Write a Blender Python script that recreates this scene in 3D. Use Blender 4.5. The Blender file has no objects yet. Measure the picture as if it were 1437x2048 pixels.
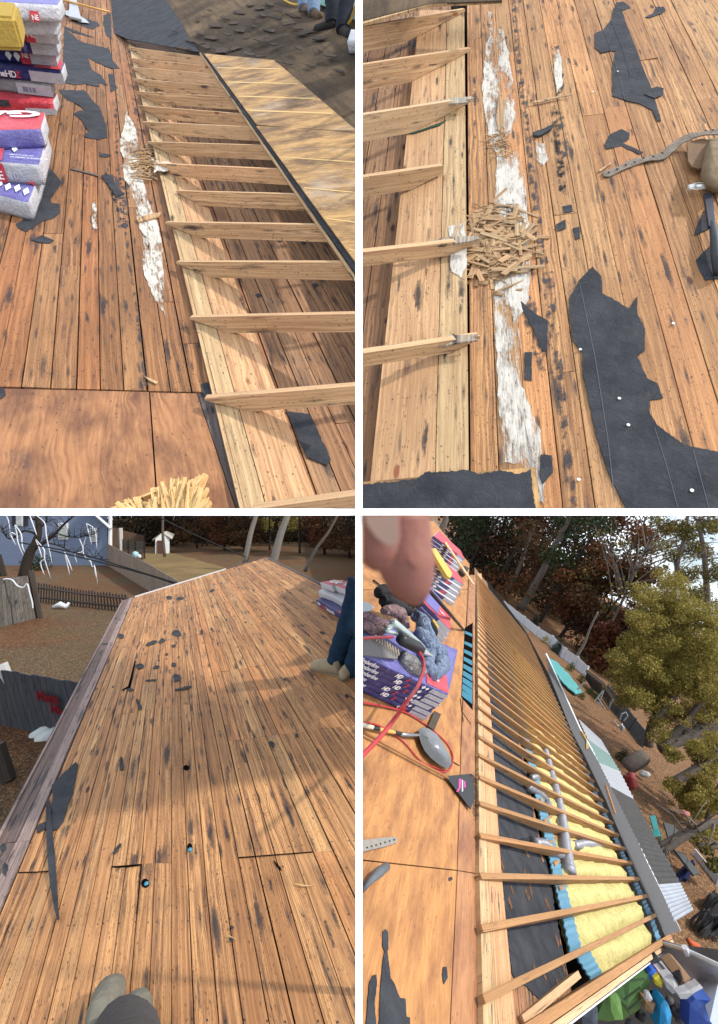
import bpy, bmesh, math, random
from mathutils import Vector, Matrix, noise
random.seed(7)
S = bpy.context.scene
COL = S.collection
# ------------------------------------------------------------------ camera, sky, sun, exposure
F = 1000.0
CX, CY = 718.5, 1024.0
cam = bpy.data.cameras.new("Camera")
cam.sensor_fit = 'VERTICAL'; cam.sensor_height = 36.0
cam.lens = F / 2048.0 * 36.0
cam.dof.use_dof = True; cam.dof.focus_distance = 4.0; cam.dof.aperture_fstop = 13
cam.clip_start = 0.01; cam.clip_end = 600
co = bpy.data.objects.new("Camera", cam); COL.objects.link(co)
co.location = (0, 0, 0); co.rotation_euler = (math.radians(90), 0, 0)
S.camera = co
SUN = Vector((0.72, -0.22, 0.66)).normalized()
BRUP = Vector((0.556, -0.13, 1.0)).normalized()
w = bpy.data.worlds.new("World"); S.world = w; w.use_nodes = True
nt = w.node_tree; nt.nodes.clear()
wo = nt.nodes.new('ShaderNodeOutputWorld'); bg = nt.nodes.new('ShaderNodeBackground')
sky = nt.nodes.new('ShaderNodeTexSky'); sky.sky_type = 'NISHITA'; sky.sun_disc = False
sky.sun_elevation = math.asin(SUN.z); sky.sun_rotation = math.atan2(SUN.x, SUN.y)
sky.air_density = 1.0; sky.dust_density = 2.0
tc = nt.nodes.new('ShaderNodeTexCoord'); mp = nt.nodes.new('ShaderNodeMapping'); mp.vector_type = 'POINT'
q = BRUP.rotation_difference(Vector((0, 0, 1)))
mp.inputs['Rotation'].default_value = q.to_euler()
nt.links.new(tc.outputs['Generated'], mp.inputs['Vector'])
nt.links.new(mp.outputs['Vector'], sky.inputs['Vector'])
nz = nt.nodes.new('ShaderNodeTexNoise'); nz.inputs['Scale'].default_value = 5.0; nz.inputs['Detail'].default_value = 8
nt.links.new(mp.outputs['Vector'], nz.inputs['Vector'])
cr = nt.nodes.new('ShaderNodeValToRGB'); cr.color_ramp.elements[0].position = .36; cr.color_ramp.elements[1].position = .56
nt.links.new(nz.outputs['Fac'], cr.inputs['Fac'])
mx = nt.nodes.new('ShaderNodeMix'); mx.data_type = 'RGBA'
nt.links.new(cr.outputs['Color'], mx.inputs[0]); nt.links.new(sky.outputs['Color'], mx.inputs[6])
mx.inputs[7].default_value = (9, 9.6, 10.5, 1)
nt.links.new(mx.outputs[2], bg.inputs['Color']); bg.inputs['Strength'].default_value = 0.15
nt.links.new(bg.outputs[0], wo.inputs[0])
sl = bpy.data.lights.new("Sun", 'SUN'); sl.energy = 3.3; sl.angle = math.radians(2.5); sl.color = (1, .94, .85)
so = bpy.data.objects.new("Sun", sl); COL.objects.link(so)
so.rotation_euler = SUN.to_track_quat('Z', 'Y').to_euler()
S.view_settings.view_transform = 'Standard'; S.view_settings.look = 'None'
S.view_settings.exposure = 0.36; S.view_settings.gamma = 1.0
S.cycles.max_bounces = 5; S.cycles.diffuse_bounces = 3; S.cycles.transparent_max_bounces = 12
S.cycles.use_denoising = True

# ------------------------------------------------------------------ frames: roofs seen by their vanishing points
def ray(x, y): return Vector(((x - CX) / F, 1.0, -(y - CY) / F))
def at(x, y, Y): return ray(x, y) * Y
class Plane:
    """a real plane in the scene: normal n, point; u = along the boards, w = across them"""
    def __init__(s, n, p, u=None, w=None):
        s.n = n.normalized(); s.d = s.n.dot(p)
        s.u = u; s.w = w; s.o = s.n * s.d
        if u is not None:
            s.M = Matrix((u, w, s.n)).transposed().inverted()
    def pt(s, x, y, c=0.0):
        r = ray(x, y); return r * ((s.d + c) / s.n.dot(r))
    def up(s, P, c): return P + s.n * c
    def abc(s, P): return s.M @ (P - s.o)
    def ab(s, x, y, c=0.0):
        v = s.abc(s.pt(x, y, c)); return v.x, v.y
    def P(s, a, b, c=0.0): return s.o + s.u * a + s.w * b + s.n * c
def frame(v1, v2, h):
    u = ray(*v1).normalized(); w_ = ray(*v2).normalized()
    if w_.x < 0: w_ = -w_
    n = u.cross(w_).normalized()
    if n.z < 0: n = -n
    return Plane(n, -n * h, u, w_)
TL = frame((187, -240), (4100, 510), 1.75)
TR = frame((928, -830), (-11700, 2062), 2.1)
BL = frame((345, 1012), (-3605, 2000), 1.6)
BR = frame((945, 1020), (1455, 1760), 1.3)
GL = Plane(Vector((0, 0.0, 1)), Vector((0, 0, -4.6)), Vector((0, 1, 0)), Vector((1, 0, 0)))      # yard, lower left
_u = (ray(945, 1020) - BRUP * ray(945, 1020).dot(BRUP)).normalized()
GR = Plane(BRUP, -BRUP * 5.2, _u, _u.cross(BRUP).normalized())                                   # yard, lower right
HW = 0.0115

# ------------------------------------------------------------------ objects
def wl(o):
    v = Vector(o.location); p = o.parent
    while p: v += Vector(p.location); p = p.parent
    return v
def tag(o, label=None, cat=None, group=None, kind=None):
    if label: o['label'] = label
    if cat: o['category'] = cat
    if group: o['group'] = group
    if kind: o['kind'] = kind
    return o
def thing(name, label, cat, loc, group=None, kind=None):
    o = bpy.data.objects.new(name, None); o.empty_display_size = .1; COL.objects.link(o)
    o.location = loc; return tag(o, label, cat, group, kind)
def mk(name, V, Fc, mat, parent=None, uv=None, rnd=None, smooth=False, base=None, mi=None):
    """one mesh object from world-space vertices; its origin sits on its parent's (or on base)"""
    if parent: org = wl(parent)
    else:
        org = Vector(base) if base is not None else sum(V, Vector()) / len(V)
    me = bpy.data.meshes.new(name)
    me.from_pydata([tuple(v - org) for v in V], [], Fc)
    for m in (mat if isinstance(mat, (list, tuple)) else [mat]): me.materials.append(m)
    if uv:
        l = me.uv_layers.new(name='UVMap')
        for lp in me.loops: l.data[lp.index].uv = uv[lp.vertex_index]
    if rnd:
        at_ = me.color_attributes.new('rnd', 'FLOAT_COLOR', 'POINT')
        for i, c in enumerate(rnd): at_.data[i].color = (c[0], c[1], c[2], 1)
    if mi:
        for i, p in enumerate(me.polygons): p.material_index = mi[i]
    if smooth:
        for p in me.polygons: p.use_smooth = True
    me.update()
    o = bpy.data.objects.new(name, me); COL.objects.link(o)
    if parent: o.parent = parent
    else: o.location = org
    return o
class MB:
    def __init__(s): s.V = []; s.F = []; s.uv = []; s.rnd = []; s.mi = []
    def add(s, V, Fc, uv=None, rnd=(.5, .5, .5), mi=0):
        k = len(s.V); s.V += V; s.F += [tuple(i + k for i in f) for f in Fc]
        s.uv += uv if uv else [(0, 0)] * len(V); s.rnd += [rnd] * len(V); s.mi += [mi] * len(Fc)
    def hexa(s, q, n, th, uv=None, rnd=(.5, .5, .5), mi=0):
        """quad q (4 points, top) extruded by -n*th"""
        s.add(list(q) + [p - n * th for p in q], HEX, (uv + uv) if uv else None, rnd, mi)
    def build(s, name, mat, parent=None, smooth=False, base=None):
        return mk(name, s.V, s.F, mat, parent, s.uv, s.rnd, smooth, base, s.mi if isinstance(mat, (list, tuple)) else None)
HEX = [(0, 1, 2, 3), (7, 6, 5, 4), (0, 4, 5, 1), (1, 5, 6, 2), (2, 6, 7, 3), (3, 7, 4, 0)]
def tube(mb, pts, r, seg=8, mi=0, cap=True, rnd=(.5, .5, .5)):
    n = len(pts); rs = r if isinstance(r, (list, tuple)) else [r] * n
    V = []; Fc = []; prev = None; L = 0; uv = []
    for i, p in enumerate(pts):
        d = (pts[min(i + 1, n - 1)] - pts[max(i - 1, 0)])
        d = d.normalized() if d.length > 1e-9 else Vector((0, 0, 1))
        if prev is None:
            a = d.cross(Vector((0, 0, 1)));
            if a.length < .1: a = d.cross(Vector((1, 0, 0)))
        else: a = prev - d * prev.dot(d)
        a.normalize(); prev = a; b = d.cross(a)
        if i: L += (p - pts[i - 1]).length
        for k in range(seg):
            t = 2 * math.pi * k / seg
            V.append(p + (a * math.cos(t) + b * math.sin(t)) * rs[i]); uv.append((L, k / seg * 2 * math.pi * max(rs[i], .01)))
    for i in range(n - 1):
        for k in range(seg):
            k2 = (k + 1) % seg
            Fc.append((i * seg + k, i * seg + k2, (i + 1) * seg + k2, (i + 1) * seg + k))
    if cap:
        Fc.append(tuple(range(seg - 1, -1, -1))); Fc.append(tuple((n - 1) * seg + k for k in range(seg)))
    mb.add(V, Fc, uv, rnd, mi)
def smoothpts(P, k=6):
    out = []
    for i in range(len(P) - 1):
        p0 = P[max(i - 1, 0)]; p1 = P[i]; p2 = P[i + 1]; p3 = P[min(i + 2, len(P) - 1)]
        for j in range(k):
            t = j / k
            out.append(.5 * ((2 * p1) + (p2 - p0) * t + (2 * p0 - 5 * p1 + 4 * p2 - p3) * t * t + (3 * p1 - p0 - 3 * p2 + p3) * t ** 3))
    out.append(P[-1]); return out
def cut(o, pts_n):
    """trim a mesh with planes (point, normal): what lies on the normal's side goes"""
    bm = bmesh.new(); bm.from_mesh(o.data); org = wl(o)
    for p, n in pts_n:
        r = bmesh.ops.bisect_plane(bm, geom=bm.verts[:] + bm.edges[:] + bm.faces[:], plane_co=p - org, plane_no=n, clear_outer=True, dist=1e-5)
        ed = [e for e in r['geom_cut'] if isinstance(e, bmesh.types.BMEdge)]
        if ed: bmesh.ops.holes_fill(bm, edges=ed, sides=0)
    bm.to_mesh(o.data); bm.free(); return o
def pline(fr, A, B, keep):
    """cutting plane standing on the roof along the line A-B; keeps the side of pixel keep"""
    a, b, k = fr.pt(*A), fr.pt(*B), fr.pt(*keep)
    n = (b - a).cross(fr.n).normalized()
    if n.dot(k - a) > 0: n = -n
    return (a, n)
PX0 = (Vector((-HW, 0, 0)), Vector((1, 0, 0))); PX1 = (Vector((HW, 0, 0)), Vector((-1, 0, 0)))
PZ0 = (Vector((0, 0, HW)), Vector((0, 0, -1))); PZ1 = (Vector((0, 0, -HW)), Vector((0, 0, 1)))

# ------------------------------------------------------------------ materials
class NB:
    def __init__(s, name):
        s.m = bpy.data.materials.new(name); s.m.use_nodes = True; s.t = s.m.node_tree; s.t.nodes.clear()
        s.out = s.t.nodes.new('ShaderNodeOutputMaterial'); s.b = s.t.nodes.new('ShaderNodeBsdfPrincipled')
        s.t.links.new(s.b.outputs[0], s.out.inputs[0])
    def L(s, a, b): s.t.links.new(a, b)
    def set(s, sock, v):
        if hasattr(v, 'is_linked'): s.t.links.new(v, sock)
        elif isinstance(v, (int, float)): 
            try: sock.default_value = v
            except TypeError: sock.default_value = (v, v, v)
        else:
            v = tuple(v)
            try: sock.default_value = v if len(v) == len(sock.default_value) else (v + (1,))
            except TypeError: sock.default_value = v[0]
    def coord(s, kind='UV'):
        n = s.t.nodes.new('ShaderNodeTexCoord'); return n.outputs[kind]
    def attr(s, name='rnd'):
        n = s.t.nodes.new('ShaderNodeAttribute'); n.attribute_name = name
        sp = s.t.nodes.new('ShaderNodeSeparateColor'); s.L(n.outputs['Color'], sp.inputs[0]); return sp.outputs
    def sep(s, v):
        n = s.t.nodes.new('ShaderNodeSeparateXYZ'); s.L(v, n.inputs[0]); return n.outputs
    def comb(s, x, y, z=0):
        n = s.t.nodes.new('ShaderNodeCombineXYZ'); s.set(n.inputs[0], x); s.set(n.inputs[1], y); s.set(n.inputs[2], z); return n.outputs[0]
    def ma(s, op, a, b=0.0, c=0.0, clamp=False):
        n = s.t.nodes.new('ShaderNodeMath'); n.operation = op; n.use_clamp = clamp
        s.set(n.inputs[0], a); s.set(n.inputs[1], b); s.set(n.inputs[2], c); return n.outputs[0]
    def noise(s, v, scale=1, detail=4, rough=.55, dist=0):
        n = s.t.nodes.new('ShaderNodeTexNoise'); s.set(n.inputs['Vector'], v); n.inputs['Scale'].default_value = scale
        n.inputs['Detail'].default_value = detail; n.inputs['Roughness'].default_value = rough; n.inputs['Distortion'].default_value = dist
        return n.outputs['Fac']
    def vor(s, v, scale=1, rand=1):
        n = s.t.nodes.new('ShaderNodeTexVoronoi'); s.set(n.inputs['Vector'], v); n.inputs['Scale'].default_value = scale
        n.inputs['Randomness'].default_value = rand
        sp = s.t.nodes.new('ShaderNodeSeparateColor'); s.L(n.outputs['Color'], sp.inputs[0]); return n.outputs['Distance'], sp.outputs
    def ramp(s, v, a, b, x=0.0, y=1.0):
        n = s.t.nodes.new('ShaderNodeMapRange'); n.clamp = True; s.set(n.inputs[0], v)
        s.set(n.inputs[1], a); s.set(n.inputs[2], b); s.set(n.inputs[3], x); s.set(n.inputs[4], y); return n.outputs[0]
    def mix(s, f, a, b, mode='MIX'):
        n = s.t.nodes.new('ShaderNodeMix'); n.data_type = 'RGBA'; n.blend_type = mode
        s.set(n.inputs[0], f); s.set(n.inputs[6], a); s.set(n.inputs[7], b); return n.outputs[2]
    def bump(s, h, st=.3, d=.01):
        n = s.t.nodes.new('ShaderNodeBump'); n.inputs['Strength'].default_value = st; n.inputs['Distance'].default_value = d
        s.L(h, n.inputs['Height']); s.L(n.outputs[0], s.b.inputs['Normal'])
    def fin(s, col, rough=.7, spec=.3, alpha=None, metal=0):
        s.set(s.b.inputs['Base Color'], col); s.set(s.b.inputs['Roughness'], rough); s.b.inputs['Specular IOR Level'].default_value = spec
        s.b.inputs['Metallic'].default_value = metal
        if alpha is not None: s.set(s.b.inputs['Alpha'], alpha)
        return s.m
def flat(name, c, rough=.6, spec=.3, metal=0, var=.25, sc=20, bump=0):
    b = NB(name); v = b.coord('Object'); n = b.noise(v, sc, 5)
    d = tuple(x * (1 - var) for x in c); e = tuple(min(1, x * (1 + var)) for x in c)
    if bump: b.bump(n, bump, .01)
    return b.fin(b.mix(n, d, e), rough, spec, None, metal)
def wood(name, c0, c1, dark, stain=.5, speck=.5, knots=1.0, ring=1.0, rough=.72, st_col=(.018, .02, .026), bump=.35):
    """sawn boards: uv.x runs along the grain in metres, uv.y across; 'rnd' differs from board to board"""
    b = NB(name); R = b.attr(); x, y, _ = b.sep(b.coord('UV'))
    ox = b.ma('ADD', x, b.ma('MULTIPLY', R[0], 37.0)); oy = b.ma('ADD', y, b.ma('MULTIPLY', R[1], 11.0))
    low = b.noise(b.comb(b.ma('MULTIPLY', ox, 1.6), b.ma('MULTIPLY', oy, 9.0)), 1, 2, .5)
    # knots: swirl the grain round them
    kv, kc = b.vor(b.comb(b.ma('MULTIPLY', ox, 1.9), b.ma('MULTIPLY', oy, 5.2)), 1)
    kon = b.ramp(kc[0], .62, .64)
    kd = b.ma('MULTIPLY', kv, 1.0)
    swirl = b.ma('MULTIPLY', b.ramp(kd, .0, .42, 1, 0), kon)
    yy = b.ma('ADD', oy, b.ma('MULTIPLY', low, .045))
    yy = b.ma('ADD', yy, b.ma('MULTIPLY', b.ma('MULTIPLY', swirl, swirl), .022))
    g1 = b.noise(b.comb(b.ma('MULTIPLY', ox, .9), b.ma('MULTIPLY', yy, 62.0)), 1, 5, .62)
    g2 = b.noise(b.comb(b.ma('MULTIPLY', ox, 9.0), b.ma('MULTIPLY', yy, 330.0)), 1, 3, .6)
    rg = b.ma('MULTIPLY', b.ma('SINE', b.ma('MULTIPLY', yy, 900.0)), b.ramp(low, .42, .6))
    grain = b.ma('ADD', b.ma('MULTIPLY', g1, .62), b.ma('ADD', b.ma('MULTIPLY', g2, .22), b.ma('MULTIPLY', rg, .055 * ring)))
    tone = b.ramp(grain, .25, .68)
    col = b.mix(tone, c1, c0)
    col = b.mix(b.ramp(grain, .30, .50, .95, 0), col, dark)
    col = b.mix(b.ma('MULTIPLY', R[2], .5), col, tuple(a * .55 for a in c1))
    col = b.mix(b.ramp(R[1], .6, 1, 0, .3), col, (c0[0], c0[1] * .72, c0[2] * .62))
    col = b.mix(b.ramp(R[0], .65, 1, 0, .25), col, (c0[0] * .82, c0[1] * .95, c0[2] * 1.05))
    big = b.noise(b.comb(b.ma('MULTIPLY', x, .9), b.ma('MULTIPLY', y, 1.4)), 1, 4)
    col = b.mix(b.ramp(big, .42, .7, 0, .45), col, tuple(a * .55 for a in c1))
    # knot heart
    kh = b.ma('MULTIPLY', b.ramp(kd, .06, .10, 1, 0), b.ma('MULTIPLY', kon, knots))
    col = b.mix(kh, col, (dark[0] * .75, dark[1] * .5, dark[2] * .45))
    # blue-black weather streaks and nail smudges
    sn = b.noise(b.comb(b.ma('MULTIPLY', ox, 1.6), b.ma('MULTIPLY', oy, 17.0)), 1, 5, .7)
    col = b.mix(b.ramp(sn, .60 - .10 * stain, .76 - .10 * stain, 0, .9), col, st_col)
    wb = b.ma('SUBTRACT', b.noise(b.comb(b.ma('MULTIPLY', ox, 7.0), b.ma('MULTIPLY', oy, 60.0)), 1, 5, .7), .5)
    wc = b.ma('SUBTRACT', b.noise(b.comb(b.ma('MULTIPLY', oy, 40.0), b.ma('MULTIPLY', ox, 14.0)), 1, 4, .7), .5)
    nv, nc = b.vor(b.comb(b.ma('ADD', b.ma('MULTIPLY', ox, 3.6), wc), b.ma('ADD', b.ma('MULTIPLY', oy, 24.0), b.ma('MULTIPLY', wb, 1.1))), 1)
    ns = b.ma('MULTIPLY', b.ramp(b.ma('MULTIPLY', nv, b.ma('ADD', .55, b.ma('MULTIPLY', nc[0], 1.6))), .0, .46, 1, 0), b.ramp(nc[1], .90 - .45 * stain, .95 - .45 * stain))
    ns = b.ma('MULTIPLY', ns, b.ma('ADD', .45, b.ma('MULTIPLY', g1, 1.1)))
    col = b.mix(b.ramp(ns, .05, .62, 0, .88), col, st_col)
    pv, pc = b.vor(b.comb(b.ma('ADD', b.ma('MULTIPLY', ox, 30.0), b.ma('MULTIPLY', wb, 1.6)), b.ma('ADD', b.ma('MULTIPLY', oy, 75.0), b.ma('MULTIPLY', wc, 2.4))), 1)
    pn = b.ma('MULTIPLY', b.ramp(pv, .10, .3, 1, 0), b.ramp(pc[2], .80 - .45 * speck, .82 - .45 * speck))
    pn = b.ma('MULTIPLY', pn, b.ramp(b.noise(b.comb(ox, b.ma('MULTIPLY', oy, 3.0)), 6, 4), .42, .56))
    fg = b.noise(b.comb(b.ma('MULTIPLY', ox, 55.0), b.ma('MULTIPLY', oy, 210.0)), 1, 3, .75)
    fm = b.noise(b.comb(b.ma('MULTIPLY', ox, 3.0), b.ma('MULTIPLY', oy, 14.0)), 1, 4, .6)
    fs = b.ma('MULTIPLY', b.ramp(fg, .56, .66), b.ramp(fm, .40, .60, .1, 1))
    col = b.mix(b.ma('MULTIPLY', fs, .75 * speck), col, tuple(a * .25 for a in c1))
    col = b.mix(b.ma('MULTIPLY', pn, .9), col, (.022, .016, .014))
    dx = b.ma('MULTIPLY', b.ma('ABSOLUTE', b.ma('SUBTRACT', b.ma('FRACT', b.ma('MULTIPLY', b.ma('ADD', x, b.ma('MULTIPLY', wb, .03)), 2.45)), .5)), .408)
    dy = b.ma('MULTIPLY', b.ma('ABSOLUTE', b.ma('SUBTRACT', b.ma('FRACT', b.ma('MULTIPLY', oy, 13.0)), .5)), .077)
    r2 = b.ma('ADD', b.ma('POWER', b.ma('DIVIDE', dx, .075), 2.0), b.ma('POWER', b.ma('DIVIDE', dy, .011), 2.0))
    rn = b.noise(b.comb(b.ma('MULTIPLY', ox, 2.0), b.ma('MULTIPLY', oy, 9.0)), 1, 2)
    sm = b.ma('MULTIPLY', b.ramp(r2, 0, 1, 1, 0), b.ramp(rn, .47, .60))
    col = b.mix(b.ma('MULTIPLY', sm, min(.9, 1.3 * stain + .25)), col, st_col)
    rd = b.ma('ADD', b.ma('POWER', b.ma('DIVIDE', dx, .0052), 2.0), b.ma('POWER', b.ma('DIVIDE', dy, .0048), 2.0))
    col = b.mix(b.ramp(rd, .6, 1, .9, 0), col, (.03, .024, .022))
    hh = b.ma('SUBTRACT', grain, b.ma('MULTIPLY', b.ma('ADD', pn, kh), .6)); b.bump(hh, bump, .004)
    return b.fin(col, rough, .25)
def plymat(name, c0, c1, dark, rough=.6, swirl=1.0, dirt=.4, mould=False):
    b = NB(name); x, y, _ = b.sep(b.coord('UV')); R = b.attr()
    low = b.noise(b.comb(b.ma('MULTIPLY', x, 1.3), b.ma('MULTIPLY', y, 3.2)), 1, 3, .5)
    kv, kc = b.vor(b.comb(b.ma('MULTIPLY', x, 2.4), b.ma('MULTIPLY', y, 4.4)), 1)
    on = b.ramp(kc[0], .6, .62)
    sw = b.ma('MULTIPLY', b.ramp(kv, 0, .4, 1, 0), on)
    yy = b.ma('ADD', y, b.ma('ADD', b.ma('MULTIPLY', low, .16 * swirl), b.ma('MULTIPLY', b.ma('MULTIPLY', sw, sw), .07)))
    rg = b.ma('SINE', b.ma('MULTIPLY', yy, 210.0))
    g = b.noise(b.comb(b.ma('MULTIPLY', x, 3.0), b.ma('MULTIPLY', yy, 60.0)), 1, 5, .65)
    t = b.ma('ADD', b.ma('MULTIPLY', rg, b.ma('ADD', .025, b.ma('MULTIPLY', sw, .16))), g)
    col = b.mix(b.ramp(t, .34, .64), c1, c0)
    bl = b.noise(b.comb(b.ma('MULTIPLY', x, 1.0), b.ma('MULTIPLY', y, 2.2)), 2.2, 7, .68)
    col = b.mix(b.ramp(bl, .42, .64, 0, .8), col, dark)
    st = b.noise(b.comb(b.ma('MULTIPLY', x, 1.2), b.ma('MULTIPLY', y, 3.0)), 1.6, 6, .7)
    col = b.mix(b.ramp(st, .6, .74, 0, dirt), col, (.05, .035, .035))
    col = b.mix(b.ma('MULTIPLY', b.ramp(kv, .03, .07, 1, 0), on), col, tuple(a * .35 for a in dark))
    if mould:
        mo = b.noise(b.comb(b.ma('ADD', x, 4.0), y), 1.5, 7, .72); col = b.mix(b.ramp(mo, .54, .68, 0, .55), col, (.40, .36, .31)); d2 = b.noise(b.comb(b.ma('ADD', x, 9.0), b.ma('MULTIPLY', y, 2.0)), 2.0, 6, .7); col = b.mix(b.ramp(d2, .46, .64, 0, .8), col, (.11, .062, .035))
    pv, pc = b.vor(b.comb(b.ma('MULTIPLY', x, 22.0), b.ma('MULTIPLY', y, 40.0)), 1)
    pn = b.ma('MULTIPLY', b.ramp(b.ma('ADD', pv, b.ma('MULTIPLY', g, .3)), .2, .4, 1, 0), b.ramp(pc[1], .72, .74))
    col = b.mix(b.ma('MULTIPLY', pn, .8), col, (.03, .02, .018))
    b.bump(b.ma('SUBTRACT', t, pn), .25, .004)
    return b.fin(col, rough, .3)
W_TL = wood('old_planks_brown', (.52, .26, .11), (.27, .118, .048), (.06, .028, .018), .42, 1.5)
W_FL = wood('old_planks_in_pit', (.48, .27, .14), (.30, .155, .075), (.10, .05, .03), .5, .7)
W_TR = wood('old_planks_orange', (.77, .44, .19), (.43, .205, .085), (.11, .048, .027), .45, 1.6)
W_BL = wood('old_planks_sunny', (.90, .50, .205), (.48, .21, .082), (.10, .042, .025), .55, 1.5, 1.3)
W_HD = wood('new_lumber', (.70, .45, .24), (.54, .31, .15), (.30, .14, .07), .25, .5, .9, .6)
W_HD2 = wood('pale_lumber', (.70, .52, .29), (.54, .36, .18), (.30, .17, .09), .3, .45, .6, .6)
W_RF = wood('rafter_lumber', (.86, .62, .37), (.66, .42, .22), (.34, .17, .085), .22, .7, 1.0, .6)
W_RB = wood('rafter_lumber_gold', (.54, .32, .135), (.39, .20, .08), (.20, .09, .04), .10, .5, .8, .5)
W_GR = wood('grey_weathered', (.20, .16, .145), (.12, .095, .085), (.05, .04, .037), .5, .4, .3)
PLY = plymat('old_plywood_red', (.40, .195, .085), (.25, .108, .048), (.09, .036, .022), .6, 1.3, .95)
PLY_BR = plymat('old_plywood_orange', (.47, .235, .08), (.36, .155, .048), (.20, .08, .032), .62, 1.3, .6)
PLY_UP = plymat('plywood_underside', (.60, .37, .14), (.38, .205, .08), (.10, .055, .034), .7, .6, .95, True)
def feltmat():
    b = NB('roofing_felt'); v = b.coord('Object'); n = b.noise(v, 260, 3, .8); m = b.noise(v, 5, 5, .6)
    col = b.mix(b.ramp(m, .35, .65), (.026, .029, .037), (.052, .055, .064)); col = b.mix(b.ramp(n, .60, .78, 0, .5), col, (.17, .165, .16)); k = b.noise(v, 22, 7, .75); col = b.mix(b.ramp(k, .56, .70, 0, .45), col, (.10, .095, .09)); col = b.mix(b.ramp(k, .30, .40, .5, 0), col, (.012, .013, .016))
    b.bump(b.noise(v, 9, 8, .75, .6), .9, .03); return b.fin(col, .82, .2)
FELT = feltmat()
def stainmat(name, c0, c1, thr=.47, sc=9, soft=.08, stretch=4.0, rk=.30, nw=.75):
    b = NB(name); x, y, _ = b.sep(b.coord('UV')); R = b.attr()
    n = b.noise(b.comb(b.ma('MULTIPLY', x, 1.0 / stretch * 3), y, 0), sc, 8, .72)
    f = b.noise(b.comb(b.ma('MULTIPLY', x, 8.0), b.ma('MULTIPLY', y, 90.0)), 1, 5, .7)
    a = b.ma('ADD', b.ma('ADD', b.ma('MULTIPLY', n, nw), b.ma('MULTIPLY', f, 1.05 - nw)), b.ma('MULTIPLY', R[0], rk))
    al = b.ramp(a, thr + .38, thr + .38 + soft)
    b.bump(n, .6, .006)
    g = b.noise(b.comb(b.ma('MULTIPLY', x, 5.0), b.ma('MULTIPLY', y, 22.0)), 4, 6, .75)
    c1 = b.mix(b.ramp(b.noise(b.comb(x, b.ma('MULTIPLY', y, 4.0)), 7, 5, .7), .4, .6), c1, tuple(a * 1.35 for a in c1))
    g2 = b.ma('ADD', b.ma('MULTIPLY', g, .6), b.ma('MULTIPLY', f, .4))
    return b.fin(b.mix(b.ramp(g2, .36, .46), c0, c1), .9, .15, al)
MOULD = stainmat('white_mould', (.13, .09, .06), (.45, .42, .37), .375, 5.5, .09, 9.0, .30, .80)
TAR = stainmat('black_tar_smear', (.02, .021, .026), (.05, .05, .057), .43, 14)
def shinglefield():
    b = NB('worn_granule_roofing'); v = b.coord('Object'); m = b.noise(v, .7, 6, .6); g = b.noise(v, 150, 2, .9)
    x, y, _ = b.sep(b.coord('UV'))
    st = b.noise(b.comb(b.ma('MULTIPLY', x, .5), b.ma('MULTIPLY', y, 5)), 1, 5, .7)
    col = b.mix(b.ramp(m, .38, .62), (.055, .042, .033), (.25, .175, .105)); col = b.mix(b.ramp(st, .42, .62, 0, .7), col, (.05, .04, .036))
    col = b.mix(b.ramp(g, .5, .72, 0, .6), col, (.33, .25, .16)); b.bump(b.ma('ADD', g, b.ma('MULTIPLY', b.noise(v, 12, 6, .7), 2.0)), .9, .02); return b.fin(col, .95, .1)
SHF = shinglefield()
WHITE = flat('white_paint', (.86, .86, .86), .5, .3, 0, .015)

# ------------------------------------------------------------------ builders on a roof plane
def seams(fr, xs, row, lo, hi, c=0.0):
    """board edges (offset across the roof) from where the joints cross a picture row; spread to lo..hi"""
    B = [fr.ab(x, row, c)[1] for x in xs]; wd = (B[-1] - B[0]) / (len(B) - 1)
    while B[0] > lo: B.insert(0, B[0] - wd)
    while B[-1] < hi: B.append(B[-1] + wd)
    return B
def boards(fr, B, a0, a1, mat, name, parent, gap=.0048, th=.02, joints=None, c=0.0, seed=1, jl=(1.2, 3.2), lift=.0018):
    rg = random.Random(seed); mb = MB()
    for i in range(len(B) - 1):
        b0, b1 = B[i] + gap * rg.uniform(.3, 1.2), B[i + 1] - gap * rg.uniform(.3, 1.2)
        js = [a0]; a = a0 + rg.uniform(.2, jl[1])
        if joints: js += [j for j in joints(i) if a0 < j < a1]
        else:
            while a < a1: js.append(a); a += rg.uniform(*jl)
        js.append(a1); js.sort()
        for k in range(len(js) - 1):
            p, q_ = js[k] + .0015, js[k + 1] - .0015
            r = (rg.random(), rg.random(), rg.random() ** 1.5)
            n = max(1, int((q_ - p) / .5)); V = []; uv = []; Fc = []
            hs = [[rg.gauss(0, lift), rg.gauss(0, lift)] for _ in range(n + 1)]
            for m in range(n + 1):
                aa = p + (q_ - p) * m / n
                for bb, hh in ((b0, hs[m][0]), (b1, hs[m][1])):
                    V += [fr.P(aa, bb, c + hh), fr.P(aa, bb, c - th)]; uv += [(aa, bb), (aa, bb + .02)]
            for m in range(n):
                s_ = m * 4; t_ = s_ + 4
                Fc += [(s_, s_ + 2, t_ + 2, t_), (s_ + 1, t_ + 1, t_ + 3, s_ + 3), (s_, t_, t_ + 1, s_ + 1), (s_ + 2, s_ + 3, t_ + 3, t_ + 2)]
            e = n * 4; Fc += [(0, 1, 3, 2), (e, e + 2, e + 3, e + 1)]
            mb.add(V, Fc, uv, r)
    return mb.build(name, mat, parent)
def jagged(poly, amp, step=6.0, seed=0):
    rg = random.Random(seed); out = []
    for i, (x, y) in enumerate(poly):
        X, Y = poly[(i + 1) % len(poly)]; L = math.hypot(X - x, Y - y); n = max(1, int(L / step))
        for k in range(n):
            t = k / n; j = amp if k else amp * .3
            out.append((x + (X - x) * t + rg.uniform(-j, j), y + (Y - y) * t + rg.uniform(-j, j)))
    return out
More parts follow.
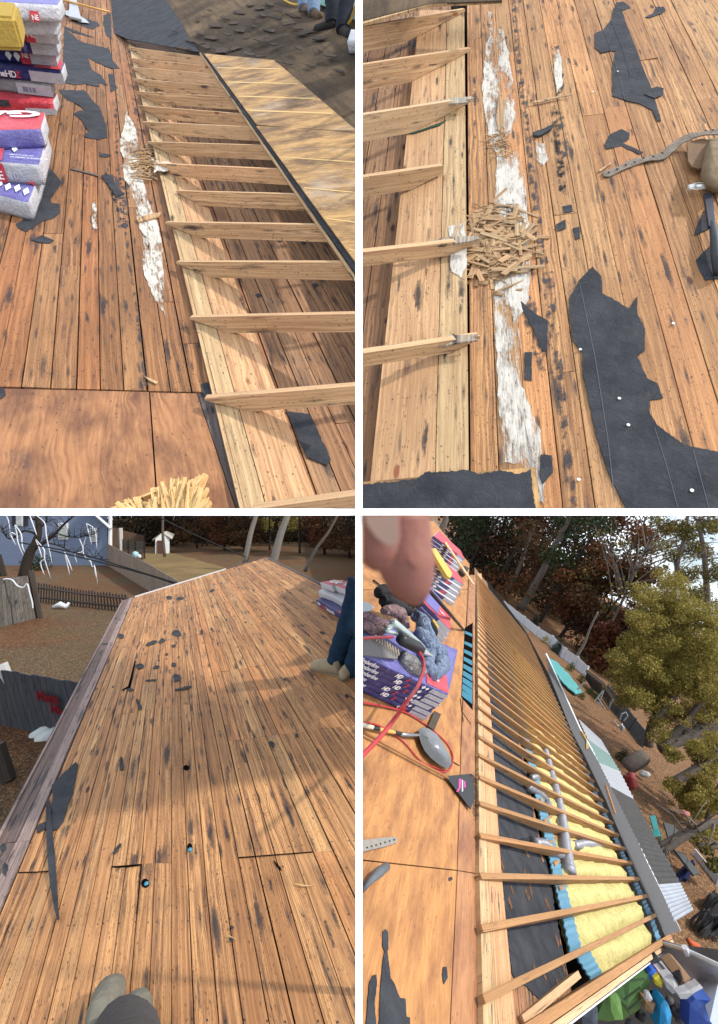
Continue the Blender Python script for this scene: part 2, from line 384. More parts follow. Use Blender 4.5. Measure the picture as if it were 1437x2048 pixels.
def slab(fr, poly, c, th, mat, name, parent=None, rnd=None, rot=False, base=None, jag=0, seed=0, step=6.0):
    """flat piece with a picture outline lying on the roof, its top c above it"""
    if jag: poly = jagged(poly, jag, step, seed)
    P = [fr.pt(x, y, c) for x, y in poly]; n = len(P)
    if (P[1] - P[0]).cross(P[2] - P[1]).dot(fr.n) < 0 or sum(((P[i] - P[0]).cross(P[(i + 1) % n] - P[0])).dot(fr.n) for i in range(n)) < 0:
        if sum(((P[i] - P[0]).cross(P[(i + 1) % n] - P[0])).dot(fr.n) for i in range(n)) < 0: P.reverse()
    V = P + [p - fr.n * th for p in P]
    if fr.u is not None:
        uv = []
        for p in V:
            a = fr.abc(p); uv.append((a.y, a.x) if rot else (a.x, a.y))
    else: uv = [(p.x, p.z) for p in V]
    Fc = [tuple(range(n)), tuple(range(2 * n - 1, n - 1, -1))] + [(i, i + n, (i + 1) % n + n, (i + 1) % n) for i in range(n)]
    r = rnd or (random.random(), random.random(), random.random() * .5)
    return mk(name, V, Fc, mat, parent, uv, [r] * len(V), base=base)
def patch(fr, poly, c, mat, name, parent, seed=0, jag=1.0, edge=.25):
    """soft-edged stain: a sheet whose outer ring fades out (rnd.r 0 at the rim, 1 inside)"""
    poly = jagged(poly, jag, 10, seed); n = len(poly); cx = sum(p[0] for p in poly) / n; cy = sum(p[1] for p in poly) / n
    inner = []
    for i in range(n):
        x, y = poly[i]; xa, ya = poly[i - 1]; xb, yb = poly[(i + 1) % n]
        nx, ny = yb - ya, -(xb - xa); l = math.hypot(nx, ny) or 1
        area = sum(poly[k][0] * poly[(k + 1) % n][1] - poly[(k + 1) % n][0] * poly[k][1] for k in range(n))
        s_ = -1 if area > 0 else 1
        inner.append((x + s_ * nx / l * edge, y + s_ * ny / l * edge))
    V = [fr.pt(x, y, c) for x, y in poly] + [fr.pt(x, y, c) for x, y in inner]
    uv = [(lambda a: (a.x, a.y))(fr.abc(p)) for p in V]
    Fc = [tuple(range(n, 2 * n))] + [(i, (i + 1) % n, (i + 1) % n + n, i + n) for i in range(n)]
    return mk(name, V, Fc, mat, parent, uv, [(0, 0, 0)] * n + [(1, 1, 1)] * n)
def rafter(fr, T, R_, cT, cR, D, th, mat, parent, name='rafter', ext=0.0, cmin=.045, blunt=.012, seed=0, tapered=True):
    """board on edge: its top runs from the tip T to R_, its foot is cut to lie on the valley boards"""
    rg = random.Random(seed); n = fr.n
    A = fr.pt(*T, cT); B = fr.pt(*R_, cR); B = B + (B - A).normalized() * ext
    L = (B - A).length; slope = (cR - cT) / max(L - ext, .01); cB = cT + slope * L
    d = (B - A) / L; s1 = min(.95, max(.02, ((cmin + D) - cT) / (cB - cT))) if (tapered and cB > cT + 1e-4) else .02
    prof = [(0, 0), (1, 0), (1, D), (s1, D), (0, blunt)]
    t = d.cross(n).normalized() * (th / 2)
    V = []; uv = []
    for sgn in (1, -1):
        for s_, dd in prof:
            V.append(A + d * (L * s_) - n * dd + t * sgn); uv.append((L * s_, dd + .2 * sgn))
    k = len(prof)
    Fc = [tuple(range(k)), tuple(range(2 * k - 1, k - 1, -1))] + [(i + k, (i + 1) % k + k, (i + 1) % k, i) for i in range(k)]
    return mk(name, V, Fc, mat, parent, uv, [(rg.random(), rg.random(), rg.random() * .7)] * len(V))

# ------------------------------------------------------------------ added white border strip and beam between the four roofs
def white_cross():
    D = 1.55; h = 7 * D / F; t = thing('white_border_cross', 'added white border strip crossed by a matching beam between the four roofs', 'border strip and beam', (0, D, 0))
    k = .018  # slant of the strip faces, shaped to catch the sun
    mb = MB(); X = 1.4 * D
    mb.add([Vector((-X, D, -h)), Vector((X, D, -h)), Vector((X, D + k, h * (D + k) / D)), Vector((-X, D + k, h * (D + k) / D)), Vector((-X, D + k + .01, -h)), Vector((X, D + k + .01, -h))],
           [(0, 1, 2, 3), (3, 2, 5, 4), (0, 4, 5, 1), (0, 3, 4), (1, 5, 2)])
    mb.build('crossbar', WHITE, t)
    mb = MB(); D2 = D - .004
    for z0, z1 in ((-1.75, 1.75),):
        a = [Vector((-h, D2, z0)), Vector((h * 1.02, D2 + k, z0)), Vector((-h, D2 + k + .004, z0))]
        b = [v + Vector((0, 0, z1 - z0)) for v in a]
        a[0].y = b[0].y = D2
        mb.add(a + b, [(0, 1, 4, 3), (1, 2, 5, 4), (2, 0, 3, 5), (0, 2, 1), (3, 4, 5)])
    mb.build('post', WHITE, t)  # upright strip of the added border, not a real post
white_cross()
# ================================================================== upper left: brown plank roof with an open bay
tl = thing('opened_house', 'brown plank roof opened up beside a row of tan rafters, shingle bundles on its left', 'house', TL.pt(300, 800), kind='thing')
def TLs(x, y, c=0): return TL.ab(x, y, c)
Bt = seams(TL, [43.5, 101, 152.5, 200.5, 247.5, 295, 341, 383], 780, TL.ab(-50, -35)[1], TL.ab(2300, 780)[1])
bh = TL.ab(449, 850)[1] + .02
a_lo = TL.ab(350, 1060)[0] - .3; a_hi = TL.ab(150, -30)[0] + 4
Bl = [b for b in Bt if b < bh + .14]
FRT = [pline(TL, (-60, -35), (800, -35), (300, 500)), pline(TL, (-45, -100), (-45, 1100), (300, 500))]
FRT2 = [pline(TR, (600, -35), (1600, -35), (1000, 500)), pline(TR, (1446, -100), (1446, 1100), (1000, 500)), pline(TR, (690, -100), (690, 1100), (1000, 500))]
DARK = flat('dark_backing', (.012, .010, .009), .95, .05)
def gap_backing(fr, poly, c, par, cuts):  # dark sheet added so no sky shows through the board gaps
    o = slab(fr, poly, c, .01, DARK, 'gap_backing', par); cut(o, cuts); return o
gap_backing(TL, [(-60, -30), (730, -30), (730, 1030), (-60, 1030)], -.045, tl, [PX0, PZ0])
dk = boards(TL, Bl, a_lo, a_hi, W_TL, 'plank_deck', tl, seed=3, jl=(2.5, 5))
cut(dk, FRT + [pline(TL, (0, 773), (400, 784), (200, 600)), PX0])
Bf = [b for b in Bt if b > bh + .1]; Bf.insert(0, Bl[-1])
fd = boards(TL, Bf, a_lo, a_hi, W_FL, 'pit_floor', tl, seed=5, jl=(2, 4), c=-.004)
cut(fd, FRT + [PX0, PZ0])
# plywood patch at the near end
p_ = slab(TL, [(-40, 776), (298, 784), (314, 1025), (-40, 1025)], .001, .02, PLY, 'plywood_sheet', tl)
p_ = slab(TL, [(301, 785), (394, 787), (474, 1025), (318, 1025)], -.001, .02, PLY, 'plywood_strip', tl)
slab(TL, [(395.5, 787), (440, 787), (510, 1025), (476, 1025)], -.004, .018, W_GR, 'weathered_board', tl)
# valley boards
def vb(fr, L0, L1, c, th, mat, name, par, rnd):
    """board between two lines given by two pixels each"""
    return slab(fr, [L0[0], L1[0], L1[1], L0[1]], c, th, mat, name, par, rnd)
vb(TL, [(257, 86), (481, 1020)], [(260, 86), (491, 1020)], .040, .03, W_HD2, 'edge_board', tl, (.2, .3, 0))
vb(TL, [(260.3, 86), (491.6, 1020)], [(275, 86), (534, 1020)], .044, .03, W_HD2, 'valley_board', tl, (.7, .1, .5))
vb(TL, [(275.6, 86), (536, 1020)], [(299, 92), (640, 1020)], .046, .03, W_HD, 'valley_board', tl, (.4, .6, .1))
K = .30
tips = [(259, 94, 397, 112), (262, 116, 408, 131), (266, 134, 428, 148), (268, 157, 443, 172), (273, 183, 450, 193), (279, 211, 470, 226),
        (286, 243, 494, 253), (297, 283, 525, 290), (308, 326, 548, 337), (356, 381, 583, 387), (334, 443, 622, 448), (356, 522, 711, 523),
        (383, 632, 711, 625), (412, 793, 711, 768), (505, 1013, 711, 985)]
A0 = TL.pt(259, 94, .065); A1 = TL.pt(412, 793, .065); q0 = TL.pt(711, 625); Ld = (q0 - TL.pt(383, 632)).length
A2 = TL.pt(711, 625, .065 + K * Ld)
n2 = (A1 - A0).cross(A2 - A0).normalized()
if n2.z < 0: n2 = -n2
T2 = Plane(n2, A0, TL.u, (A2 - TL.pt(383, 632, .065)).normalized())
for i, (x0, y0, x1, y1) in enumerate(tips):
    PR = T2.pt(x1, y1); cR = TL.abc(PR).z; cR = max(cR, .08)
    far = x1 < 711
    o = rafter(TL, (x0, y0), (x1, y1), .067, cR, .108, .036, W_RF, tl, ext=.25 if far else .35, seed=i)
    cut(o, [PX0])
    if i == 14: cut(o, [PZ0])
# end board closing the far end of the pit
rafter(TL, (256, 80), (396, 103), .08, TL.abc(T2.pt(396, 103)).z, .15, .04, W_GR, tl, 'end_board', ext=.2, seed=40)
# shingled field on the upper plane
fld = slab(T2, [(228, 66), (400, 104), (720, 568), (730, 568), (730, -60), (200, -60)], .012, .03, SHF, 'shingled_slope', tl)
cut(fld, [PX0])
rim = vb(T2, [(399, 106), (716, 569)], [(402, 105), (722, 567)], .014, .02, W_HD2, 'sheathing_edge', tl, (.1, .1, 0)); cut(rim, [PX0])
sh = slab(T2, [(222, -20), (228, 66), (256, 78), (398, 104), (352, 28), (320, -20)], .019, .004, FELT, 'felt_sheet', tl)
sl1 = slab(T2, [(401, 103), (408, 107), (716, 515), (716, 552)], .03, .015, FELT, 'shingle_edge_strip', tl, jag=1.2, seed=4, step=12); cut(sl1, [PX0])
def bigsheet(poly, label, seed):
    o = slab(T2, poly, .05, .014, PLY_UP, 'plywood_panel', None, (random.random(), .4, 0), rot=True, jag=.0)
    cut(o, [PX0]); tag(o, label, 'plywood panel', 'plywood panels turned underside up')
    for s_ in range(1, 5):
        t = s_ / 5; t2 = t - .08
        L = [poly[0][0] + (poly[3][0] - poly[0][0]) * t + 5, poly[0][1] + (poly[3][1] - poly[0][1]) * t]
        Rr = [poly[1][0] + (poly[2][0] - poly[1][0]) * t2 - 8, poly[1][1] + (poly[2][1] - poly[1][1]) * t2]
        if seed == 2: Rr = [762, L[1] + 14]
        hw = .8 + .7 * t; mb = MB()
        mb.hexa([T2.pt(L[0], L[1] - hw, .0515), T2.pt(Rr[0], Rr[1] - hw, .0515), T2.pt(Rr[0], Rr[1] + hw, .0515), T2.pt(L[0], L[1] + hw, .0515)], T2.n, .0012, [(0, 0), (1, 0), (1, .05), (0, .05)])
        c = mb.build('rafter_mark', RMARK, o); cut(c, [PX0])
    return o
RMARK = flat('clean_wood_mark', (.62, .42, .18), .7, .2, 0, .2, 40)
bigsheet([(409, 107), (549, 120), (722, 268), (514, 249)], 'far plywood panel lying underside up, pale stains and clean stripes, on the worn roof', 1)
bigsheet([(513, 252), (724, 262), (900, 430), (738, 560)], 'near dark stained plywood panel lying underside up beside the open rafters', 2)

# ================================================================== upper right: orange planks with white rot
tr = thing('opened_house', 'orange plank roof streaked with white rot and black tar beside short tapered rafters', 'house', TR.pt(1100, 800), kind='thing')
BtR = seams(TR, [937, 977, 1019, 1060, 1103, 1152, 1203, 1255, 1311, 1370, 1432], 400, TR.ab(500, 400)[1], TR.ab(1900, 400)[1])
aL = TR.ab(1000, 1060)[0] - .3; aH = TR.ab(1100, -40)[0] + .6
bh = TR.ab(936, 400)[1]
d1 = boards(TR, [b for b in BtR if b > bh - .14], aL, aH, W_TR, 'plank_deck', tr, seed=11, jl=(2.5, 6), gap=.004)
cut(d1, FRT2 + [PX1, PZ0])
d2 = boards(TR, [b for b in BtR if b < bh + .001], aL, aH, W_FL, 'pit_floor', tr, seed=12, jl=(2, 4), c=-.004); cut(d2, FRT2 + [PX1, PZ0])
gap_backing(TR, [(690, -35), (1480, -35), (1480, 1060), (690, 1060)], -.045, tr, [PX1, PZ0])
vb(TR, [(895.5, 20), (870, 1020)], [(929, 20), (939, 1020)], .05, .035, W_HD2, 'valley_board', tr, (.35, .2, .3))
vb(TR, [(840, 20), (735, 1020)], [(894.3, 20), (868.5, 1020)], .048, .03, W_HD, 'valley_board', tr, (.8, .5, .1))
ks = [((928, 17), (725, 53), .20, .17), ((939, 95), (725, 128), .22, .17), ((945, 194), (725, 228), .22, .17), ((884, 329), (725, 352), .17, .13), ((958, 475), (725, 501), .20, .09), ((957, 668), (725, 702), .2, .09)]
for i, (T, R_, cR, D) in enumerate(ks):
    o = rafter(TR, T, R_, .075 + (.04 if i == 3 else 0), cR + .1, D, .038, W_RF if i != 4 else W_RF, tr, ext=.25, seed=60 + i, cmin=.05, blunt=.02 if i not in (3,) else .05); cut(o, [PX1])
g = slab(TR, [(700, -30), (1005, -30), (1005, 1), (862, 6), (700, 48)], .34, .012, SHF, 'shingle_corner', tr); cut(g, [PX1])
g = slab(TR, [(700, 40), (862, 3), (1005, -4), (1005, 1), (862, 8), (700, 55)], .335, .02, W_HD2, 'sheathing_edge', tr); cut(g, [PX1])
g = slab(TR, [(700, 966), (1072, 934), (1081, 1030), (700, 1030)], .075, .012, PLY_UP, 'plywood_offcut', tr); cut(g, [PX1, PZ0])
g2 = slab(TR, [(700, 972), (835, 958), (850, 944), (935, 940), (960, 948), (1000, 940), (1040, 948), (1062, 938), (1072, 1030), (700, 1030)], .0765, .0012, FELT, 'tar_coat', g, jag=1.8, seed=5, step=5); cut(g2, [PX1, PZ0])

# ================================================================== lower left: long sunny plank deck
bl = thing('opened_house', 'long sunlit plank roof running from the grey boots to the far peak', 'house', BL.pt(350, 1700), kind='thing')
xs = [79, 98, 119, 142, 167, 191, 214, 239, 263, 290, 315, 344, 372, 402, 432, 464, 495, 531, 567, 603, 641, 681, 722]
b_lo = BL.ab(79, 1645)[1]; b_hi = BL.ab(560, 1127)[1]
Bb = seams(BL, xs, 1645, b_lo, b_hi); Bb = [b for b in Bb if b <= b_hi + .01]; Bb[-1] = b_hi
a_n = BL.ab(350, 2100)[0] - .35; a_f = BL.ab(530, 1112)[0] + 1
J = [BL.ab(478, 1715)[0], BL.ab(640, 1459)[0], BL.ab(588, 1377)[0], BL.ab(300, 1367)[0], BL.ab(500, 1250)[0], BL.ab(350, 1215)[0], BL.ab(480, 1160)[0]]
rj = random.Random(5)
jmap = {}
for i in range(len(Bb)):
    s_ = []
    xpix = xs[i] if i < len(xs) else 800
    if xpix in (79, 98, 119) or 230 <= xpix <= 315 or 460 <= xpix <= 603: s_.append(J[0])
    if 480 <= xpix: s_.append(J[1])
    if rj.random() < .5: s_.append(J[rj.choice([2, 3])])
    s_.append(J[rj.choice([4, 5, 6])] + rj.choice([0, 0, .6])); jmap[i] = s_
d3 = boards(BL, Bb, a_n, a_f, W_BL, 'plank_deck', bl, seed=21, joints=lambda i: jmap[i], gap=.003, th=.022)
CUTBL = [pline(BL, (273, 1193), (530, 1115), (300, 1500)), PX0]
cut(d3, CUTBL)
gap_backing(BL, [(10, 1660), (273, 1193), (530, 1116), (640, 1168), (900, 1300), (900, 2100), (-60, 2100), (-60, 1790)], -.03, bl, [PX0])
# gutter boards along the left eave
def ev(x0, y0): return BL.ab(x0, y0)[1]
e0, e1 = ev(100, 1588), ev(57, 1560)
eb = [e1, e1 + (e0 - e1) * .10, e1 + (e0 - e1) * .36, e1 + (e0 - e1) * .62, e0]
W_EV = wood('eave_trim_pinkgrey', (.46, .34, .30), (.33, .235, .205), (.13, .09, .08), .35, .3, .2, .4)
W_EV2 = wood('eave_trim_dark', (.25, .175, .15), (.17, .115, .10), (.07, .045, .04), .5, .3, .2, .4)
for i in range(4):
    o = boards(BL, [eb[i] + .001, eb[i + 1] - .001], a_n, a_f, W_EV if i in (0, 3) else W_EV2, 'eave_board', bl, gap=.001, th=.03, joints=lambda i: [BL.ab(100, 1425)[0], BL.ab(130, 1315)[0], BL.ab(30, 1686)[0]], c=.004 + (.008 if i == 0 else 0) + i * .0007, seed=70 + i)
    cut(o, CUTBL)
fa = boards(BL, [e1 - .02, e1], a_n, a_f, W_GR, 'fascia_board', bl, gap=.0005, th=.22, joints=lambda i: [], c=-.002, seed=90); cut(fa, CUTBL)
# rake trim at the far end
def strip3(fr, A, B, wpx, c, th, mat, name, par, dn=0):
    a, b = fr.pt(*A, c), fr.pt(*B, c); d = (b - a).normalized(); t = d.cross(fr.n).normalized() * wpx
    mb = MB(); mb.hexa([a - t, b - t, b + t, a + t], fr.n, th, [(0, 0), ((b - a).length, 0), ((b - a).length, .05), (0, .05)]); return mb.build(name, mat, par)
strip3(BL, (270, 1192.5), (452, 1137), .03, .02, .08, flat('white_trim', (.62, .61, .6), .5), 'rake_trim', bl)
strip3(BL, (452, 1137), (532, 1113), .03, .018, .08, W_GR, 'rake_trim', bl)
strip3(BL, (532, 1113.5), (720, 1204), .02, .01, .10, W_GR, 'ridge_trim', bl)

# ================================================================== lower right: plywood slope and a long row of rafters
br = thing('opened_house', 'orange plywood slope with a long open row of rafters over yellow insulation', 'house', BR.pt(900, 1800), kind='thing')
def BRp(x, y, c=0): return BR.pt(x, y, c)
for poly, r in (([(700, 1719), (914, 1742), (902, 1998), (898, 2090), (700, 2090)], (.2, .1, 0)),
                ([(700, 1716), (914, 1739.5), (923, 1440), (930, 1300), (935, 1180), (700, 1180)], (.6, .7, 0)),
                ([(700, 1179), (935, 1179), (940, 1128), (868, 1042), (700, 1042)], (.9, .3, 0))):
    o = slab(BR, poly, 0, .018, PLY_BR, 'plywood_sheet', br, r); cut(o, [PX1])
PLY_ST = plymat('plywood_strip_red', (.42, .21, .09), (.30, .13, .055), (.17, .065, .035), .62, .4, .6)
o = slab(BR, [(916, 1742), (953, 1748), (961, 2090), (900, 2090)], -.001, .018, PLY_ST, 'plywood_strip', br)
o = slab(BR, [(915.5, 1740), (952, 1746), (951, 1600), (951, 1150), (940, 1150), (925, 1440)], -.001, .018, PLY_ST, 'plywood_strip', br)
o = slab(BR, [(953.5, 1790), (959.5, 1790), (967, 2090), (961.5, 2090)], -.006, .01, FELT, 'felt_strip', br)
PB1 = [(955, 1145), (968, 2060)]
vb(BR, [(955, 1147), (959.5, 1751)], [(957.2, 1147), (976, 1751)], .03, .03, W_HD2, 'valley_board', br, (.2, .1, .1))
vb(BR, [(957.4, 1147), (976.6, 1751)], [(963.5, 1147), (1004, 1751)], .028, .03, W_HD, 'valley_board', br, (.6, .9, .1))
vb(BR, [(959.6, 1753), (968, 2070)], [(976.2, 1753), (992, 2070)], .03, .03, W_HD2, 'valley_board', br, (.3, .5, .2))
vb(BR, [(976.8, 1753), (992.8, 2070)], [(1004.3, 1753), (1034, 2070)], .028, .03, W_HD, 'valley_board', br, (.1, .7, .2))
inv0 = 1 / 962.5; stp = .000178
CE = .32
eA, eB = (1050, 1262), (1330, 1868)
rb = 0
A0 = BR.pt(959, 1700, .05); A1 = BR.pt(957, 1400, .05); A2 = BR.pt(1290, 1780, CE)
n3 = (A1 - A0).cross(A2 - A0).normalized(); n3 = n3 if n3.z > 0 else -n3
R2 = Plane(n3, A0, BR.u, BR.w)
E0 = R2.pt(1325, 1868); E1 = R2.pt(1205, 1600)
ed = (E1 - E0).normalized()
GUT = []
V2 = (1455.0, 1760.0)
for i in range(-1, 46):
    y = 1034.5 + 1 / (inv0 + stp * i); x = 953.5 + (y - 1145) * .0145 + (max(0, y - 1748) * .012)
    if i == -1: continue
    # where the line tip -> V2 meets the eave line in the picture
    ex, ey = eA; fx, fy = eB
    dx, dy = V2[0] - x, V2[1] - y
    den = dx * (fy - ey) - dy * (fx - ex)
    t = ((ex - x) * (fy - ey) - (ey - y) * (fx - ex)) / den
    rx, ry = x + dx * t, y + dy * t
    if t <= 0 or t > 1.2: continue
    if rx < 1052 or ry < 1262:      # far rafters stop on the far rake line
        gx, gy = 952.6, 1143; hx, hy = 1049, 1258
        den = dx * (hy - gy) - dy * (hx - gx); t2 = ((gx - x) * (hy - gy) - (gy - y) * (hx - gx)) / den
        if not 0 < t2 < t: continue
        rx, ry = x + dx * t2, y + dy * t2
    cR = BR.abc(R2.pt(rx, ry)).z
    rafter(BR, (x, y), (rx, ry), .05, cR, .13, .036, W_RB, br, seed=200 + i, cmin=.03, ext=.03)
    GUT.append((x, y, rx, ry))

ROTG = wood('rotten_grey_wood', (.62, .55, .44), (.36, .28, .20), (.12, .09, .07), .5, 1.2, .2, .4)
for i, (poly, c) in enumerate([([(855, 206), (885, 199), (912, 195), (943, 193), (946, 196), (930, 200), (938, 204), (915, 206), (880, 208)], .125), ([(815, 491), (860, 482), (905, 473), (955, 472), (960, 476), (945, 481), (920, 485), (880, 489)], .125), ([(830, 700), (870, 685), (905, 666), (912, 670), (957, 668), (950, 675), (957, 680), (915, 685), (880, 694)], .125)]):
    o = slab(TR, poly, c, .012, ROTG, 'rotten_end', tr, jag=.6, seed=i, step=4)
# ================================================================== wrapped shingle bundles
def film(name, c, rough=.28):
    b = NB(name); v = b.coord('Object'); n = b.noise(v, 14, 6, .7, 1.5); m = b.noise(v, 60, 3, .6)
    b.bump(b.ma('ADD', n, b.ma('MULTIPLY', m, .3)), .95, .03)
    col = b.mix(b.ramp(n, .5, .72, 0, .35), c, tuple(min(1, x * .8 + .22) for x in c))
    return b.fin(col, b.ramp(n, .3, .7, rough, rough + .25), .5)
NAVY = film('navy_wrap', (.018, .022, .16)); RED = film('red_wrap', (.62, .03, .055)); RED_SUN = film('red_wrap_sunlit', (.58, .06, .09))  # the last is the red wrap with sunlight put into its colour
WHT = film('white_wrap', (.55, .56, .61)); LIL = film('lilac_wrap', (.15, .14, .42)); GRYP = film('grey_wrap', (.27, .27, .29)); BLKP = film('black_wrap', (.03, .03, .035))
INK = flat('white_print', (.85, .85, .87), .5); INKR = flat('red_print', (.65, .03, .05), .5); INKG = flat('grey_print', (.45, .45, .5), .6); INKB = flat('navy_print', (.02, .025, .15), .5)
def text(s, o, X, Y, h, mat, parent, bold=.012, rot=0, name='lettering', extr=.0006, sx=1.0):
    X = X.normalized(); Z = X.cross(Y).normalized(); Y = Z.cross(X)
    if rot: X, Y = -X, -Y
    c = bpy.data.curves.new(name, 'FONT'); c.body = s; c.size = h; c.offset = bold * h; c.extrude = extr; c.materials.append(mat)
    c.space_character = .92; c.resolution_u = 3
    tmp = bpy.data.objects.new(name, c); me = bpy.data.meshes.new_from_object(tmp); bpy.data.objects.remove(tmp)
    M = Matrix((X * sx, Y, Z)).transposed().to_4x4(); M.translation = o + Z * .0012 - wl(parent); me.transform(M)
    ob = bpy.data.objects.new(name, me); COL.objects.link(ob); ob.parent = parent
    return ob
def bundle(fr, q, cT, H, label, group, body=NAVY, top=None, end=WHT, deco=(), words=(), name='shingle_bundle', seed=0, puff=.008):
    """q: the four top corners in picture pixels (front-left, front-right, back-right, back-left); cT their height above the roof"""
    rg = random.Random(seed); n = fr.n
    Q = [fr.pt(x, y, cT) for x, y in q]
    B = [p - n * H for p in Q]; cen = sum(B, Vector()) / 4
    root = thing(name, label, 'shingle bundle', cen, group)
    # soft box: rounded, slightly slumped film over the shingles
    NX, NY, NZ = 12, 5, 4; V = []; idx = {}; mb = MB(); Fc = []; mi = []
    def pos(i, j, k):
        s_, t_, z_ = i / NX, j / NY, k / NZ
        p = (Q[0] * (1 - s_) + Q[1] * s_) * (1 - t_) + (Q[3] * (1 - s_) + Q[2] * s_) * t_
        p = p - n * H * (1 - z_)
        e = 0
        ex = min(s_, 1 - s_) * (Q[1] - Q[0]).length; ey = min(t_, 1 - t_) * (Q[3] - Q[0]).length; ez = min(z_, 1 - z_) * H
        c = Q[0] * .25 + Q[1] * .25 + Q[2] * .25 + Q[3] * .25 - n * H * .5
        w_ = noise.noise(p * 7 + Vector((seed, 0, 0))) * puff
        r = .012
        if ex < 1e-6 and ey < 1e-6: p = p + (c - p).normalized() * r
        elif (ex < 1e-6 or ey < 1e-6) and ez < 1e-6: p = p + (c - p).normalized() * r * .7
        return p + (p - c).normalized() * w_
    def vid(i, j, k):
        if (i, j, k) not in idx: idx[(i, j, k)] = len(V); V.append(pos(i, j, k))
        return idx[(i, j, k)]
    for i in range(NX):
        for j in range(NY):
            Fc.append((vid(i, j, NZ), vid(i + 1, j, NZ), vid(i + 1, j + 1, NZ), vid(i, j + 1, NZ))); mi.append(1)
            Fc.append((vid(i, j, 0), vid(i, j + 1, 0), vid(i + 1, j + 1, 0), vid(i + 1, j, 0))); mi.append(0)
        for k in range(NZ):
            Fc.append((vid(i, 0, k), vid(i + 1, 0, k), vid(i + 1, 0, k + 1), vid(i, 0, k + 1))); mi.append(0)
            Fc.append((vid(i, NY, k), vid(i, NY, k + 1), vid(i + 1, NY, k + 1), vid(i + 1, NY, k))); mi.append(0)
    for j in range(NY):
        for k in range(NZ):
            Fc.append((vid(NX, j, k), vid(NX, j + 1, k), vid(NX, j + 1, k + 1), vid(NX, j, k + 1))); mi.append(2)
            Fc.append((vid(0, j, k), vid(0, j, k + 1), vid(0, j + 1, k + 1), vid(0, j + 1, k))); mi.append(2)
    mk('wrapper', V, Fc, [body, top or body, end], root, smooth=True, mi=mi)
    def face(f):
        if f == 'F': return B[0], Q[1] - Q[0], n * H, -(Q[3] - Q[0]).normalized()
        if f == 'T': return Q[0], Q[1] - Q[0], Q[3] - Q[0], n
        if f == 'L': return B[3], Q[0] - Q[3], n * H, -(Q[1] - Q[0]).normalized()
        return B[1], Q[2] - Q[1], n * H, (Q[1] - Q[0]).normalized()
    for d in deco:
        f, s0, s1, t0, t1, m = d[:6]; kind = d[6] if len(d) > 6 else 'q'; nm = d[7] if len(d) > 7 else 'label_panel'
        o, X, Y, N_ = face(f); lift = N_ * (puff + .0035 + .001 * (len(d) > 8 and d[8] or 0))
        if kind == 'q': pts = [(s0, t0), (s1, t0), (s1, t1), (s0, t1)]
        else:
            sc, tc_ = (s0 + s1) / 2, (t0 + t1) / 2; pts = [(s0, tc_), (sc, t0), (s1, tc_), (sc, t1)]
        P = [o + X * a + Y * b_ + lift for a, b_ in pts]; g = MB()
        g.hexa(P, N_, .002, [(0, 0)] * 4); g.build(nm, m, root)
    for wd in words:
        f, s_, t_, h, txt, m = wd[:6]; rot = wd[6] if len(wd) > 6 else 0; sx = wd[7] if len(wd) > 7 else 1.0
        o, X, Y, N_ = face(f)
        text(txt, o + X * s_ + Y * t_ + N_ * (puff + .005), X, Y, h, m, root, rot=rot, sx=sx, bold=(wd[8] if len(wd) > 8 else .02))
    return root
G1 = 'shingle bundles stacked at the left of the brown roof'
def dia(f, s, t, w_, h_, m=INK): return (f, s - w_, s + w_, t - h_, t + h_, m, 'd', 'diamond_mark')
def qd(x0, y0, x1, y1, sx=-14, dy=-20): # front-left, front-right, back-right, back-left
    return [(x0, y0), (x1, y1), (x1 + sx * .2 + 8, y1 + dy), (x0 + 12, y0 + dy)]
Hb = .125
# lower pile
bundle(TL, [(-75, 372), (57, 406), (84, 338), (-40, 318)], .13, .13, 'lowest bundle of the near pile, lilac film with diamonds, on torn felt', G1, WHT, LIL, WHT,
       [('T', .0, 1, .72, 1, NAVY), ('T', .0, 1, .55, .72, RED, 'q', 'red_band')] + [dia('T', .5 + .14 * k, .32 - .03 * (k % 2), .05, .13) for k in range(4)], seed=1)
bundle(TL, [(-80, 318), (80, 330), (97, 268), (-60, 262)], .27, .14, 'middle bundle of the near pile, lilac film with a white side marked 10', G1, WHT, LIL, WHT,
       [('T', .38, .52, 0, 1, RED_SUN, 'q', 'red_band'), dia('T', .45, .62, .10, .3), ('F', 0, .52, .05, .95, RED, 'q', 'red_band'), dia('T', .78, .78, .04, .1), dia('T', .72, .6, .04, .1), dia('T', .66, .42, .04, .1)],
       [('F', .55, .25, .075, '10', INKG), ('F', .30, .2, .08, 'NE', INK), ('T', .62, .12, .028, 'LAYERED SHINGLES 10', INK, 0, 1, .0), ('T', .60, .2, .02, 'KEEP FLAT AND DRY', INK, 0, 1, .0)], seed=2)
bundle(TL, [(-80, 262), (84, 258), (92, 224), (-60, 219)], .40, .13, 'top bundle of the near pile, red film with upside down white letters', G1, LIL, RED_SUN, WHT, [],
       [('T', .93, .80, .24, 'GAF', INK, 180, 1.5, .03)], seed=3)
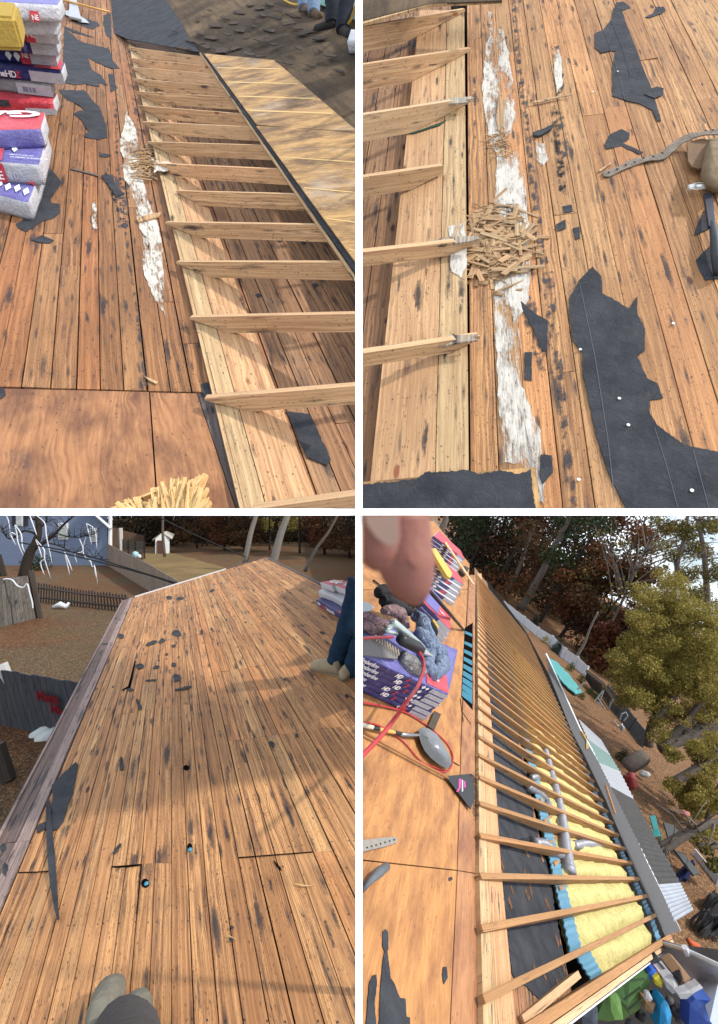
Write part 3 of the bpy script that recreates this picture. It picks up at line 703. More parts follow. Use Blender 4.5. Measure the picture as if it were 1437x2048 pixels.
# upper stack, bottom to top
ub = [
 ((-60, 196, 108, 203), 'bottom bundle of the tall far stack, red and black torn film with a white end', RED, RED, [('F', 0, .45, .5, 1, BLKP), ('F', .62, 1, .0, .45, WHT)], []),
 ((-60, 148, 101, 168), 'grey bundle with white lettering and a red logo, low in the tall stack', GRYP, GRYP, [('T', .72, .98, .2, .8, RED, 'q', 'logo_panel'), ('F', .55, 1, .05, .85, WHT)], [('T', .70, .75, .14, 'Pro-St', INK, 180, 1.2, .0), ('T', .95, .75, .13, 'GAF', INK, 180, 1.2, .02), ('F', .62, .3, .05, '||||| || |||', INKB, 0, 1, 0)]),
 ((-60, 122, 124, 142), 'navy bundle with red corner and white label, third lowest of the tall stack', NAVY, NAVY, [('F', .62, 1, .05, .8, WHT), ('T', .7, 1, 0, 1, RED)], [('F', .27, .2, .075, 'neHD', INK), ('F', .46, .2, .075, 'Z', INKR)]),
 ((-60, 86, 110, 106), 'navy bundle with grey triangles and NE on red, mid height in the tall stack', NAVY, NAVY, [('F', .56, .68, 0, 1, RED, 'q', 'red_band'), ('F', .68, 1, .05, .95, WHT), dia('F', .42, .5, .04, .4), dia('F', .52, .5, .04, .4)], [('F', .585, .45, .05, 'NE', INK)]),
 ((-60, 66, 112, 84), 'navy bundle with the end of a long white word and a pale label, tall stack', NAVY, RED, [('F', .68, 1, .05, .9, WHT), dia('F', .60, .5, .035, .42, LIL)], [('F', .30, .25, .075, 'eHD', INK), ('F', .46, .25, .075, 'Z', INKR), ('F', .74, .3, .055, '10', INKG, 0, 1, 0)]),
 ((-60, 42, 112, 58), 'navy bundle with two white diamonds and red NE square high in the tall stack', NAVY, NAVY, [('F', .60, .72, 0, 1, RED, 'q', 'red_band'), ('F', .72, 1, .03, .97, WHT), dia('F', .42, .5, .045, .45), dia('F', .53, .5, .045, .45)], [('F', .62, .35, .065, 'NE', INK)]),
 ((-60, 30, 110, 40), 'red topped bundle with upside down letters and a pale side, third from the top', WHT, RED_SUN, [('F', .2, .48, .1, .9, RED, 'q', 'red_band')], [('T', .93, .85, .17, 'GAF', INK, 180, 1.5, .03)]),
 ((-60, 0, 118, 10), 'topmost bundle of the tall stack, pale lilac film with a small red NE', WHT, LIL, [('F', .62, .73, .0, .6, RED, 'q', 'red_band')], [('F', .635, .1, .05, 'NE', INK)]),
]
cc = .10
for k, ((x0, y0, x1, y1), lab, bd, tp, de, wo_) in enumerate(ub):
    cc = .12 * (k + 1)
    bundle(TL, [(x0, y0), (x1, y1), (x1 + 8, y1 - 17), (x0 + 12, y0 - 17)], cc, .118, lab, G1, bd, tp, WHT, de, wo_, seed=10 + k)
# ================================================================== torn felt, tar and white rot, upper left
def scrap(fr, poly, label, group, c=.006, seed=0, jag=.9, name='felt_scrap', cat='felt scrap', mat=None, th=.003, curl=True, step=5):
    o = slab(fr, poly, c, th, mat or FELT, name, None, jag=jag, seed=seed, step=step); tag(o, label, cat, group)
    return o
gA = 'torn felt scraps on the brown roof'
scrap(TL, [(129, 54), (160, 83), (220, 98), (226, 120), (240, 137), (225, 137), (208, 131), (190, 123), (175, 113), (185, 140), (203, 150), (216, 171), (200, 165), (198, 173), (175, 168), (150, 170), (130, 165), (126, 125)], 'largest torn black felt piece, beside the tall bundle stack', gA, seed=1)
scrap(TL, [(163, 33), (195, 45), (200, 50), (185, 59), (163, 50), (150, 47)], 'small black felt piece under the steel shovel blade', gA, seed=2)
scrap(TL, [(129, 52), (150, 60), (190, 75), (165, 70), (140, 62)], 'thin black felt strip just below the shovel', gA, seed=3, jag=.4)
scrap(TL, [(118, 180), (170, 180), (185, 200), (200, 215), (213, 250), (215, 275), (195, 279), (165, 272), (178, 262), (170, 252), (165, 242), (147, 228), (160, 221), (172, 221), (150, 205), (135, 200)], 'curved black felt piece between the two bundle piles', gA, seed=4)
scrap(TL, [(90, 325), (125, 364), (108, 388), (101, 398), (103, 405), (120, 408), (121, 425), (105, 438), (90, 440), (75, 448), (52, 463), (37, 455), (32, 447), (47, 440), (40, 400), (60, 340)], 'black felt piece sticking out from under the near bundle pile', gA, seed=5)
scrap(TL, [(64, 479), (85, 470), (108, 480), (100, 486), (80, 485)], 'small dark felt flake alone below the near bundle pile', gA, seed=6, jag=.5)
scrap(TL, [(200, 312), (208, 306), (223, 310), (212, 314)], 'tiny leaf shaped felt flake between the boards and the white rot', gA, seed=7, jag=.2)
scrap(TL, [(203, 350), (226, 349), (232, 372), (250, 386), (232, 393), (221, 375)], 'crumpled felt piece beside the black tar line', gA, seed=8, jag=.8, c=.012, th=.01)
scrap(TL, [(207, 30), (222, 26), (224, 78), (214, 72), (207, 50)], 'narrow felt remnant next to the smooth felt sheet', gA, seed=9, jag=1)
scrap(TL, [(217, 148), (228, 148), (232, 178), (222, 184)], 'short felt remnant just above the black tar line', gA, seed=10, jag=.8)
scrap(TL, [(397, 680), (403, 682), (402, 694), (396, 692)], 'black felt chip pressed against the valley board edge', gA, seed=11, jag=.3)
scrap(TL, [(402, 768), (418, 764), (422, 786), (414, 797), (405, 784)], 'black felt chip at the tip of the nearest rafter', gA, seed=12, jag=.4)
scrap(TL, [(0, 775), (8, 776), (12, 789), (0, 799)], 'black felt corner on the reddish plywood', gA, seed=13, jag=.4)
scrap(TL, [(572, 822), (622, 828), (662, 920), (654, 930), (615, 915)], 'long black felt strip on the pit floor under the nearest rafter', gA, seed=14, jag=.8, c=.004)
for i, (x, y) in enumerate([(517, 590), (631, 569), (607, 485), (560, 480)]):
    scrap(TL, [(x - 6, y), (x, y - 4), (x + 7, y), (x + 2, y + 4)], ['felt chip on the pit floor right of the valley boards', 'felt chip near the middle of the pit floor', 'felt chip beneath the sheathing edge', 'felt chip between two middle rafters'][i], gA, seed=20 + i, jag=.6, c=.004)
patch(TL, [(229, 180), (234, 180), (239, 300), (250, 420), (262, 520), (276, 600), (298, 783), (288, 783), (268, 600), (254, 520), (238, 400), (229, 290)], .004, TAR, 'tar_streak', tl, 1, 1.2, 2)
patch(TL, [(245, 235), (253, 218), (270, 243), (279, 270), (280, 295), (293, 355), (298, 395), (316, 440), (328, 480), (330, 530), (333, 636), (318, 622), (298, 580), (284, 540), (282, 470), (268, 425), (258, 385), (244, 350), (238, 290)], .005, MOULD, 'white_rot', tl, 2, 2.5, 5)
patch(TL, [(183, 405), (192, 402), (197, 420), (197, 458), (184, 462), (180, 430)], .005, MOULD, 'white_rot', tl, 3, 1.5, 3)
patch(TL, [(182, 398), (195, 398), (199, 425), (198, 466), (182, 468), (178, 430)], .004, TAR, 'tar_streak', tl, 4, 1.5, 3)
patch(TL, [(205, 340), (262, 345), (268, 420), (255, 480), (232, 460), (222, 400)], .0035, TAR, 'tar_streak', tl, 14, 3, 8)
patch(TL, [(300, 312), (345, 322), (338, 345), (305, 348)], .075, MOULD, 'white_rot', tl, 5, 2, 5)
# chips and splinters: two piles nobody could count
CHIP = wood('fresh_splinters', (.66, .46, .25), (.42, .26, .13), (.22, .12, .06), .2, .4, .2, .5)
CHIPY = wood('fresh_split_wood', (.80, .60, .30), (.68, .44, .17), (.42, .22, .08), .0, .1, .0, .4)
def chips(fr, cx, cy, rx, ry, n, name, label, seed, L=(.04, .16), W=(.004, .02), hgt=.05, cat='wood chips'):
    rg = random.Random(seed); mb = MB()
    for i in range(n):
        x = cx + rg.gauss(0, .45) * rx; y = cy + rg.gauss(0, .45) * ry
        a = rg.uniform(0, math.pi); l = rg.uniform(*L); w_ = rg.uniform(*W)
        c = fr.pt(x, y, .004 + abs(rg.gauss(0, .4)) * hgt)
        d = (fr.u * math.cos(a) + fr.w * math.sin(a)).normalized(); d = (d + fr.n * rg.uniform(-.12, .12)).normalized()
        t = d.cross(fr.n).normalized(); k = rg.uniform(.2, 1)
        q_ = [c - d * l / 2 - t * w_ / 2 * k, c + d * l / 2 - t * w_ / 2, c + d * l / 2 + t * w_ / 2 * k, c - d * l / 2 + t * w_ / 2]
        mb.hexa(q_, fr.n, rg.uniform(.002, .007), [(0, 0), (l, 0), (l, w_), (0, w_)], (rg.random(), rg.random(), rg.random()))
    o = mb.build(name, CHIP); tag(o, label, cat, None, 'stuff'); return o
chips(TL, 289, 325, 28, 34, 130, 'wood_chips', 'small heap of brown splinters on the white rot beside a rafter tip', 1, (.04, .2), (.005, .022), .05)
o = slab(TL, [(273, 436), (300, 428), (322, 424), (318, 432), (290, 440), (277, 443)], .02, .012, CHIP, 'wood_splinter', None, jag=.6); tag(o, 'flat brown splinter lying across the white rot', 'wood splinter')
for i, (p, l) in enumerate([([(142, 335), (170, 342), (198, 349), (197, 352), (170, 345), (142, 338)], 'long dark splinter lying across the middle boards'), ([(289, 752), (305, 758), (316, 764), (312, 767), (298, 760)], 'pale curled splinter near the plywood joint')]):
    o = slab(TL, p, .01, .006, CHIP if i else W_GR, 'wood_splinter', None); tag(o, l, 'wood splinter')
# splintered board end at the bottom edge
def broken():
    rg = random.Random(3); root = thing('broken_board', 'splintered pale end of a broken board at the bottom of the brown roof', 'broken board', TL.pt(345, 1012))
    mb = MB()
    for g_, (sx0, sy0, ex0, ey0, ex1, ey1, n_) in enumerate([(330, 1060, 290, 990, 330, 958, 40), (345, 1062, 328, 962, 372, 950, 45), (352, 1050, 372, 962, 412, 946, 60), (372, 1055, 398, 968, 420, 1004, 50), (300, 1060, 232, 1004, 300, 986, 30)]):
        for i in range(n_):
            t = rg.random(); h0 = .02 + .09 * rg.random()
            e = TL.pt(ex0 + (ex1 - ex0) * t + rg.gauss(0, 2), ey0 + (ey1 - ey0) * t + rg.uniform(-2, 26), h0 + .03 * rg.random()); s_ = TL.pt(sx0 + rg.gauss(0, 14), sy0, h0 * .7)
            wv = (e - s_).cross(TL.n).normalized() * rg.uniform(.006, .024)
            mb.hexa([s_ - wv, e - wv * rg.uniform(.1, .6), e + wv * rg.uniform(0, .3), s_ + wv], TL.n, .008, [(0, 0), (.3, 0), (.3, .04), (0, .04)], (rg.random(), rg.random(), rg.random() * .6))
    o = mb.build('splinters', CHIPY, root); cut(o, [PZ0])
    mb = MB()
    for (x0, y0, x1, y1, ww) in [(195, 1030, 315, 980, 9), (200, 1040, 330, 1000, 12), (310, 1040, 372, 968, 16), (352, 1040, 413, 948, 14), (372, 1045, 416, 975, 12), (385, 1045, 422, 1002, 9)]:
        a, b_ = TL.pt(x0, y0, .05), TL.pt(x1, y1, .09); wv = (b_ - a).cross(TL.n).normalized() * ww * .0011
        mb.hexa([a - wv, b_ - wv * .5, b_ + wv * .5, a + wv], TL.n, .02, [(0, 0), (.3, 0), (.3, .05), (0, .05)], (rg.random(), rg.random(), .1))
    o = mb.build('split_slivers', CHIPY, root); cut(o, [PZ0])
broken()
# ================================================================== far side of the upper left roof
SHING = flat('old_shingle', (.075, .06, .05), .95, .1, 0, .5, 30)
rg = random.Random(11)
def torn(poly, lab, grp, seed, c=.03, mat=None): return scrap(T2, poly, lab, grp, c, seed, .8, 'torn_shingle', 'torn shingle', mat or SHING, .008)
spots = [(365, 95, 28), (395, 84, 22), (425, 75, 26), (440, 100, 30), (470, 96, 26), (500, 108, 30), (520, 112, 18), (480, 60, 22), (505, 36, 18), (530, 30, 22), (555, 34, 26), (575, 46, 30), (595, 55, 20), (560, 20, 18), (520, 15, 24), (540, 8, 20), (600, 66, 24), (620, 62, 26), (500, 10, 14), (420, 20, 12), (398, 66, 18), (455, 68, 14), (560, 122, 16), (350, 60, 10), (430, 50, 24), (450, 34, 20), (480, 24, 26), (395, 40, 14), (540, 60, 26), (585, 30, 26), (520, 80, 24), (550, 88, 20), (600, 96, 22), (640, 76, 24), (660, 110, 22), (620, 130, 18), (680, 140, 20), (470, 46, 18), (510, 52, 16), (490, 76, 14), (575, 126, 14), (640, 100, 12), (380, 80, 20), (410, 92, 24), (610, 20, 20)]
for i, (x, y, s_) in enumerate(spots):
    a = rg.uniform(-.1, .35); p = []
    for k in range(6):
        th_ = (k + rg.uniform(-.25, .25)) / 6 * 2 * math.pi; r = rg.uniform(.45, 1.35)
        X = math.cos(th_) * s_ * .55 * r; Y = math.sin(th_) * s_ * .15 * r
        p.append((x + X * math.cos(a) - Y * math.sin(a), y + X * math.sin(a) + Y * math.cos(a)))
    o = torn(p, 'torn dark shingle piece in the litter across the worn slope', 'torn shingles on the worn slope', i, .02 + rg.random() * .05)
# legs of two people at the top of the slope
DEN = flat('light_jeans', (.16, .23, .33), .85, .1, 0, .3, 25); BLK = flat('dark_trousers', (.02, .022, .03), .85, .1, 0, .4, 25); BOOT = flat('brown_boots', (.10, .06, .035), .8); BOOT2 = flat('black_boots', (.02, .018, .016), .8)
def legs(fr, label, feet, mat, bmat, h, lean=(0, 0), r=(.075, .095), c0=0.0, hips=None):
    """two clothed legs standing on the roof; feet: (heel px, toe px) each"""
    base = fr.pt(*feet[0][0], c0); root = thing('person', label, 'person', base)
    tops = []
    for i, (hp, tp) in enumerate(feet):
        H_ = fr.pt(*hp, c0); T_ = fr.pt(*tp, c0); d = (T_ - H_).normalized(); up = Vector((0, 0, 1))
        ank = H_ + up * .09; knee = ank + up * h * .5 + d * .05 + Vector((lean[0] * .5, lean[1] * .5, 0)); hip = ank + up * h + Vector((lean[0], lean[1], 0))
        mb = MB(); tube(mb, smoothpts([ank - up * .03, ank + up * .05, (ank + knee) / 2 + d * -.015, knee, (knee + hip) / 2, hip], 4), [r[0] * (1 + .35 * (k / 20)) * (1 + .05 * math.sin(k * 2.3)) for k in range(21)], 12)
        mb.build('trouser_leg', mat, root, smooth=True)
        mb = MB(); L = (T_ - H_).length; L = .29; s0 = H_ - d * .05
        P = [s0 + up * .055, s0 + d * L * .35 + up * .06, s0 + d * L * .7 + up * .045, s0 + d * L + up * .03]
        tube(mb, smoothpts(P, 4), [.045, .05, .052, .052, .052, .052, .05, .05, .05, .052, .05, .04, .022], 10)
        tube(mb, [ank - up * .05, ank + up * .03], .052, 10); mb.build('boot', bmat, root, smooth=True)
legs(T2, 'person in light blue jeans, lower legs seen at the top of the worn slope', [((608, 27), (616, 31)), ((628, 37), (640, 40))], DEN, BOOT, .62)
legs(T2, 'person in dark trousers walking at the upper edge of the worn slope', [((664, 60), (655, 62)), ((686, 72), (694, 75))], BLK, BOOT2, .8, (.08, 0))
TARP = flat('teal_tarp', (.05, .20, .17), .5, .3, 0, .3, 8)
o = slab(T2, [(640, -20), (730, -20), (730, 50), (672, 20), (640, 8)], .04, .01, TARP, 'tarpaulin', None, jag=.8); cut(o, [PX0]); tag(o, 'teal tarpaulin behind the walking people at the top corner', 'tarpaulin')
mb = MB(); tube(mb, smoothpts([T2.pt(560, -6, .05), T2.pt(585, 8, .03), T2.pt(612, 8, .03), T2.pt(640, 2, .03), T2.pt(690, 50, .04), T2.pt(712, 10, .25)], 6), .012, 6)
o = mb.build('yellow_rope', flat('yellow_cord', (.65, .40, .04), .5)); cut(o, [PX0]); tag(o, 'yellow cord looping past the walking people', 'cord')
o = bundle(T2, [(693, 83), (735, 84), (735, 60), (702, 58)], .12, .10, 'white wrapped bundle at the far right edge of the worn slope', None, WHT, WHT, WHT)
cutb = [c for c in o.children if c.type == 'MESH']; [cut(c, [PX0]) for c in cutb]
# shovel and yellow block
STEEL = flat('scuffed_steel', (.42, .43, .44), .35, .5, .7, .35, 40); WOODH = flat('varnished_handle', (.62, .33, .08), .4, .5, 0, .2, 30)
sv = thing('shingle_shovel', 'steel tear-off shovel with a yellow wooden handle lying beyond the stack', 'shovel', TL.pt(160, 40))
mb = MB(); tube(mb, [TL.pt(100, -6, .06), TL.pt(150, 6, .09), TL.pt(219, 24, .03)], .016, 8); mb.build('handle', WOODH, sv, smooth=True)
slab(TL, [(122, 24), (138, 20), (172, 38), (179, 46), (160, 44)], .03, .004, STEEL, 'blade', sv)
slab(TL, [(140, -5), (152, -5), (163, 38), (138, 32)], .07, .03, STEEL, 'socket_plate', sv)
mb = MB()
q_ = [TL.pt(-30, 30, 1.14), TL.pt(30, 34, 1.14), TL.pt(36, 6, 1.14), TL.pt(-20, 0, 1.14)]; mb.hexa(q_, TL.n, .16, [(0, 0)] * 4)
o = mb.build('sponge_block', flat('yellow_foam', (.36, .25, .06), .9, .1, 0, .35, 60, .6)); tag(o, 'yellow foam block resting on top of the tall stack', 'foam block')
bm = bmesh.new(); bm.from_mesh(o.data); bmesh.ops.bevel(bm, geom=bm.edges[:], offset=.02, segments=3, affect='EDGES'); bm.to_mesh(o.data); bm.free()

# ================================================================== upper right details
gB = 'torn felt scraps on the orange roof'
def c8(L): return [(1070 + x / 3.916, y / 3.916) for x, y in L]
def r4(L): return [(725 + x / 2.018, 508 + y / 2.018) for x, y in L]
def r3(L): return [(725 + x / 2.018, y / 2.018) for x, y in L]
def c5(L): return [(1160 + x / 5.188, 230 + y / 5.188) for x, y in L]
CR_ = [PX1, PZ0]
def trs(poly, lab, seed, jag=.7, c=.006, th=.004, nm='felt_scrap'):
    o = scrap(TR, poly, lab, gB, c, seed, jag, nm, th=th); cut(o, CR_); return o
trs(c8([(620, 55), (680, 70), (720, 190), (790, 370), (860, 560), (905, 660), (960, 840), (990, 945), (960, 945), (920, 860), (820, 810), (710, 785), (610, 750), (610, 520), (635, 400), (590, 395), (520, 415), (470, 370), (470, 260), (540, 230), (600, 150)]), 'long pointed black felt piece with chalk lines in the upper part of the orange roof', 1, .5)
trs(c8([(900, 700), (955, 675), (1010, 690), (1005, 740), (940, 768), (860, 735)]), 'round felt flap curled at the edge of the long pointed piece', 2, .6, .012)
trs(c8([(640, 18), (700, 12), (750, 60), (680, 82), (640, 60)]), 'small felt flake at the tip of the long pointed piece', 3, .6)
trs(c8([(865, 135), (930, 100), (950, 55), (1010, 50), (1025, 80), (1000, 100), (900, 138)]), 'small felt flake near the large knot hole', 4, .5)
trs(c8([(545, 1130), (590, 1050), (680, 1010), (745, 1045), (740, 1085), (690, 1118), (850, 1190), (820, 1208), (680, 1140), (560, 1165)]), 'felt flake with a tail reaching under the leather strap', 5, .5)
big = trs(r4([(835, 180), (880, 100), (930, 50), (965, 90), (970, 160), (1030, 190), (1075, 220), (1110, 170), (1110, 240), (1140, 300), (1140, 390), (1110, 410), (1150, 500), (1190, 520), (1215, 580), (1160, 590), (1160, 640), (1190, 690), (1300, 770), (1450, 800), (1450, 1045), (1075, 1045), (1000, 900), (940, 720), (920, 620), (890, 480), (890, 400), (850, 350), (835, 250)]), 'very large black felt sheet across the lower right of the orange roof', 6, .8, .007)
trs(r4([(640, 190), (700, 240), (750, 270), (745, 390), (725, 390), (690, 300), (650, 230)]), 'wedge shaped felt remnant below the splinter heap', 7, .8)
trs(r4([(655, 395), (685, 395), (685, 510), (655, 505)]), 'short rectangular felt remnant on the white streaks', 8, .8)
trs(r3([(808, 832), (845, 825), (850, 852), (815, 860)]), 'uppermost of three small felt chips on one board', 9, .3)
trs(r3([(783, 905), (820, 885), (822, 920), (790, 932)]), 'left one of three small felt chips on one board', 10, .3)
trs(r3([(850, 920), (875, 915), (880, 960), (860, 966)]), 'lowest of three small felt chips on one board', 11, .3)
trs([(1412, 415), (1420, 457), (1389, 471), (1393, 455)], 'triangular felt chip left of the hammer handle', 12, .4)
trs([(1393, 519), (1424, 488), (1445, 540), (1445, 556), (1412, 560), (1399, 538)], 'felt piece under the end of the hammer handle', 13, .7)
trs([(1066, 264), (1090, 256), (1111, 245), (1103, 258), (1078, 271), (1068, 270)], 'curled felt strip lying over the tar band', 14, .5, .02, .012)
trs(r4([(720, 810), (765, 812), (770, 880), (730, 925), (718, 900)]), 'cracked granular felt lump beside the plywood corner', 15, .7, .012, .01)
CHALK = flat('chalk_line', (.15, .15, .17), .9)
for i, L in enumerate([r4([(880, 130), (940, 420), (990, 740), (1020, 1000)]), r4([(1180, 700), (1230, 860), (1275, 1030)]), r4([(1335, 790), (1365, 900), (1400, 1030)]), c8([(600, 160), (690, 380), (755, 600)]), c8([(545, 240), (600, 400), (660, 600), (705, 780)])]):
    mb = MB(); tube(mb, [TR.pt(x, y, .0078) for x, y in L], .0016, 4); o = mb.build('chalk_line', CHALK, big if i < 3 else [x for x in bpy.data.objects if x.name.startswith('felt_scrap') and 'chalk' in x.get('label', '')][0]); cut(o, CR_)
def pt3(poly, c, m, nm, seed, jag, edge):
    o = patch(TR, poly, c, m, nm, tr, seed, jag, edge); cut(o, CR_); return o
pt3([(974, 17), (987, 22), (990, 49), (1011, 57), (1019, 94), (1029, 148), (1034, 237), (1021, 291), (1043, 304), (1055, 346), (1058, 395), (1064, 470), (1066, 560), (1062, 600), (1040, 640), (1030, 720), (1060, 800), (1086, 860), (1095, 960), (1090, 1015), (1070, 1000), (1040, 930), (1004, 930), (996, 850), (990, 740), (986, 600), (985, 430), (990, 310), (978, 290), (968, 236), (961, 170), (968, 100), (975, 62), (970, 40)], .005, MOULD, 'white_rot', 31, 2.2, 5)
pt3([(1000, 600), (1040, 610), (1050, 700), (1050, 790), (1070, 900), (1080, 1010), (1060, 940), (1030, 900), (1012, 880), (1000, 760)], .0055, MOULD, 'white_rot', 33, 3, 8)
pt3([(1104, 95), (1118, 92), (1126, 120), (1128, 172), (1112, 188), (1106, 140)], .005, MOULD, 'white_rot', 34, 1.5, 3)
pt3([(1100, 90), (1120, 88), (1132, 170), (1126, 200), (1108, 192)], .004, TAR, 'tar_streak', 35, 1.5, 3)
pt3([(1070, 280), (1092, 285), (1100, 320), (1085, 335), (1072, 320)], .005, MOULD, 'white_rot', 36, 1.5, 3)
pt3([(1022, -5), (1031, -5), (1044, 120), (1055, 200), (1068, 300), (1080, 400), (1092, 495), (1112, 560), (1116, 640), (1130, 740), (1142, 880), (1158, 1020), (1138, 1020), (1124, 880), (1112, 760), (1094, 640), (1084, 560), (1072, 480), (1060, 380), (1050, 280), (1038, 190), (1030, 90)], .004, TAR, 'tar_streak', 37, 1.5, 2)
pt3([(1050, 580), (1075, 600), (1100, 650), (1106, 740), (1080, 760), (1060, 700), (1045, 640)], .0038, TAR, 'tar_streak', 38, 3, 5)
pt3([(1100, 200), (1140, 215), (1150, 300), (1140, 380), (1120, 400), (1105, 300)], .0036, TAR, 'tar_streak', 39, 3, 14)
pt3([(893, 450), (935, 440), (937, 530), (925, 560), (900, 545)], .054, MOULD, 'white_rot', 40, 2, 5)
pt3([(1005, 395), (1040, 400), (1050, 500), (1040, 560), (1010, 480)], .0058, TAR, 'tar_streak', 41, 3, 9)
chips(TR, 990, 490, 62, 75, 420, 'wood_chips', 'heap of light splinters between the valley board and the white rot', 2, (.03, .26), (.004, .045), .035)
chips(TR, 1000, 285, 22, 28, 50, 'wood_chips', 'small heap of splinters on the upper white rot', 3, (.03, .10), (.004, .012), .04)
for i, (L, l, m) in enumerate([([(1060, 205), (1080, 200), (1110, 193), (1146, 189), (1110, 196), (1080, 204)], 'thin splinter lying across the tar band', CHIP), ([(998, 190), (1010, 200), (1008, 245), (998, 262), (993, 240)], 'loose brown splinter on the white rot', CHIP), ([(819, 267), (845, 258), (893, 240), (880, 250), (830, 266)], 'dark green sliver in the gap of the valley board', flat('green_sliver', (.02, .05, .035), .8)), ([(1198, 340), (1222, 324), (1224, 326), (1200, 343)], 'thin pale splinter touching the strap tip', CHIP)]):
    o = slab(TR, L, .02 if i < 2 else (.056 if i == 2 else .012), .006, m, 'wood_splinter', None, jag=.3); tag(o, l, 'wood splinter')
NAIL = flat('galvanised_nail', (.72, .72, .70), .4, .5, .6)
nl = [((1236, 143), 'roofing nail head on the long pointed felt piece'), ((1187, 184), 'roofing nail left of the long pointed felt piece'), ((1347, 647), 'roofing nail on the boards right of the big sheet'), ((1161, 699), 'roofing nail at the left edge of the big sheet'), ((1239, 797), 'upper of two nails in the middle of the big sheet'), ((1257, 850), 'lower of two nails in the middle of the big sheet'), ((1158, 959), 'roofing nail on the tar band near the bottom'), ((1384, 981), 'roofing nail at the bottom right of the big sheet')]
for (x, y), l in nl:
    mb = MB(); c = TR.pt(x, y, .010); tube(mb, [c, c + TR.n * .003], .0085, 10); tube(mb, [c - TR.n * .01, c], .003, 6); o = mb.build('roofing_nail', NAIL); tag(o, l, 'nail', 'roofing nails')
# leather belt strap, flap, pouch, hammer
LEA = flat('worn_grey_leather', (.20, .165, .13), .75, .25, 0, .3, 30, .3); LEAB = flat('brown_leather', (.15, .085, .04), .7, .3, 0, .35, 20, .4); SUE = flat('suede_pouch', (.20, .15, .095), .9, .1, 0, .45, 14, .6)
belt = thing('tool_belt', 'worn leather tool belt with punched strap and suede pouch at the right edge', 'tool belt', TR.pt(1330, 310))
cl = [(1207, 350, .01), (1212, 348, .012), (1237, 338, .012), (1268, 324, .014), (1295, 317, .016), (1326, 311, .02), (1337, 301, .03), (1353, 288, .04), (1372, 276, .055), (1401, 267, .075), (1445, 262, .09)]
P = smoothpts([TR.pt(x, y, c) for x, y, c in cl], 4); mb = MB(); V = []; Fc = []
hwid = 8.6 * TR.pt(1300, 310).y / 1000
for i, p in enumerate(P):
    d = (P[min(i + 1, len(P) - 1)] - P[max(0, i - 1)]).normalized(); t = d.cross(TR.n).normalized(); k = min(1, .45 + i * .14)
    for sx_, sz in ((-1, 0), (1, 0), (1, -.008), (-1, -.008)): V.append(p + t * hwid * k * sx_ + TR.n * (sz + .004 * math.sin(i * .9) * sx_))
for i in range(len(P) - 1):
    for k in range(4): Fc.append((i * 4 + k, i * 4 + (k + 1) % 4, i * 4 + 4 + (k + 1) % 4, i * 4 + 4 + k))
Fc += [(3, 2, 1, 0), tuple(len(V) - 4 + k for k in range(4))]
cut(mk('strap', V, Fc, LEA, belt, smooth=False), [pline(TR, (1445, 0), (1445, 800), (1300, 300))])
HOL = flat('punched_hole', (.015, .012, .01), .9)
for x, y, c in ((1218, 345, .019), (1235, 338, .019), (1252, 330, .02), (1270, 324, .022), (1287, 316, .024), (1307, 313, .027), (1325, 306, .035), (1412, 261, .09), (1426, 260, .092)):
    mb = MB(); p = TR.pt(x, y, c); tube(mb, [p, p + TR.n * .0015], .007 * 1.3, 8); mb.build('punch_hole', HOL, belt)
slab(TR, [(1375, 284), (1405, 277), (1422, 280), (1412, 332), (1400, 337), (1386, 334), (1377, 322)], .05, .01, LEAB, 'flap', belt, jag=.4)
def pouch():
    out = [(1418, 276), (1450, 276), (1450, 386), (1425, 386), (1411, 381), (1401, 362), (1401, 335), (1408, 300)]
    cx, cy = 1432, 335; V = []; Fc = []; R_ = 6; n = len(out); dense = []
    for i in range(n):
        a, b_ = out[i], out[(i + 1) % n]
        for k in range(4): dense.append((a[0] + (b_[0] - a[0]) * k / 4, a[1] + (b_[1] - a[1]) * k / 4))
    n = len(dense)
    for r in range(R_ + 1):
        t = r / R_; h = .012 + .13 * math.sqrt(max(0, 1 - (1 - t) ** 2))
        for x, y in dense:
            px_, py_ = x + (cx - x) * t * .95, y + (cy - y) * t * .95
            V.append(TR.pt(px_, py_, h) + TR.n * noise.noise(Vector((px_ * .09, py_ * .09, 3))) * .015 * t)
    for r in range(R_):
        for i in range(n): Fc.append((r * n + i, r * n + (i + 1) % n, (r + 1) * n + (i + 1) % n, (r + 1) * n + i))
    Fc.append(tuple(R_ * n + i for i in range(n)))
    cut(mk('pouch', V, Fc, SUE, belt, smooth=True), [pline(TR, (1446, 0), (1446, 800), (1300, 300))])
pouch()
mb = MB(); c = TR.pt(1398, 372, .06)
tube(mb, [c + TR.w * .055 * math.cos(t / 12 * 6.283) * 1.1 + TR.u * .035 * math.sin(t / 12 * 6.283) for t in range(13)], .003, 6, cap=False); mb.build('hammer_loop', NAIL, belt, smooth=True)
hm = thing('hammer', 'hammer with a polished face and black handle hanging below the pouch', 'hammer', TR.pt(1420, 400))
mb = MB(); a = TR.pt(1377, 376, .05); b_ = TR.pt(1390, 374, .05); tube(mb, [a, a + (b_ - a) * .08, a + (b_ - a) * .8, b_], [.016, .019, .019, .015], 14); tube(mb, [b_, TR.pt(1420, 372, .05)], [.013, .018], 10); mb.build('head', NAIL, hm, smooth=True)
BLU = flat('dark_blue_steel', (.03, .035, .05), .4, .5, .3, .3, 50); RUB = flat('black_rubber', (.03, .037, .045), .6, .3, 0, .2, 60)
slab(TR, [(1409, 386), (1425, 386), (1432, 452), (1419, 452)], .06, .02, BLU, 'shank', hm)
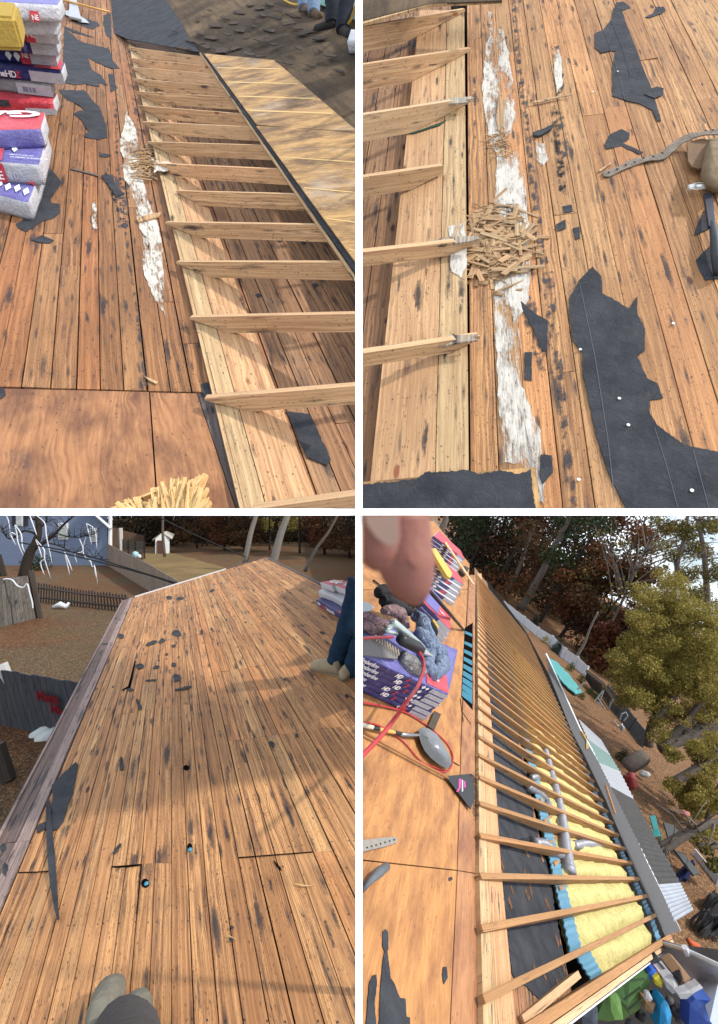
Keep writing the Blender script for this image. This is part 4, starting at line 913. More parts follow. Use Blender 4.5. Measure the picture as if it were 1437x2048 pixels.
mb = MB(); tube(mb, [TR.pt(1425, 445, .05), TR.pt(1430, 480, .055), TR.pt(1433, 515, .05), TR.pt(1438, 545, .04)], [.017, .024, .026, .028], 12); mb.build('grip', RUB, hm, smooth=True)
# ================================================================== leaves, trees
def leafmat(name, cols):
    b = NB(name); R = b.attr(); n = b.t.nodes.new('ShaderNodeValToRGB'); n.color_ramp.interpolation = 'LINEAR'
    e = n.color_ramp.elements; e[0].color = cols[0] + (1,); e[-1].color = cols[-1] + (1,)
    for i, c in enumerate(cols[1:-1]): x = e.new((i + 1) / (len(cols) - 1)); x.color = c + (1,)
    b.L(R[0], n.inputs[0]); b.b.inputs['Specular IOR Level'].default_value = .2; b.b.inputs['Roughness'].default_value = .6
    b.L(n.outputs[0], b.b.inputs['Base Color'])
    tr_ = b.t.nodes.new('ShaderNodeBsdfTranslucent'); b.L(n.outputs[0], tr_.inputs[0]); mxs = b.t.nodes.new('ShaderNodeMixShader'); mxs.inputs[0].default_value = .3
    b.L(b.b.outputs[0], mxs.inputs[1]); b.L(tr_.outputs[0], mxs.inputs[2]); b.L(mxs.outputs[0], b.out.inputs[0]); return b.m
L_BRN = leafmat('autumn_brown_leaves', [(.03, .015, .008), (.07, .032, .014), (.11, .055, .022), (.045, .035, .014)])
L_RED = leafmat('autumn_red_leaves', [(.035, .012, .009), (.09, .026, .013), (.14, .055, .018), (.05, .028, .013)])
L_YEL = leafmat('yellow_green_leaves', [(.07, .075, .018), (.19, .16, .035), (.34, .27, .065), (.14, .13, .03), (.30, .16, .04)])
L_GRN = leafmat('dark_green_leaves', [(.012, .022, .010), (.03, .045, .016), (.05, .065, .022)])
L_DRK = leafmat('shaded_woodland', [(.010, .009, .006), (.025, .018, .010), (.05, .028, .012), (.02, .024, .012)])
L_EVG = leafmat('evergreen_needles', [(.008, .022, .016), (.02, .05, .032)])
L_SHR = leafmat('shrub_leaves', [(.02, .04, .008), (.06, .09, .015)])
BARK = flat('grey_bark', (.12, .10, .085), .9, .1, 0, .4, 12, .6); BARKD = flat('dark_bark', (.035, .028, .022), .95, .1, 0, .4, 12, .6)
def leafmesh(name, clumps, n, size, mat, seed=0, flatn=None):
    """n small leaf faces gathered in clumps [(centre, radii)] with gaps between"""
    rg = random.Random(seed); V = []; Fc = []; cl = []
    wts = [c[1].x * c[1].y * c[1].z for c in clumps]; tot = sum(wts)
    for (c, r), w_ in zip(clumps, wts):
        m = int(n * w_ / tot); tone = rg.random()
        for _ in range(m):
            d = Vector((rg.gauss(0, 1), rg.gauss(0, 1), rg.gauss(0, 1))).normalized() * (rg.random() ** .45)
            p = c + Vector((d.x * r.x, d.y * r.y, d.z * r.z))
            a = Vector((rg.gauss(0, 1), rg.gauss(0, 1), rg.gauss(0, 1))).normalized(); b_ = a.cross(Vector((rg.gauss(0, 1), rg.gauss(0, 1), rg.gauss(0, 1)))).normalized()
            s_ = size * rg.uniform(.5, 1.3); k = len(V)
            V += [p - a * s_ * .5, p + b_ * s_ * .32, p + a * s_ * .5, p - b_ * s_ * .32]; Fc.append((k, k + 1, k + 2, k + 3))
            t = min(1, max(0, tone * .55 + rg.random() * .45)); cl += [(t, rg.random(), 0)] * 4
    return V, Fc, cl
def make_tree(name, label, base, up, H, mat, bark, seed, crown=(.35, 1.0), R_=.3, n=5000, size=.22, group=None, trunk_r=.12, limbs=7, clumps=22, cat='tree', off=(0, 0)):
    rg = random.Random(seed); root = thing(name, label, cat, base, group)
    side = up.cross(Vector((0, 1, 0))).normalized(); fw = up.cross(side).normalized()
    def W(x, y, z): return base + side * x + fw * y + up * z
    mb = MB(); tp = W(off[0] + rg.uniform(-.05, .05) * H, off[1], H * .92)
    pts = smoothpts([W(0, 0, -.2), W(rg.uniform(-.02, .02) * H, 0, H * .3), W(off[0] * .5, 0, H * .6), tp], 4)
    tube(mb, pts, [trunk_r * (1 - .85 * i / 12) for i in range(13)], 8)
    cs = []
    for i in range(limbs):
        z = H * rg.uniform(crown[0], .8); a = rg.uniform(0, 6.283); l = H * R_ * rg.uniform(.6, 1.1)
        s0 = W(off[0] * z / H, 0, z); e = W(off[0] * z / H + math.cos(a) * l, math.sin(a) * l, z + l * rg.uniform(.4, 1.1)); m_ = (s0 + e) / 2 + up * l * .1
        tube(mb, smoothpts([s0, m_, e], 3), [trunk_r * .4 * (1 - .8 * k / 6) for k in range(7)], 5)
        for q_ in range(2):
            e2 = e + side * rg.uniform(-.6, .6) * l + fw * rg.uniform(-.6, .6) * l + up * rg.uniform(.1, .6) * l; tube(mb, [m_, e2], [trunk_r * .15, .01], 4)
    mb.build('trunk', bark, root, smooth=True)
    for i in range(clumps):
        z = H * rg.uniform(crown[0], crown[1]); rr = H * R_ * (1 - abs((z / H - (crown[0] + crown[1]) / 2)) * .9)
        a = rg.uniform(0, 6.283); d = rg.random() ** .5 * rr; s_ = H * R_ * rg.uniform(.18, .42)
        cs.append((W(off[0] * z / H + math.cos(a) * d, math.sin(a) * d, z), Vector((s_, s_, s_ * .7))))
    V, Fc, cl = leafmesh('crown', cs, n, size, mat, seed); mk('crown', V, Fc, mat, root, None, cl)
    return root
def copy_tree(o, loc, label, s=1.0, rz=0.0, rot=None):
    c = o.copy(); COL.objects.link(c); c.location = loc; c['label'] = label; c.scale = (s, s, s)
    if rot is not None: c.rotation_euler = rot
    for ch in list(o.children):
        d = ch.copy(); COL.objects.link(d); d.parent = c
    return c
def groundmat(name, a, b_, c_, sc=1.0, leaf=.5):
    b = NB(name); v = b.coord('Object'); m = b.noise(v, .25 * sc, 6, .6); k, kc = b.vor(v, 30 * sc); g = b.noise(v, 3 * sc, 6, .7)
    col = b.mix(b.ramp(m, .40, .58), a, b_); col = b.mix(b.ramp(g, .45, .65, 0, .5), col, c_)
    col = b.mix(b.ma('MULTIPLY', b.ramp(kc[0], .45, .55), leaf), col, (.26, .12, .05)); col = b.mix(b.ma('MULTIPLY', b.ramp(kc[1], .7, .75), leaf), col, (.06, .035, .02))
    col = b.mix(b.ma('MULTIPLY', b.ramp(kc[2], .93, .95), leaf), col, (.40, .26, .14)); b.bump(k, .6, .05); return b.fin(col, .95, .1)
GND_L = groundmat('leaf_litter_yard', (.085, .042, .023), (.065, .060, .038), (.04, .028, .018), 1, .4); GND_R = groundmat('leaf_litter_slope', (.17, .10, .06), (.13, .085, .05), (.07, .045, .03), 1.2, .7)
LAWN = groundmat('dry_lawn', (.22, .155, .07), (.15, .11, .05), (.10, .07, .035), 1, .15)
def quadmesh(name, P, mat, kind='structure'):
    o = mk(name, P, [tuple(range(len(P)))], mat, None, base=P[0]); tag(o, kind=kind); return o
quadmesh('ground', [Vector((-260, -4, -4.6)), Vector((-.02, -4, -4.6)), Vector((-.02, 300, -4.6)), Vector((-260, 300, -4.6))], GND_L)
# ================================================================== yard beyond the lower left roof
UPZ = Vector((0, 0, 1))
def gy(x, y): return GL.pt(x, y).y
def pos_at(x, y, Y): return at(x, y, Y)
SID = NB('blue_grey_siding'); _x, _y, _z = SID.sep(SID.coord('Object')); _w = SID.ma('FRACT', SID.ma('MULTIPLY', _z, 5.0))
SID.bump(_w, .8, .03); SIDING = SID.fin(SID.mix(SID.ramp(_w, .0, .12), (.06, .075, .11), (.17, .215, .31)), .7, .2)
GLASSW = flat('window_glass_pale', (.35, .37, .36), .15, .6, 0, .5, 2); FRAMEW = flat('window_frame_white', (.62, .64, .66), .5); SHUT = flat('dark_shutter', (.02, .022, .03), .7)
house = thing('house', 'blue grey sided house with white windows beyond the bare tree', 'house', pos_at(100, 1131, 43))
def boxw(mb, x0, x1, y0, y1, z0, z1, mi=0):
    V = [Vector((x, y, z)) for x in (x0, x1) for y in (y0, y1) for z in (z0, z1)]
    mb.add(V, [(0, 1, 3, 2), (4, 6, 7, 5), (0, 4, 5, 1), (2, 3, 7, 6), (0, 2, 6, 4), (1, 5, 7, 3)], mi=mi)
def at_px(Y, x): return (x - CX) / F * Y
def at_pz(Y, y): return -(y - CY) / F * Y
mb = MB(); mb.add([Vector((at_px(Y, x), Y, z)) for Y in (43, 50) for x in (-60, 215) for z in (-4.6, 1.0)], [(0, 2, 3, 1), (4, 5, 7, 6), (0, 4, 6, 2), (1, 3, 7, 5), (0, 1, 5, 4), (2, 6, 7, 3)]); mb.build('wall', SIDING, house)
mb = MB(); boxw(mb, at_px(42.6, 215.0), at_px(42.6, 218), 42.8, 43.2, -4.6, .4); mb.build('corner_board', FRAMEW, house)
for (x0, x1, y0, y1) in ((117, 136, 1046, 1079), (181, 195, 1056, 1084), (33, 47, 1022, 1052)):
    mb = MB(); boxw(mb, at_px(42.9, x0), at_px(42.9, x1), 42.85, 43.05, at_pz(42.9, y1), at_pz(42.9, y0)); wf = mb.build('window', FRAMEW, house)
    mb = MB(); boxw(mb, at_px(42.9, x0 + 2), at_px(42.9, x1 - 2), 42.8, 42.9, at_pz(42.9, y1 - 2), at_pz(42.9, y0 + 2)); mb.build('pane', GLASSW, wf)
    if x0 < 50:
        for xa in (x0 - 8, x1 + 1): mb = MB(); boxw(mb, at_px(42.9, xa), at_px(42.9, xa + 7), 42.85, 43.05, at_pz(42.9, y1), at_pz(42.9, y0)); mb.build('shutter', SHUT, house)
mb = MB(); tube(mb, [pos_at(178, 1018, 42.2), pos_at(222, 1057, 42.2)], .12, 4); mb.build('rake_board', FRAMEW, house)
mb = MB(); mb.hexa([pos_at(178, 1012, 42.2), pos_at(224, 1055, 42.2), pos_at(226, 1052, 51), pos_at(182, 1016, 51)], UPZ, .1, [(0, 0)] * 4); mb.build('roof', flat('house_roof_grey', (.10, .10, .11), .9), house)
def fence(name, label, P, mat, bw=.14, gap=.012, picket=False, rails=0, cat='fence', tops=0.0, seed=0, th=.03):
    """P: [(base px, top px)...] along the run; every board stands where the ground is"""
    rg = random.Random(seed); pts = []
    for (bx, by), (tx, ty) in P:
        g = GL.pt(bx, by); pts.append((g, at(tx, ty, g.y)))
    root = thing(name, label, cat, pts[0][0]); mb = MB(); rl = MB()
    for i in range(len(pts) - 1):
        (b0, t0), (b1, t1) = pts[i], pts[i + 1]; L = (b1 - b0).length; n = max(1, int(L / bw)); d = (b1 - b0) / L; nn = d.cross(UPZ).normalized()
        for k in range(n):
            s0, s1 = (k + gap / bw / 2) / n, (k + 1 - gap / bw / 2) / n
            if picket: s1 = s0 + (s1 - s0) * .55
            j = rg.uniform(-.5, .5) * tops
            A = b0 + (b1 - b0) * s0; B_ = b0 + (b1 - b0) * s1; C_ = t0 + (t1 - t0) * s1 + UPZ * j; D_ = t0 + (t1 - t0) * s0 + UPZ * j
            r = (rg.random(), rg.random(), rg.random())
            if picket:
                m_ = (C_ + D_) / 2; C2 = C_ - UPZ * .08; D2 = D_ - UPZ * .08
                V = [A, B_, C2, m_, D2]; V = V + [v + nn * .02 for v in V]
                mb.add(V, [(0, 1, 2, 3, 4), (9, 8, 7, 6, 5)] + [(q_, q_ + 5, (q_ + 1) % 5 + 5, (q_ + 1) % 5) for q_ in range(5)], [(v.z, v.x) for v in V], r)
            else: mb.hexa([A, B_, C_, D_], nn, th, [(A.z, A.x), (B_.z, B_.x), (C_.z, C_.x), (D_.z, D_.x)], r)
        for q_ in range(rails):
            f = (.25, .75)[q_]; tube(rl, [b0 + (t0 - b0) * f + nn * .04, b1 + (t1 - b1) * f + nn * .04], .045, 4)
    mb.build('boards', mat, root)
    if rails: rl.build('rails', mat, root)
    return root, pts
W_FN = wood('fence_tan_weathered', (.36, .29, .22), (.26, .20, .15), (.14, .10, .08), .2, .3, .2, .3); W_FG = wood('fence_grey_weathered', (.20, .185, .16), (.12, .11, .095), (.06, .055, .05), .4, .3, .2, .3)
W_FD = wood('fence_dark', (.10, .08, .065), (.06, .045, .035), (.03, .022, .02), .4, .3, .2, .3); W_FX = wood('fence_slate', (.095, .10, .11), (.055, .06, .068), (.03, .03, .035), .4, .3, .2, .3); W_FB = wood('fence_brown', (.19, .12, .075), (.13, .08, .05), (.07, .04, .03), .2, .3, .2, .3)
fence('board_fence', 'long tan board fence running from the blue house down behind the roof', [((216, 1131), (216, 1088)), ((300, 1183), (300, 1130)), ((380, 1232), (380, 1176))], W_FN, .16, cat='fence', tops=.04, seed=1)
fence('board_fence', 'brown board fence at the back of the far yard, behind the little shed', [((210, 1100), (221, 1054)), ((292, 1097), (288, 1071))], W_FB, .2, seed=2)
fence('picket_fence', 'dark picket fence with pointed tops crossing the leafy yard', [((70, 1203), (72, 1163)), ((160, 1213), (160, 1178)), ((262, 1224), (256, 1188))], W_FD, .2, picket=True, rails=2, tops=.05, seed=3)
fence('board_fence', 'grey stockade fence with a white streamer, left of the picket fence', [((-30, 1262), (-30, 1162)), ((76, 1236), (60, 1151))], W_FG, .19, seed=4)
gf, gp = fence('board_fence', 'slate dark board fence with red painted writing near the roof edge', [((-50, 1440), (-60, 1335)), ((50, 1460), (14, 1341)), ((200, 1490), (168, 1368))], W_FX, .17, tops=.03, seed=5)
REDP = flat('red_spray_paint', (.14, .008, .014), .85, .1)
for wd, x, y, h, nm in (('Mana', 82, 1396, .30, 1), ('Ma', 110, 1421, .28, 2)):
    (b0, t0), (b1, t1) = gp[1], gp[2]; k = (x - 30) / 140; X = (b1 - b0).normalized(); Z = (t0 - b0).normalized(); nn = X.cross(Z).normalized()
    r = ray(x, y); P0 = r * (nn.dot(b0) / nn.dot(r))
    if nn.y > 0: nn = -nn
    text(wd, P0 + nn * .09, X, Z, h, REDP, gf, bold=.03, name='painted_word', extr=.0005)
def posts(base, top, r, mat, name, label, cat, group=None):
    g = GL.pt(*base); mb = MB(); tube(mb, [g, at(top[0], top[1], g.y)], r, 6); o = mb.build(name, mat, base=g); tag(o, label, cat, group); return o
posts((80, 1236), (61, 1140), .13, W_FD, 'wooden_post', 'thick dark post between the grey stockade and the picket fence', 'post')
posts((52, 1452), (3, 1328), .12, flat('white_weathered_post', (.42, .42, .42), .8, .2, 0, .3, 6), 'wooden_post', 'white weathered post leaning on the fence with red writing', 'post')
posts((15, 1560), (-8, 1490), .14, W_FD, 'wooden_post', 'dark stump of a post at the left edge below the red writing', 'post')
posts((8, 1152), (-4, 1110), .22, BARKD, 'log_piece', 'dark trunk piece at the left edge above the grey stockade', 'tree stump')
WCL = flat('white_gauze', (.60, .61, .65), .8, .1, 0, .2, 6)
def c7(L): return [(x / 4.79, 1031 + y / 4.79) for x, y in L]
g_y = GL.pt(40, 1248).y - .3; mb = MB(); tube(mb, smoothpts([at(x, y, g_y) for x, y in [(0, 1163), (12, 1158), (25, 1160), (35, 1171), (47, 1175), (55, 1168), (60, 1186), (65, 1205), (66, 1216)]], 4), .03, 5)
o = mb.build('streamer', WCL); tag(o, 'white streamer draped along the grey stockade fence', 'streamer')
gh = [([[(145, 90), (165, 180), (175, 260), (225, 385)], [(150, 95), (205, 180), (215, 290), (240, 350)], [(160, 185), (100, 168), (155, 285)]], 'white hanging ghost figure, leftmost whole one, before the shuttered window'),
 ([[(285, -5), (320, 90), (355, 190)]], 'white hanging strip crossing the trunk of the bare tree'),
 ([[(345, -5), (430, 70), (445, 190), (475, 330), (503, 465)]], 'long thin white strip hanging left of the pale window'),
 ([[(345, 230), (380, 320), (405, 410)], [(350, 235), (425, 330), (430, 420), (490, 605)], [(430, 420), (390, 455), (428, 570)]], 'white ghost figure hanging lowest beneath the fork of the bare tree'),
 ([[(620, 350), (640, 430), (670, 568)], [(622, 352), (660, 440), (693, 528)]], 'smallest white ghost figure, below the pale window'),
 ([[(765, 225), (800, 340), (720, 370), (742, 455)], [(825, 205), (795, 340), (835, 410), (870, 440), (885, 490), (915, 500), (938, 662)], [(905, 470), (925, 600)]], 'sprawling white ghost figure with arms raised, in front of the blue wall'),
 ([[(830, 75), (850, 160), (880, 280)], [(832, 76), (910, 140), (930, 325)]], 'white ghost figure hanging before the right hand house window'),
 ([[(60, -5), (85, 60), (100, 160)]], 'white strip hanging at the far left of the house')]
for i, (LL, lab) in enumerate(gh):
    rg = random.Random(i); mb = MB(); Yg = 27 + i * .4
    for L in LL:
        P = smoothpts([at(x, y, Yg) for x, y in c7(L)], 3); n = len(P)
        tube(mb, P, [.010 + .026 * math.sin(math.pi * min(1, k / n + .12)) * rg.uniform(.7, 1.1) for k in range(n)], 6)
    o = mb.build('ghost_decoration', WCL, smooth=True); tag(o, lab, 'ghost decoration', 'white ghost decorations hanging in the bare tree')
# bare tree
bt = thing('bare_tree', 'bare dark tree with ghost decorations in front of the blue house', 'tree', GL.pt(62, 1150)); Yt = 29.0
mb = MB(); tube(mb, smoothpts([at(x, y, Yt) for x, y in [(40, 1185), (58, 1112), (72, 1085), (78, 1060), (74, 1020), (70, 960)]], 4), [.32 - .012 * k for k in range(21)], 8)
rg = random.Random(5)
for L, r in (([(66, 1098), (90, 1084), (112, 1066), (130, 1047), (156, 1025)], .13), ([(76, 1070), (50, 1062), (20, 1078), (5, 1060)], .07), ([(90, 1084), (120, 1092), (160, 1110), (215, 1120)], .05), ([(78, 1055), (92, 1045), (95, 1020)], .07), ([(112, 1066), (150, 1075), (190, 1068)], .04), ([(72, 1040), (50, 1030), (40, 1005)], .06)):
    P = smoothpts([at(x, y, Yt) for x, y in L], 4); tube(mb, P, [r * (1 - .75 * k / len(P)) for k in range(len(P))], 6)
    for q_ in range(26):
        p = P[rg.randrange(3, len(P))]; e = p + Vector((rg.uniform(-1, 1), rg.uniform(-.4, .4), rg.uniform(-.3, .9))) * .9; tube(mb, [p, (p + e) / 2 + Vector((0, 0, .1)), e], [.02, .014, .006], 4)
mb.build('trunk', BARKD, bt, smooth=True)
V, Fc, cl = leafmesh('m', [(GL.pt(62, 1140) + Vector((.5, 0, .5)), Vector((1.3, 1, .8))), (GL.pt(20, 1125) + Vector((0, 0, .4)), Vector((2, 1, .7)))], 2500, .14, L_GRN, 3)
o = mk('shrub', V, Fc, L_GRN, None, None, cl); tag(o, 'dark shrub at the foot of the bare tree', 'shrub')
# lawn, shed, trampoline
o = slab(GL, [(282, 1106), (345, 1106), (430, 1128), (520, 1160), (520, 1200), (330, 1190), (295, 1150)], .02, .01, LAWN, 'lawn', None, jag=2, step=14); tag(o, kind='structure')
shd = thing('garden_shed', 'small white shed with a brown door at the edge of the woods', 'shed', GL.pt(308, 1108)); Ys = gy(308, 1108)
WSH = flat('shed_white', (.62, .64, .62), .6, .2, 0, .06, 3)
x0, x1, x2 = at_px(Ys, 285), at_px(Ys, 311), at_px(Ys, 334); zt = at_pz(Ys, 1078); zr = at_pz(Ys, 1066)
mb = MB(); V = [Vector((x1, Ys, -4.6)), Vector((x2, Ys + .8, -4.6)), Vector((x2, Ys + .8, zt)), Vector(((x1 + x2) / 2, Ys + .4, zr)), Vector((x1, Ys, zt)), Vector((x0, Ys + 4, -4.6)), Vector((x0, Ys + 4, zt - .1)), Vector(((x0 + x1) / 2 + .3, Ys + 4.4, zr))]
mb.add(V, [(0, 1, 2, 3, 4), (0, 4, 6, 5)]); mb.build('wall', WSH, shd)
mb = MB(); e_ = Vector((0, 0, .06)); mb.hexa([V[4] - Vector((.2, .2, .05)), V[3] + e_, V[7] + e_, V[6] - Vector((.3, 0, 0))], UPZ, .08, [(0, 0)] * 4); mb.hexa([V[3] + e_, V[2] + Vector((.3, -.1, 0)), V[2] + Vector((-1.0, 4.2, .3)), V[7] + e_], UPZ, .08, [(0, 0)] * 4); mb.build('roof', flat('shed_roof', (.42, .38, .33), .8), shd)
mb = MB(); boxw(mb, at_px(Ys, 315), at_px(Ys, 327), Ys - .02, Ys + .2, -4.6, at_pz(Ys, 1081)); mb.build('door', flat('shed_door', (.14, .07, .045), .7), shd)
tp = thing('trampoline', 'black netted trampoline enclosure between the tan fence and the shed', 'trampoline', GL.pt(268, 1118)); Yp = gy(268, 1118)
for x in (246, 258, 272, 290): mb = MB(); tube(mb, [at(x, 1122, Yp), at(x, 1078 + (x - 246) * .12, Yp)], .05, 5); mb.build('pole', BARKD, tp)
NET = NB('thin_net'); NET.fin((.10, .10, .085), .9, .1, .45); mb = MB(); mb.hexa([at(246, 1118, Yp), at(290, 1122, Yp), at(290, 1084, Yp), at(246, 1079, Yp)], Vector((0, -1, 0)), .02, [(0, 0)] * 4); mb.build('net', NET.m, tp)
for (x, y, r, c, lab) in ((271, 1110, .35, (.30, .50, .52), 'pale teal toy by the trampoline'), (279, 1113, .2, (.6, .6, .62), 'small white toy ball right of the pale teal toy')):
    p = at(x, y, Yp - 1.5); V, Fc, cl = [], [], None; mb = MB(); n = 8
    tube(mb, [p + Vector((0, 0, -r)), p + Vector((0, 0, -r * .7)), p, p + Vector((0, 0, r * .7)), p + Vector((0, 0, r))], [r * .2, r * .75, r, r * .75, r * .2], 10); o = mb.build('toy', flat('toy_' + lab[:4].strip(), c, .5), smooth=True); tag(o, lab, 'toy')
posts((243, 1112), (241, 1056), .22, flat('pale_post', (.5, .46, .42), .8), 'garden_ornament', 'pale upright ornament behind the top of the tan fence', 'ornament')
for (x, y, l) in ((88, 1464, 'white plastic jug lying left by the fence with red writing'), (99, 1471, 'white plastic jug lying right by the roof edge')):
    g = GL.pt(x, y + 4); mb = MB(); d = Vector((.22, .1, .12)); tube(mb, [g - d, g - d * .8, g, g + d * .6, g + d * .9, g + d * 1.2], [.05, .15, .16, .14, .06, .05], 10); o = mb.build('plastic_jug', flat('jug_white' + str(x), (.45, .48, .46), .5), smooth=True); tag(o, l, 'jug', 'white jugs by the painted fence')
mb = MB(); g = GL.pt(121, 1218); tube(mb, [g + Vector((-.35, 0, .1)), g + Vector((0, 0, .22)), g + Vector((.3, 0, .1)), g + Vector((.4, 0, .3))], [.06, .14, .12, .05], 7); o = mb.build('litter_bag', WCL, smooth=True); tag(o, 'crumpled white bag on the leaves below the picket fence', 'plastic bag')
# power cables
CAB = flat('black_cable', (.012, .012, .012), .7)
for L, lab in (([(292, 1020), (340, 1045), (400, 1074), (492, 1114)], 'overhead cable running down to the far corner of the roof'), ([(40, 1085), (150, 1105), (230, 1128), (360, 1168)], 'upper of two cables crossing in front of the tan fence'), ([(100, 1100), (200, 1124), (290, 1148), (358, 1170)], 'lower of two cables crossing in front of the tan fence')):
    mb = MB(); tube(mb, smoothpts([at(x, y, 16) for x, y in L], 5), .022, 5); o = mb.build('power_cable', CAB); tag(o, lab, 'cable', 'overhead cables')
# woods behind
V, Fc, cl = [], [], []
rg = random.Random(9)
cs = []
for i in range(230):
    Y = rg.uniform(66, 88); x = rg.uniform(-40, 3); z = -4.6 + 9 * rg.random() ** 1.3; cs.append((Vector((x, Y, z)), Vector((rg.uniform(2, 4), 2, rg.uniform(1.2, 2.6)))))
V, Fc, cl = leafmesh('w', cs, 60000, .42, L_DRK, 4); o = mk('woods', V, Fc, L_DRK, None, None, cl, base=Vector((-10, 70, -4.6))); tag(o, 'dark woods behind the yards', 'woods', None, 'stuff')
gT = 'trees at the edge of the woods behind the long roof'
treeA = make_tree('autumn_tree', 'rusty brown tree right of the white shed', Vector((at_px(64, 395), 64, -4.6)), UPZ, 12, L_BRN, BARKD, 1, (.12, 1), .34, 9000, .26, gT, .16)
treeB = make_tree('autumn_tree', 'reddish tree behind the middle of the far lawn', Vector((at_px(60, 450), 60, -4.6)), UPZ, 12, L_RED, BARKD, 2, (.1, 1), .36, 9000, .26, gT, .16)
treeC = make_tree('autumn_tree', 'yellow brown tree behind the peak of the roof', Vector((at_px(56, 600), 56, -4.6)), UPZ, 12, L_YEL, BARKD, 3, (.25, 1), .3, 6000, .24, gT, .16)
for i, (o, x, y, s_, lab) in enumerate([(treeB, 340, 70, 1.0, 'smaller rusty tree between the shed and the lawn'), (treeA, 490, 58, 1.0, 'broad brown tree left of the pale trunk pair'), (treeB, 650, 54, 1.0, 'red brown tree above the wrapped bundles'), (treeC, 540, 60, .9, 'thin yellow tree between the two pale trunks'), (treeA, 700, 50, .9, 'brown tree at the right edge behind the bundles'), (treeA, 255, 72, .9, 'dark brown tree behind the brown fence')]):
    copy_tree(o, Vector((at_px(y, x), y, -4.6)), lab, s_)
for i, (b0, t0, r, lab) in enumerate([((547, 1120), (580, 1020), .30, 'thick pale bare trunk rising behind the roof peak'), ((491, 1118), (516, 1020), .22, 'slimmer pale bare trunk left of the thick one'), ((610, 1135), (660, 1060), .12, 'thin leaning trunk behind the bundles'), ((330, 1105), (326, 1030), .14, 'thin dark trunk behind the shed')]):
    g = GL.pt(*b0); g = g * (.8); mb = MB(); tube(mb, smoothpts([at(b0[0], b0[1] + 8, g.y), at((b0[0] + t0[0]) / 2 - 2, (b0[1] + t0[1]) / 2, g.y), at(t0[0], t0[1], g.y), at(t0[0] + (t0[0] - b0[0]) * .8, t0[1] - 80, g.y)], 4), [r, r, r, r * .95, r * .9, r * .85, r * .8, r * .75, r * .7, r * .65, r * .6, r * .5, r * .4], 8)
    o = mb.build('bare_tree', flat('pale_bark%d' % i, (.20, .18, .155) if i < 2 else (.10, .085, .07), .9, .1, 0, .4, 6), smooth=True); tag(o, lab, 'tree trunk')
# ================================================================== on the long deck
gC = 'torn felt scraps on the long sunny deck'
def blob(x, y, w_, h, ang, seed, k=9):
    rg = random.Random(seed); a = math.radians(ang); out = []
    for i in range(k):
        t = i / k * 6.283; r = rg.uniform(.65, 1.05); X = math.cos(t) * w_ / 2 * r; Y = math.sin(t) * h / 2 * r
        out.append((x + X * math.cos(a) - Y * math.sin(a), y + X * math.sin(a) + Y * math.cos(a)))
    return out
def c3(L): return [(x / 3.992, 1640 + y / 3.992) for x, y in L]
lst = [(242, 1272, 14, 12, 0, 'flake touching the eave board, upper left'), (354, 1266, 24, 14, 0, 'star shaped flake high in the middle of the deck'), (303, 1286, 26, 9, -20, 'folded flake with a pale edge, upper middle'), (324, 1281, 18, 10, -20, 'flake just right of the folded one'), (210, 1288, 16, 4, 0, 'thin flake lying on the eave boards'),
 (348, 1291, 9, 6, 0, 'small round flake under the star shaped one'), (279, 1332, 20, 12, -10, 'flake at the head of the lifted board'), (313, 1334, 19, 8, -15, 'oval flake right of the lifted board'), (348, 1329, 12, 10, 0, 'ragged flake above the bottle shaped one'), (354, 1355, 20, 18, 0, 'bottle shaped flake in the middle of the deck'),
 (303, 1360, 26, 4, -5, 'dark stick like strip below the oval flake'), (367, 1376, 42, 6, -12, 'longest thin strip in the middle of the deck'), (260, 1379, 17, 7, 0, 'flake at the foot of the lifted board'), (242, 1528, 8, 25, -5, 'spoon shaped flake right of the big torn sheet'),
 (235, 1697, 9, 28, 38, 'narrow slanting flake above the board joint'), (11, 1739, 12, 30, 0, 'flake on the eave boards near the bottom'), (7, 1694, 15, 18, 0, 'square flake on the eave boards at the left edge'), (544, 1487, 12, 14, 0, 'ragged flake on the right half, level with the big sheet'), (594, 1470, 8, 9, 0, 'tiny flake right of the ragged one'),
 (645, 1265, 12, 5, 20, 'small flat flake near the bundles'), (693, 1391, 8, 7, 0, 'tiny flake below the tan boots'), (339, 1195, 15, 8, 0, 'left of two flakes close to the far edge'), (360, 1197, 18, 7, 0, 'right of two flakes close to the far edge'), (424, 1181, 12, 6, -30, 'lone flake near the far edge'), (404, 1263, 6, 12, 0, 'small upright flake right of the star shaped one'), (334, 1308, 7, 6, 0, 'small dark chip below the folded flake'), (464, 1854, 8, 8, 0, 'small grey chip on the lower right boards'), (462, 1878, 10, 8, 0, 'second grey chip just under the first on the lower right boards')]
for i, (x, y, w_, h, a, lab) in enumerate(lst):
    if i == 13: poly = [(241, 1514), (245, 1514), (248, 1530), (247, 1540), (240, 1540), (239, 1528)]
    else: poly = blob(x, y, w_, h, a, i)
    scrap(BL, poly, 'black felt ' + lab, gC, .009, 30 + i, .9, step=3)
scrap(BL, [(272, 1399), (276, 1397), (280, 1406), (284, 1413), (282, 1419), (277, 1418), (275, 1409)], 'black felt dumbbell shaped flake left of centre', gC, .009, 60, .3)
scrap(BL, [(152, 1523), (156, 1530), (152, 1555), (146, 1586), (134, 1618), (128, 1641), (118, 1656), (106, 1661), (100, 1655), (91, 1657), (75, 1666), (74, 1655), (80, 1647), (100, 1640), (106, 1600), (104, 1570), (125, 1548)], 'black felt largest torn sheet beside the left eave', gC, .008, 61, .8)
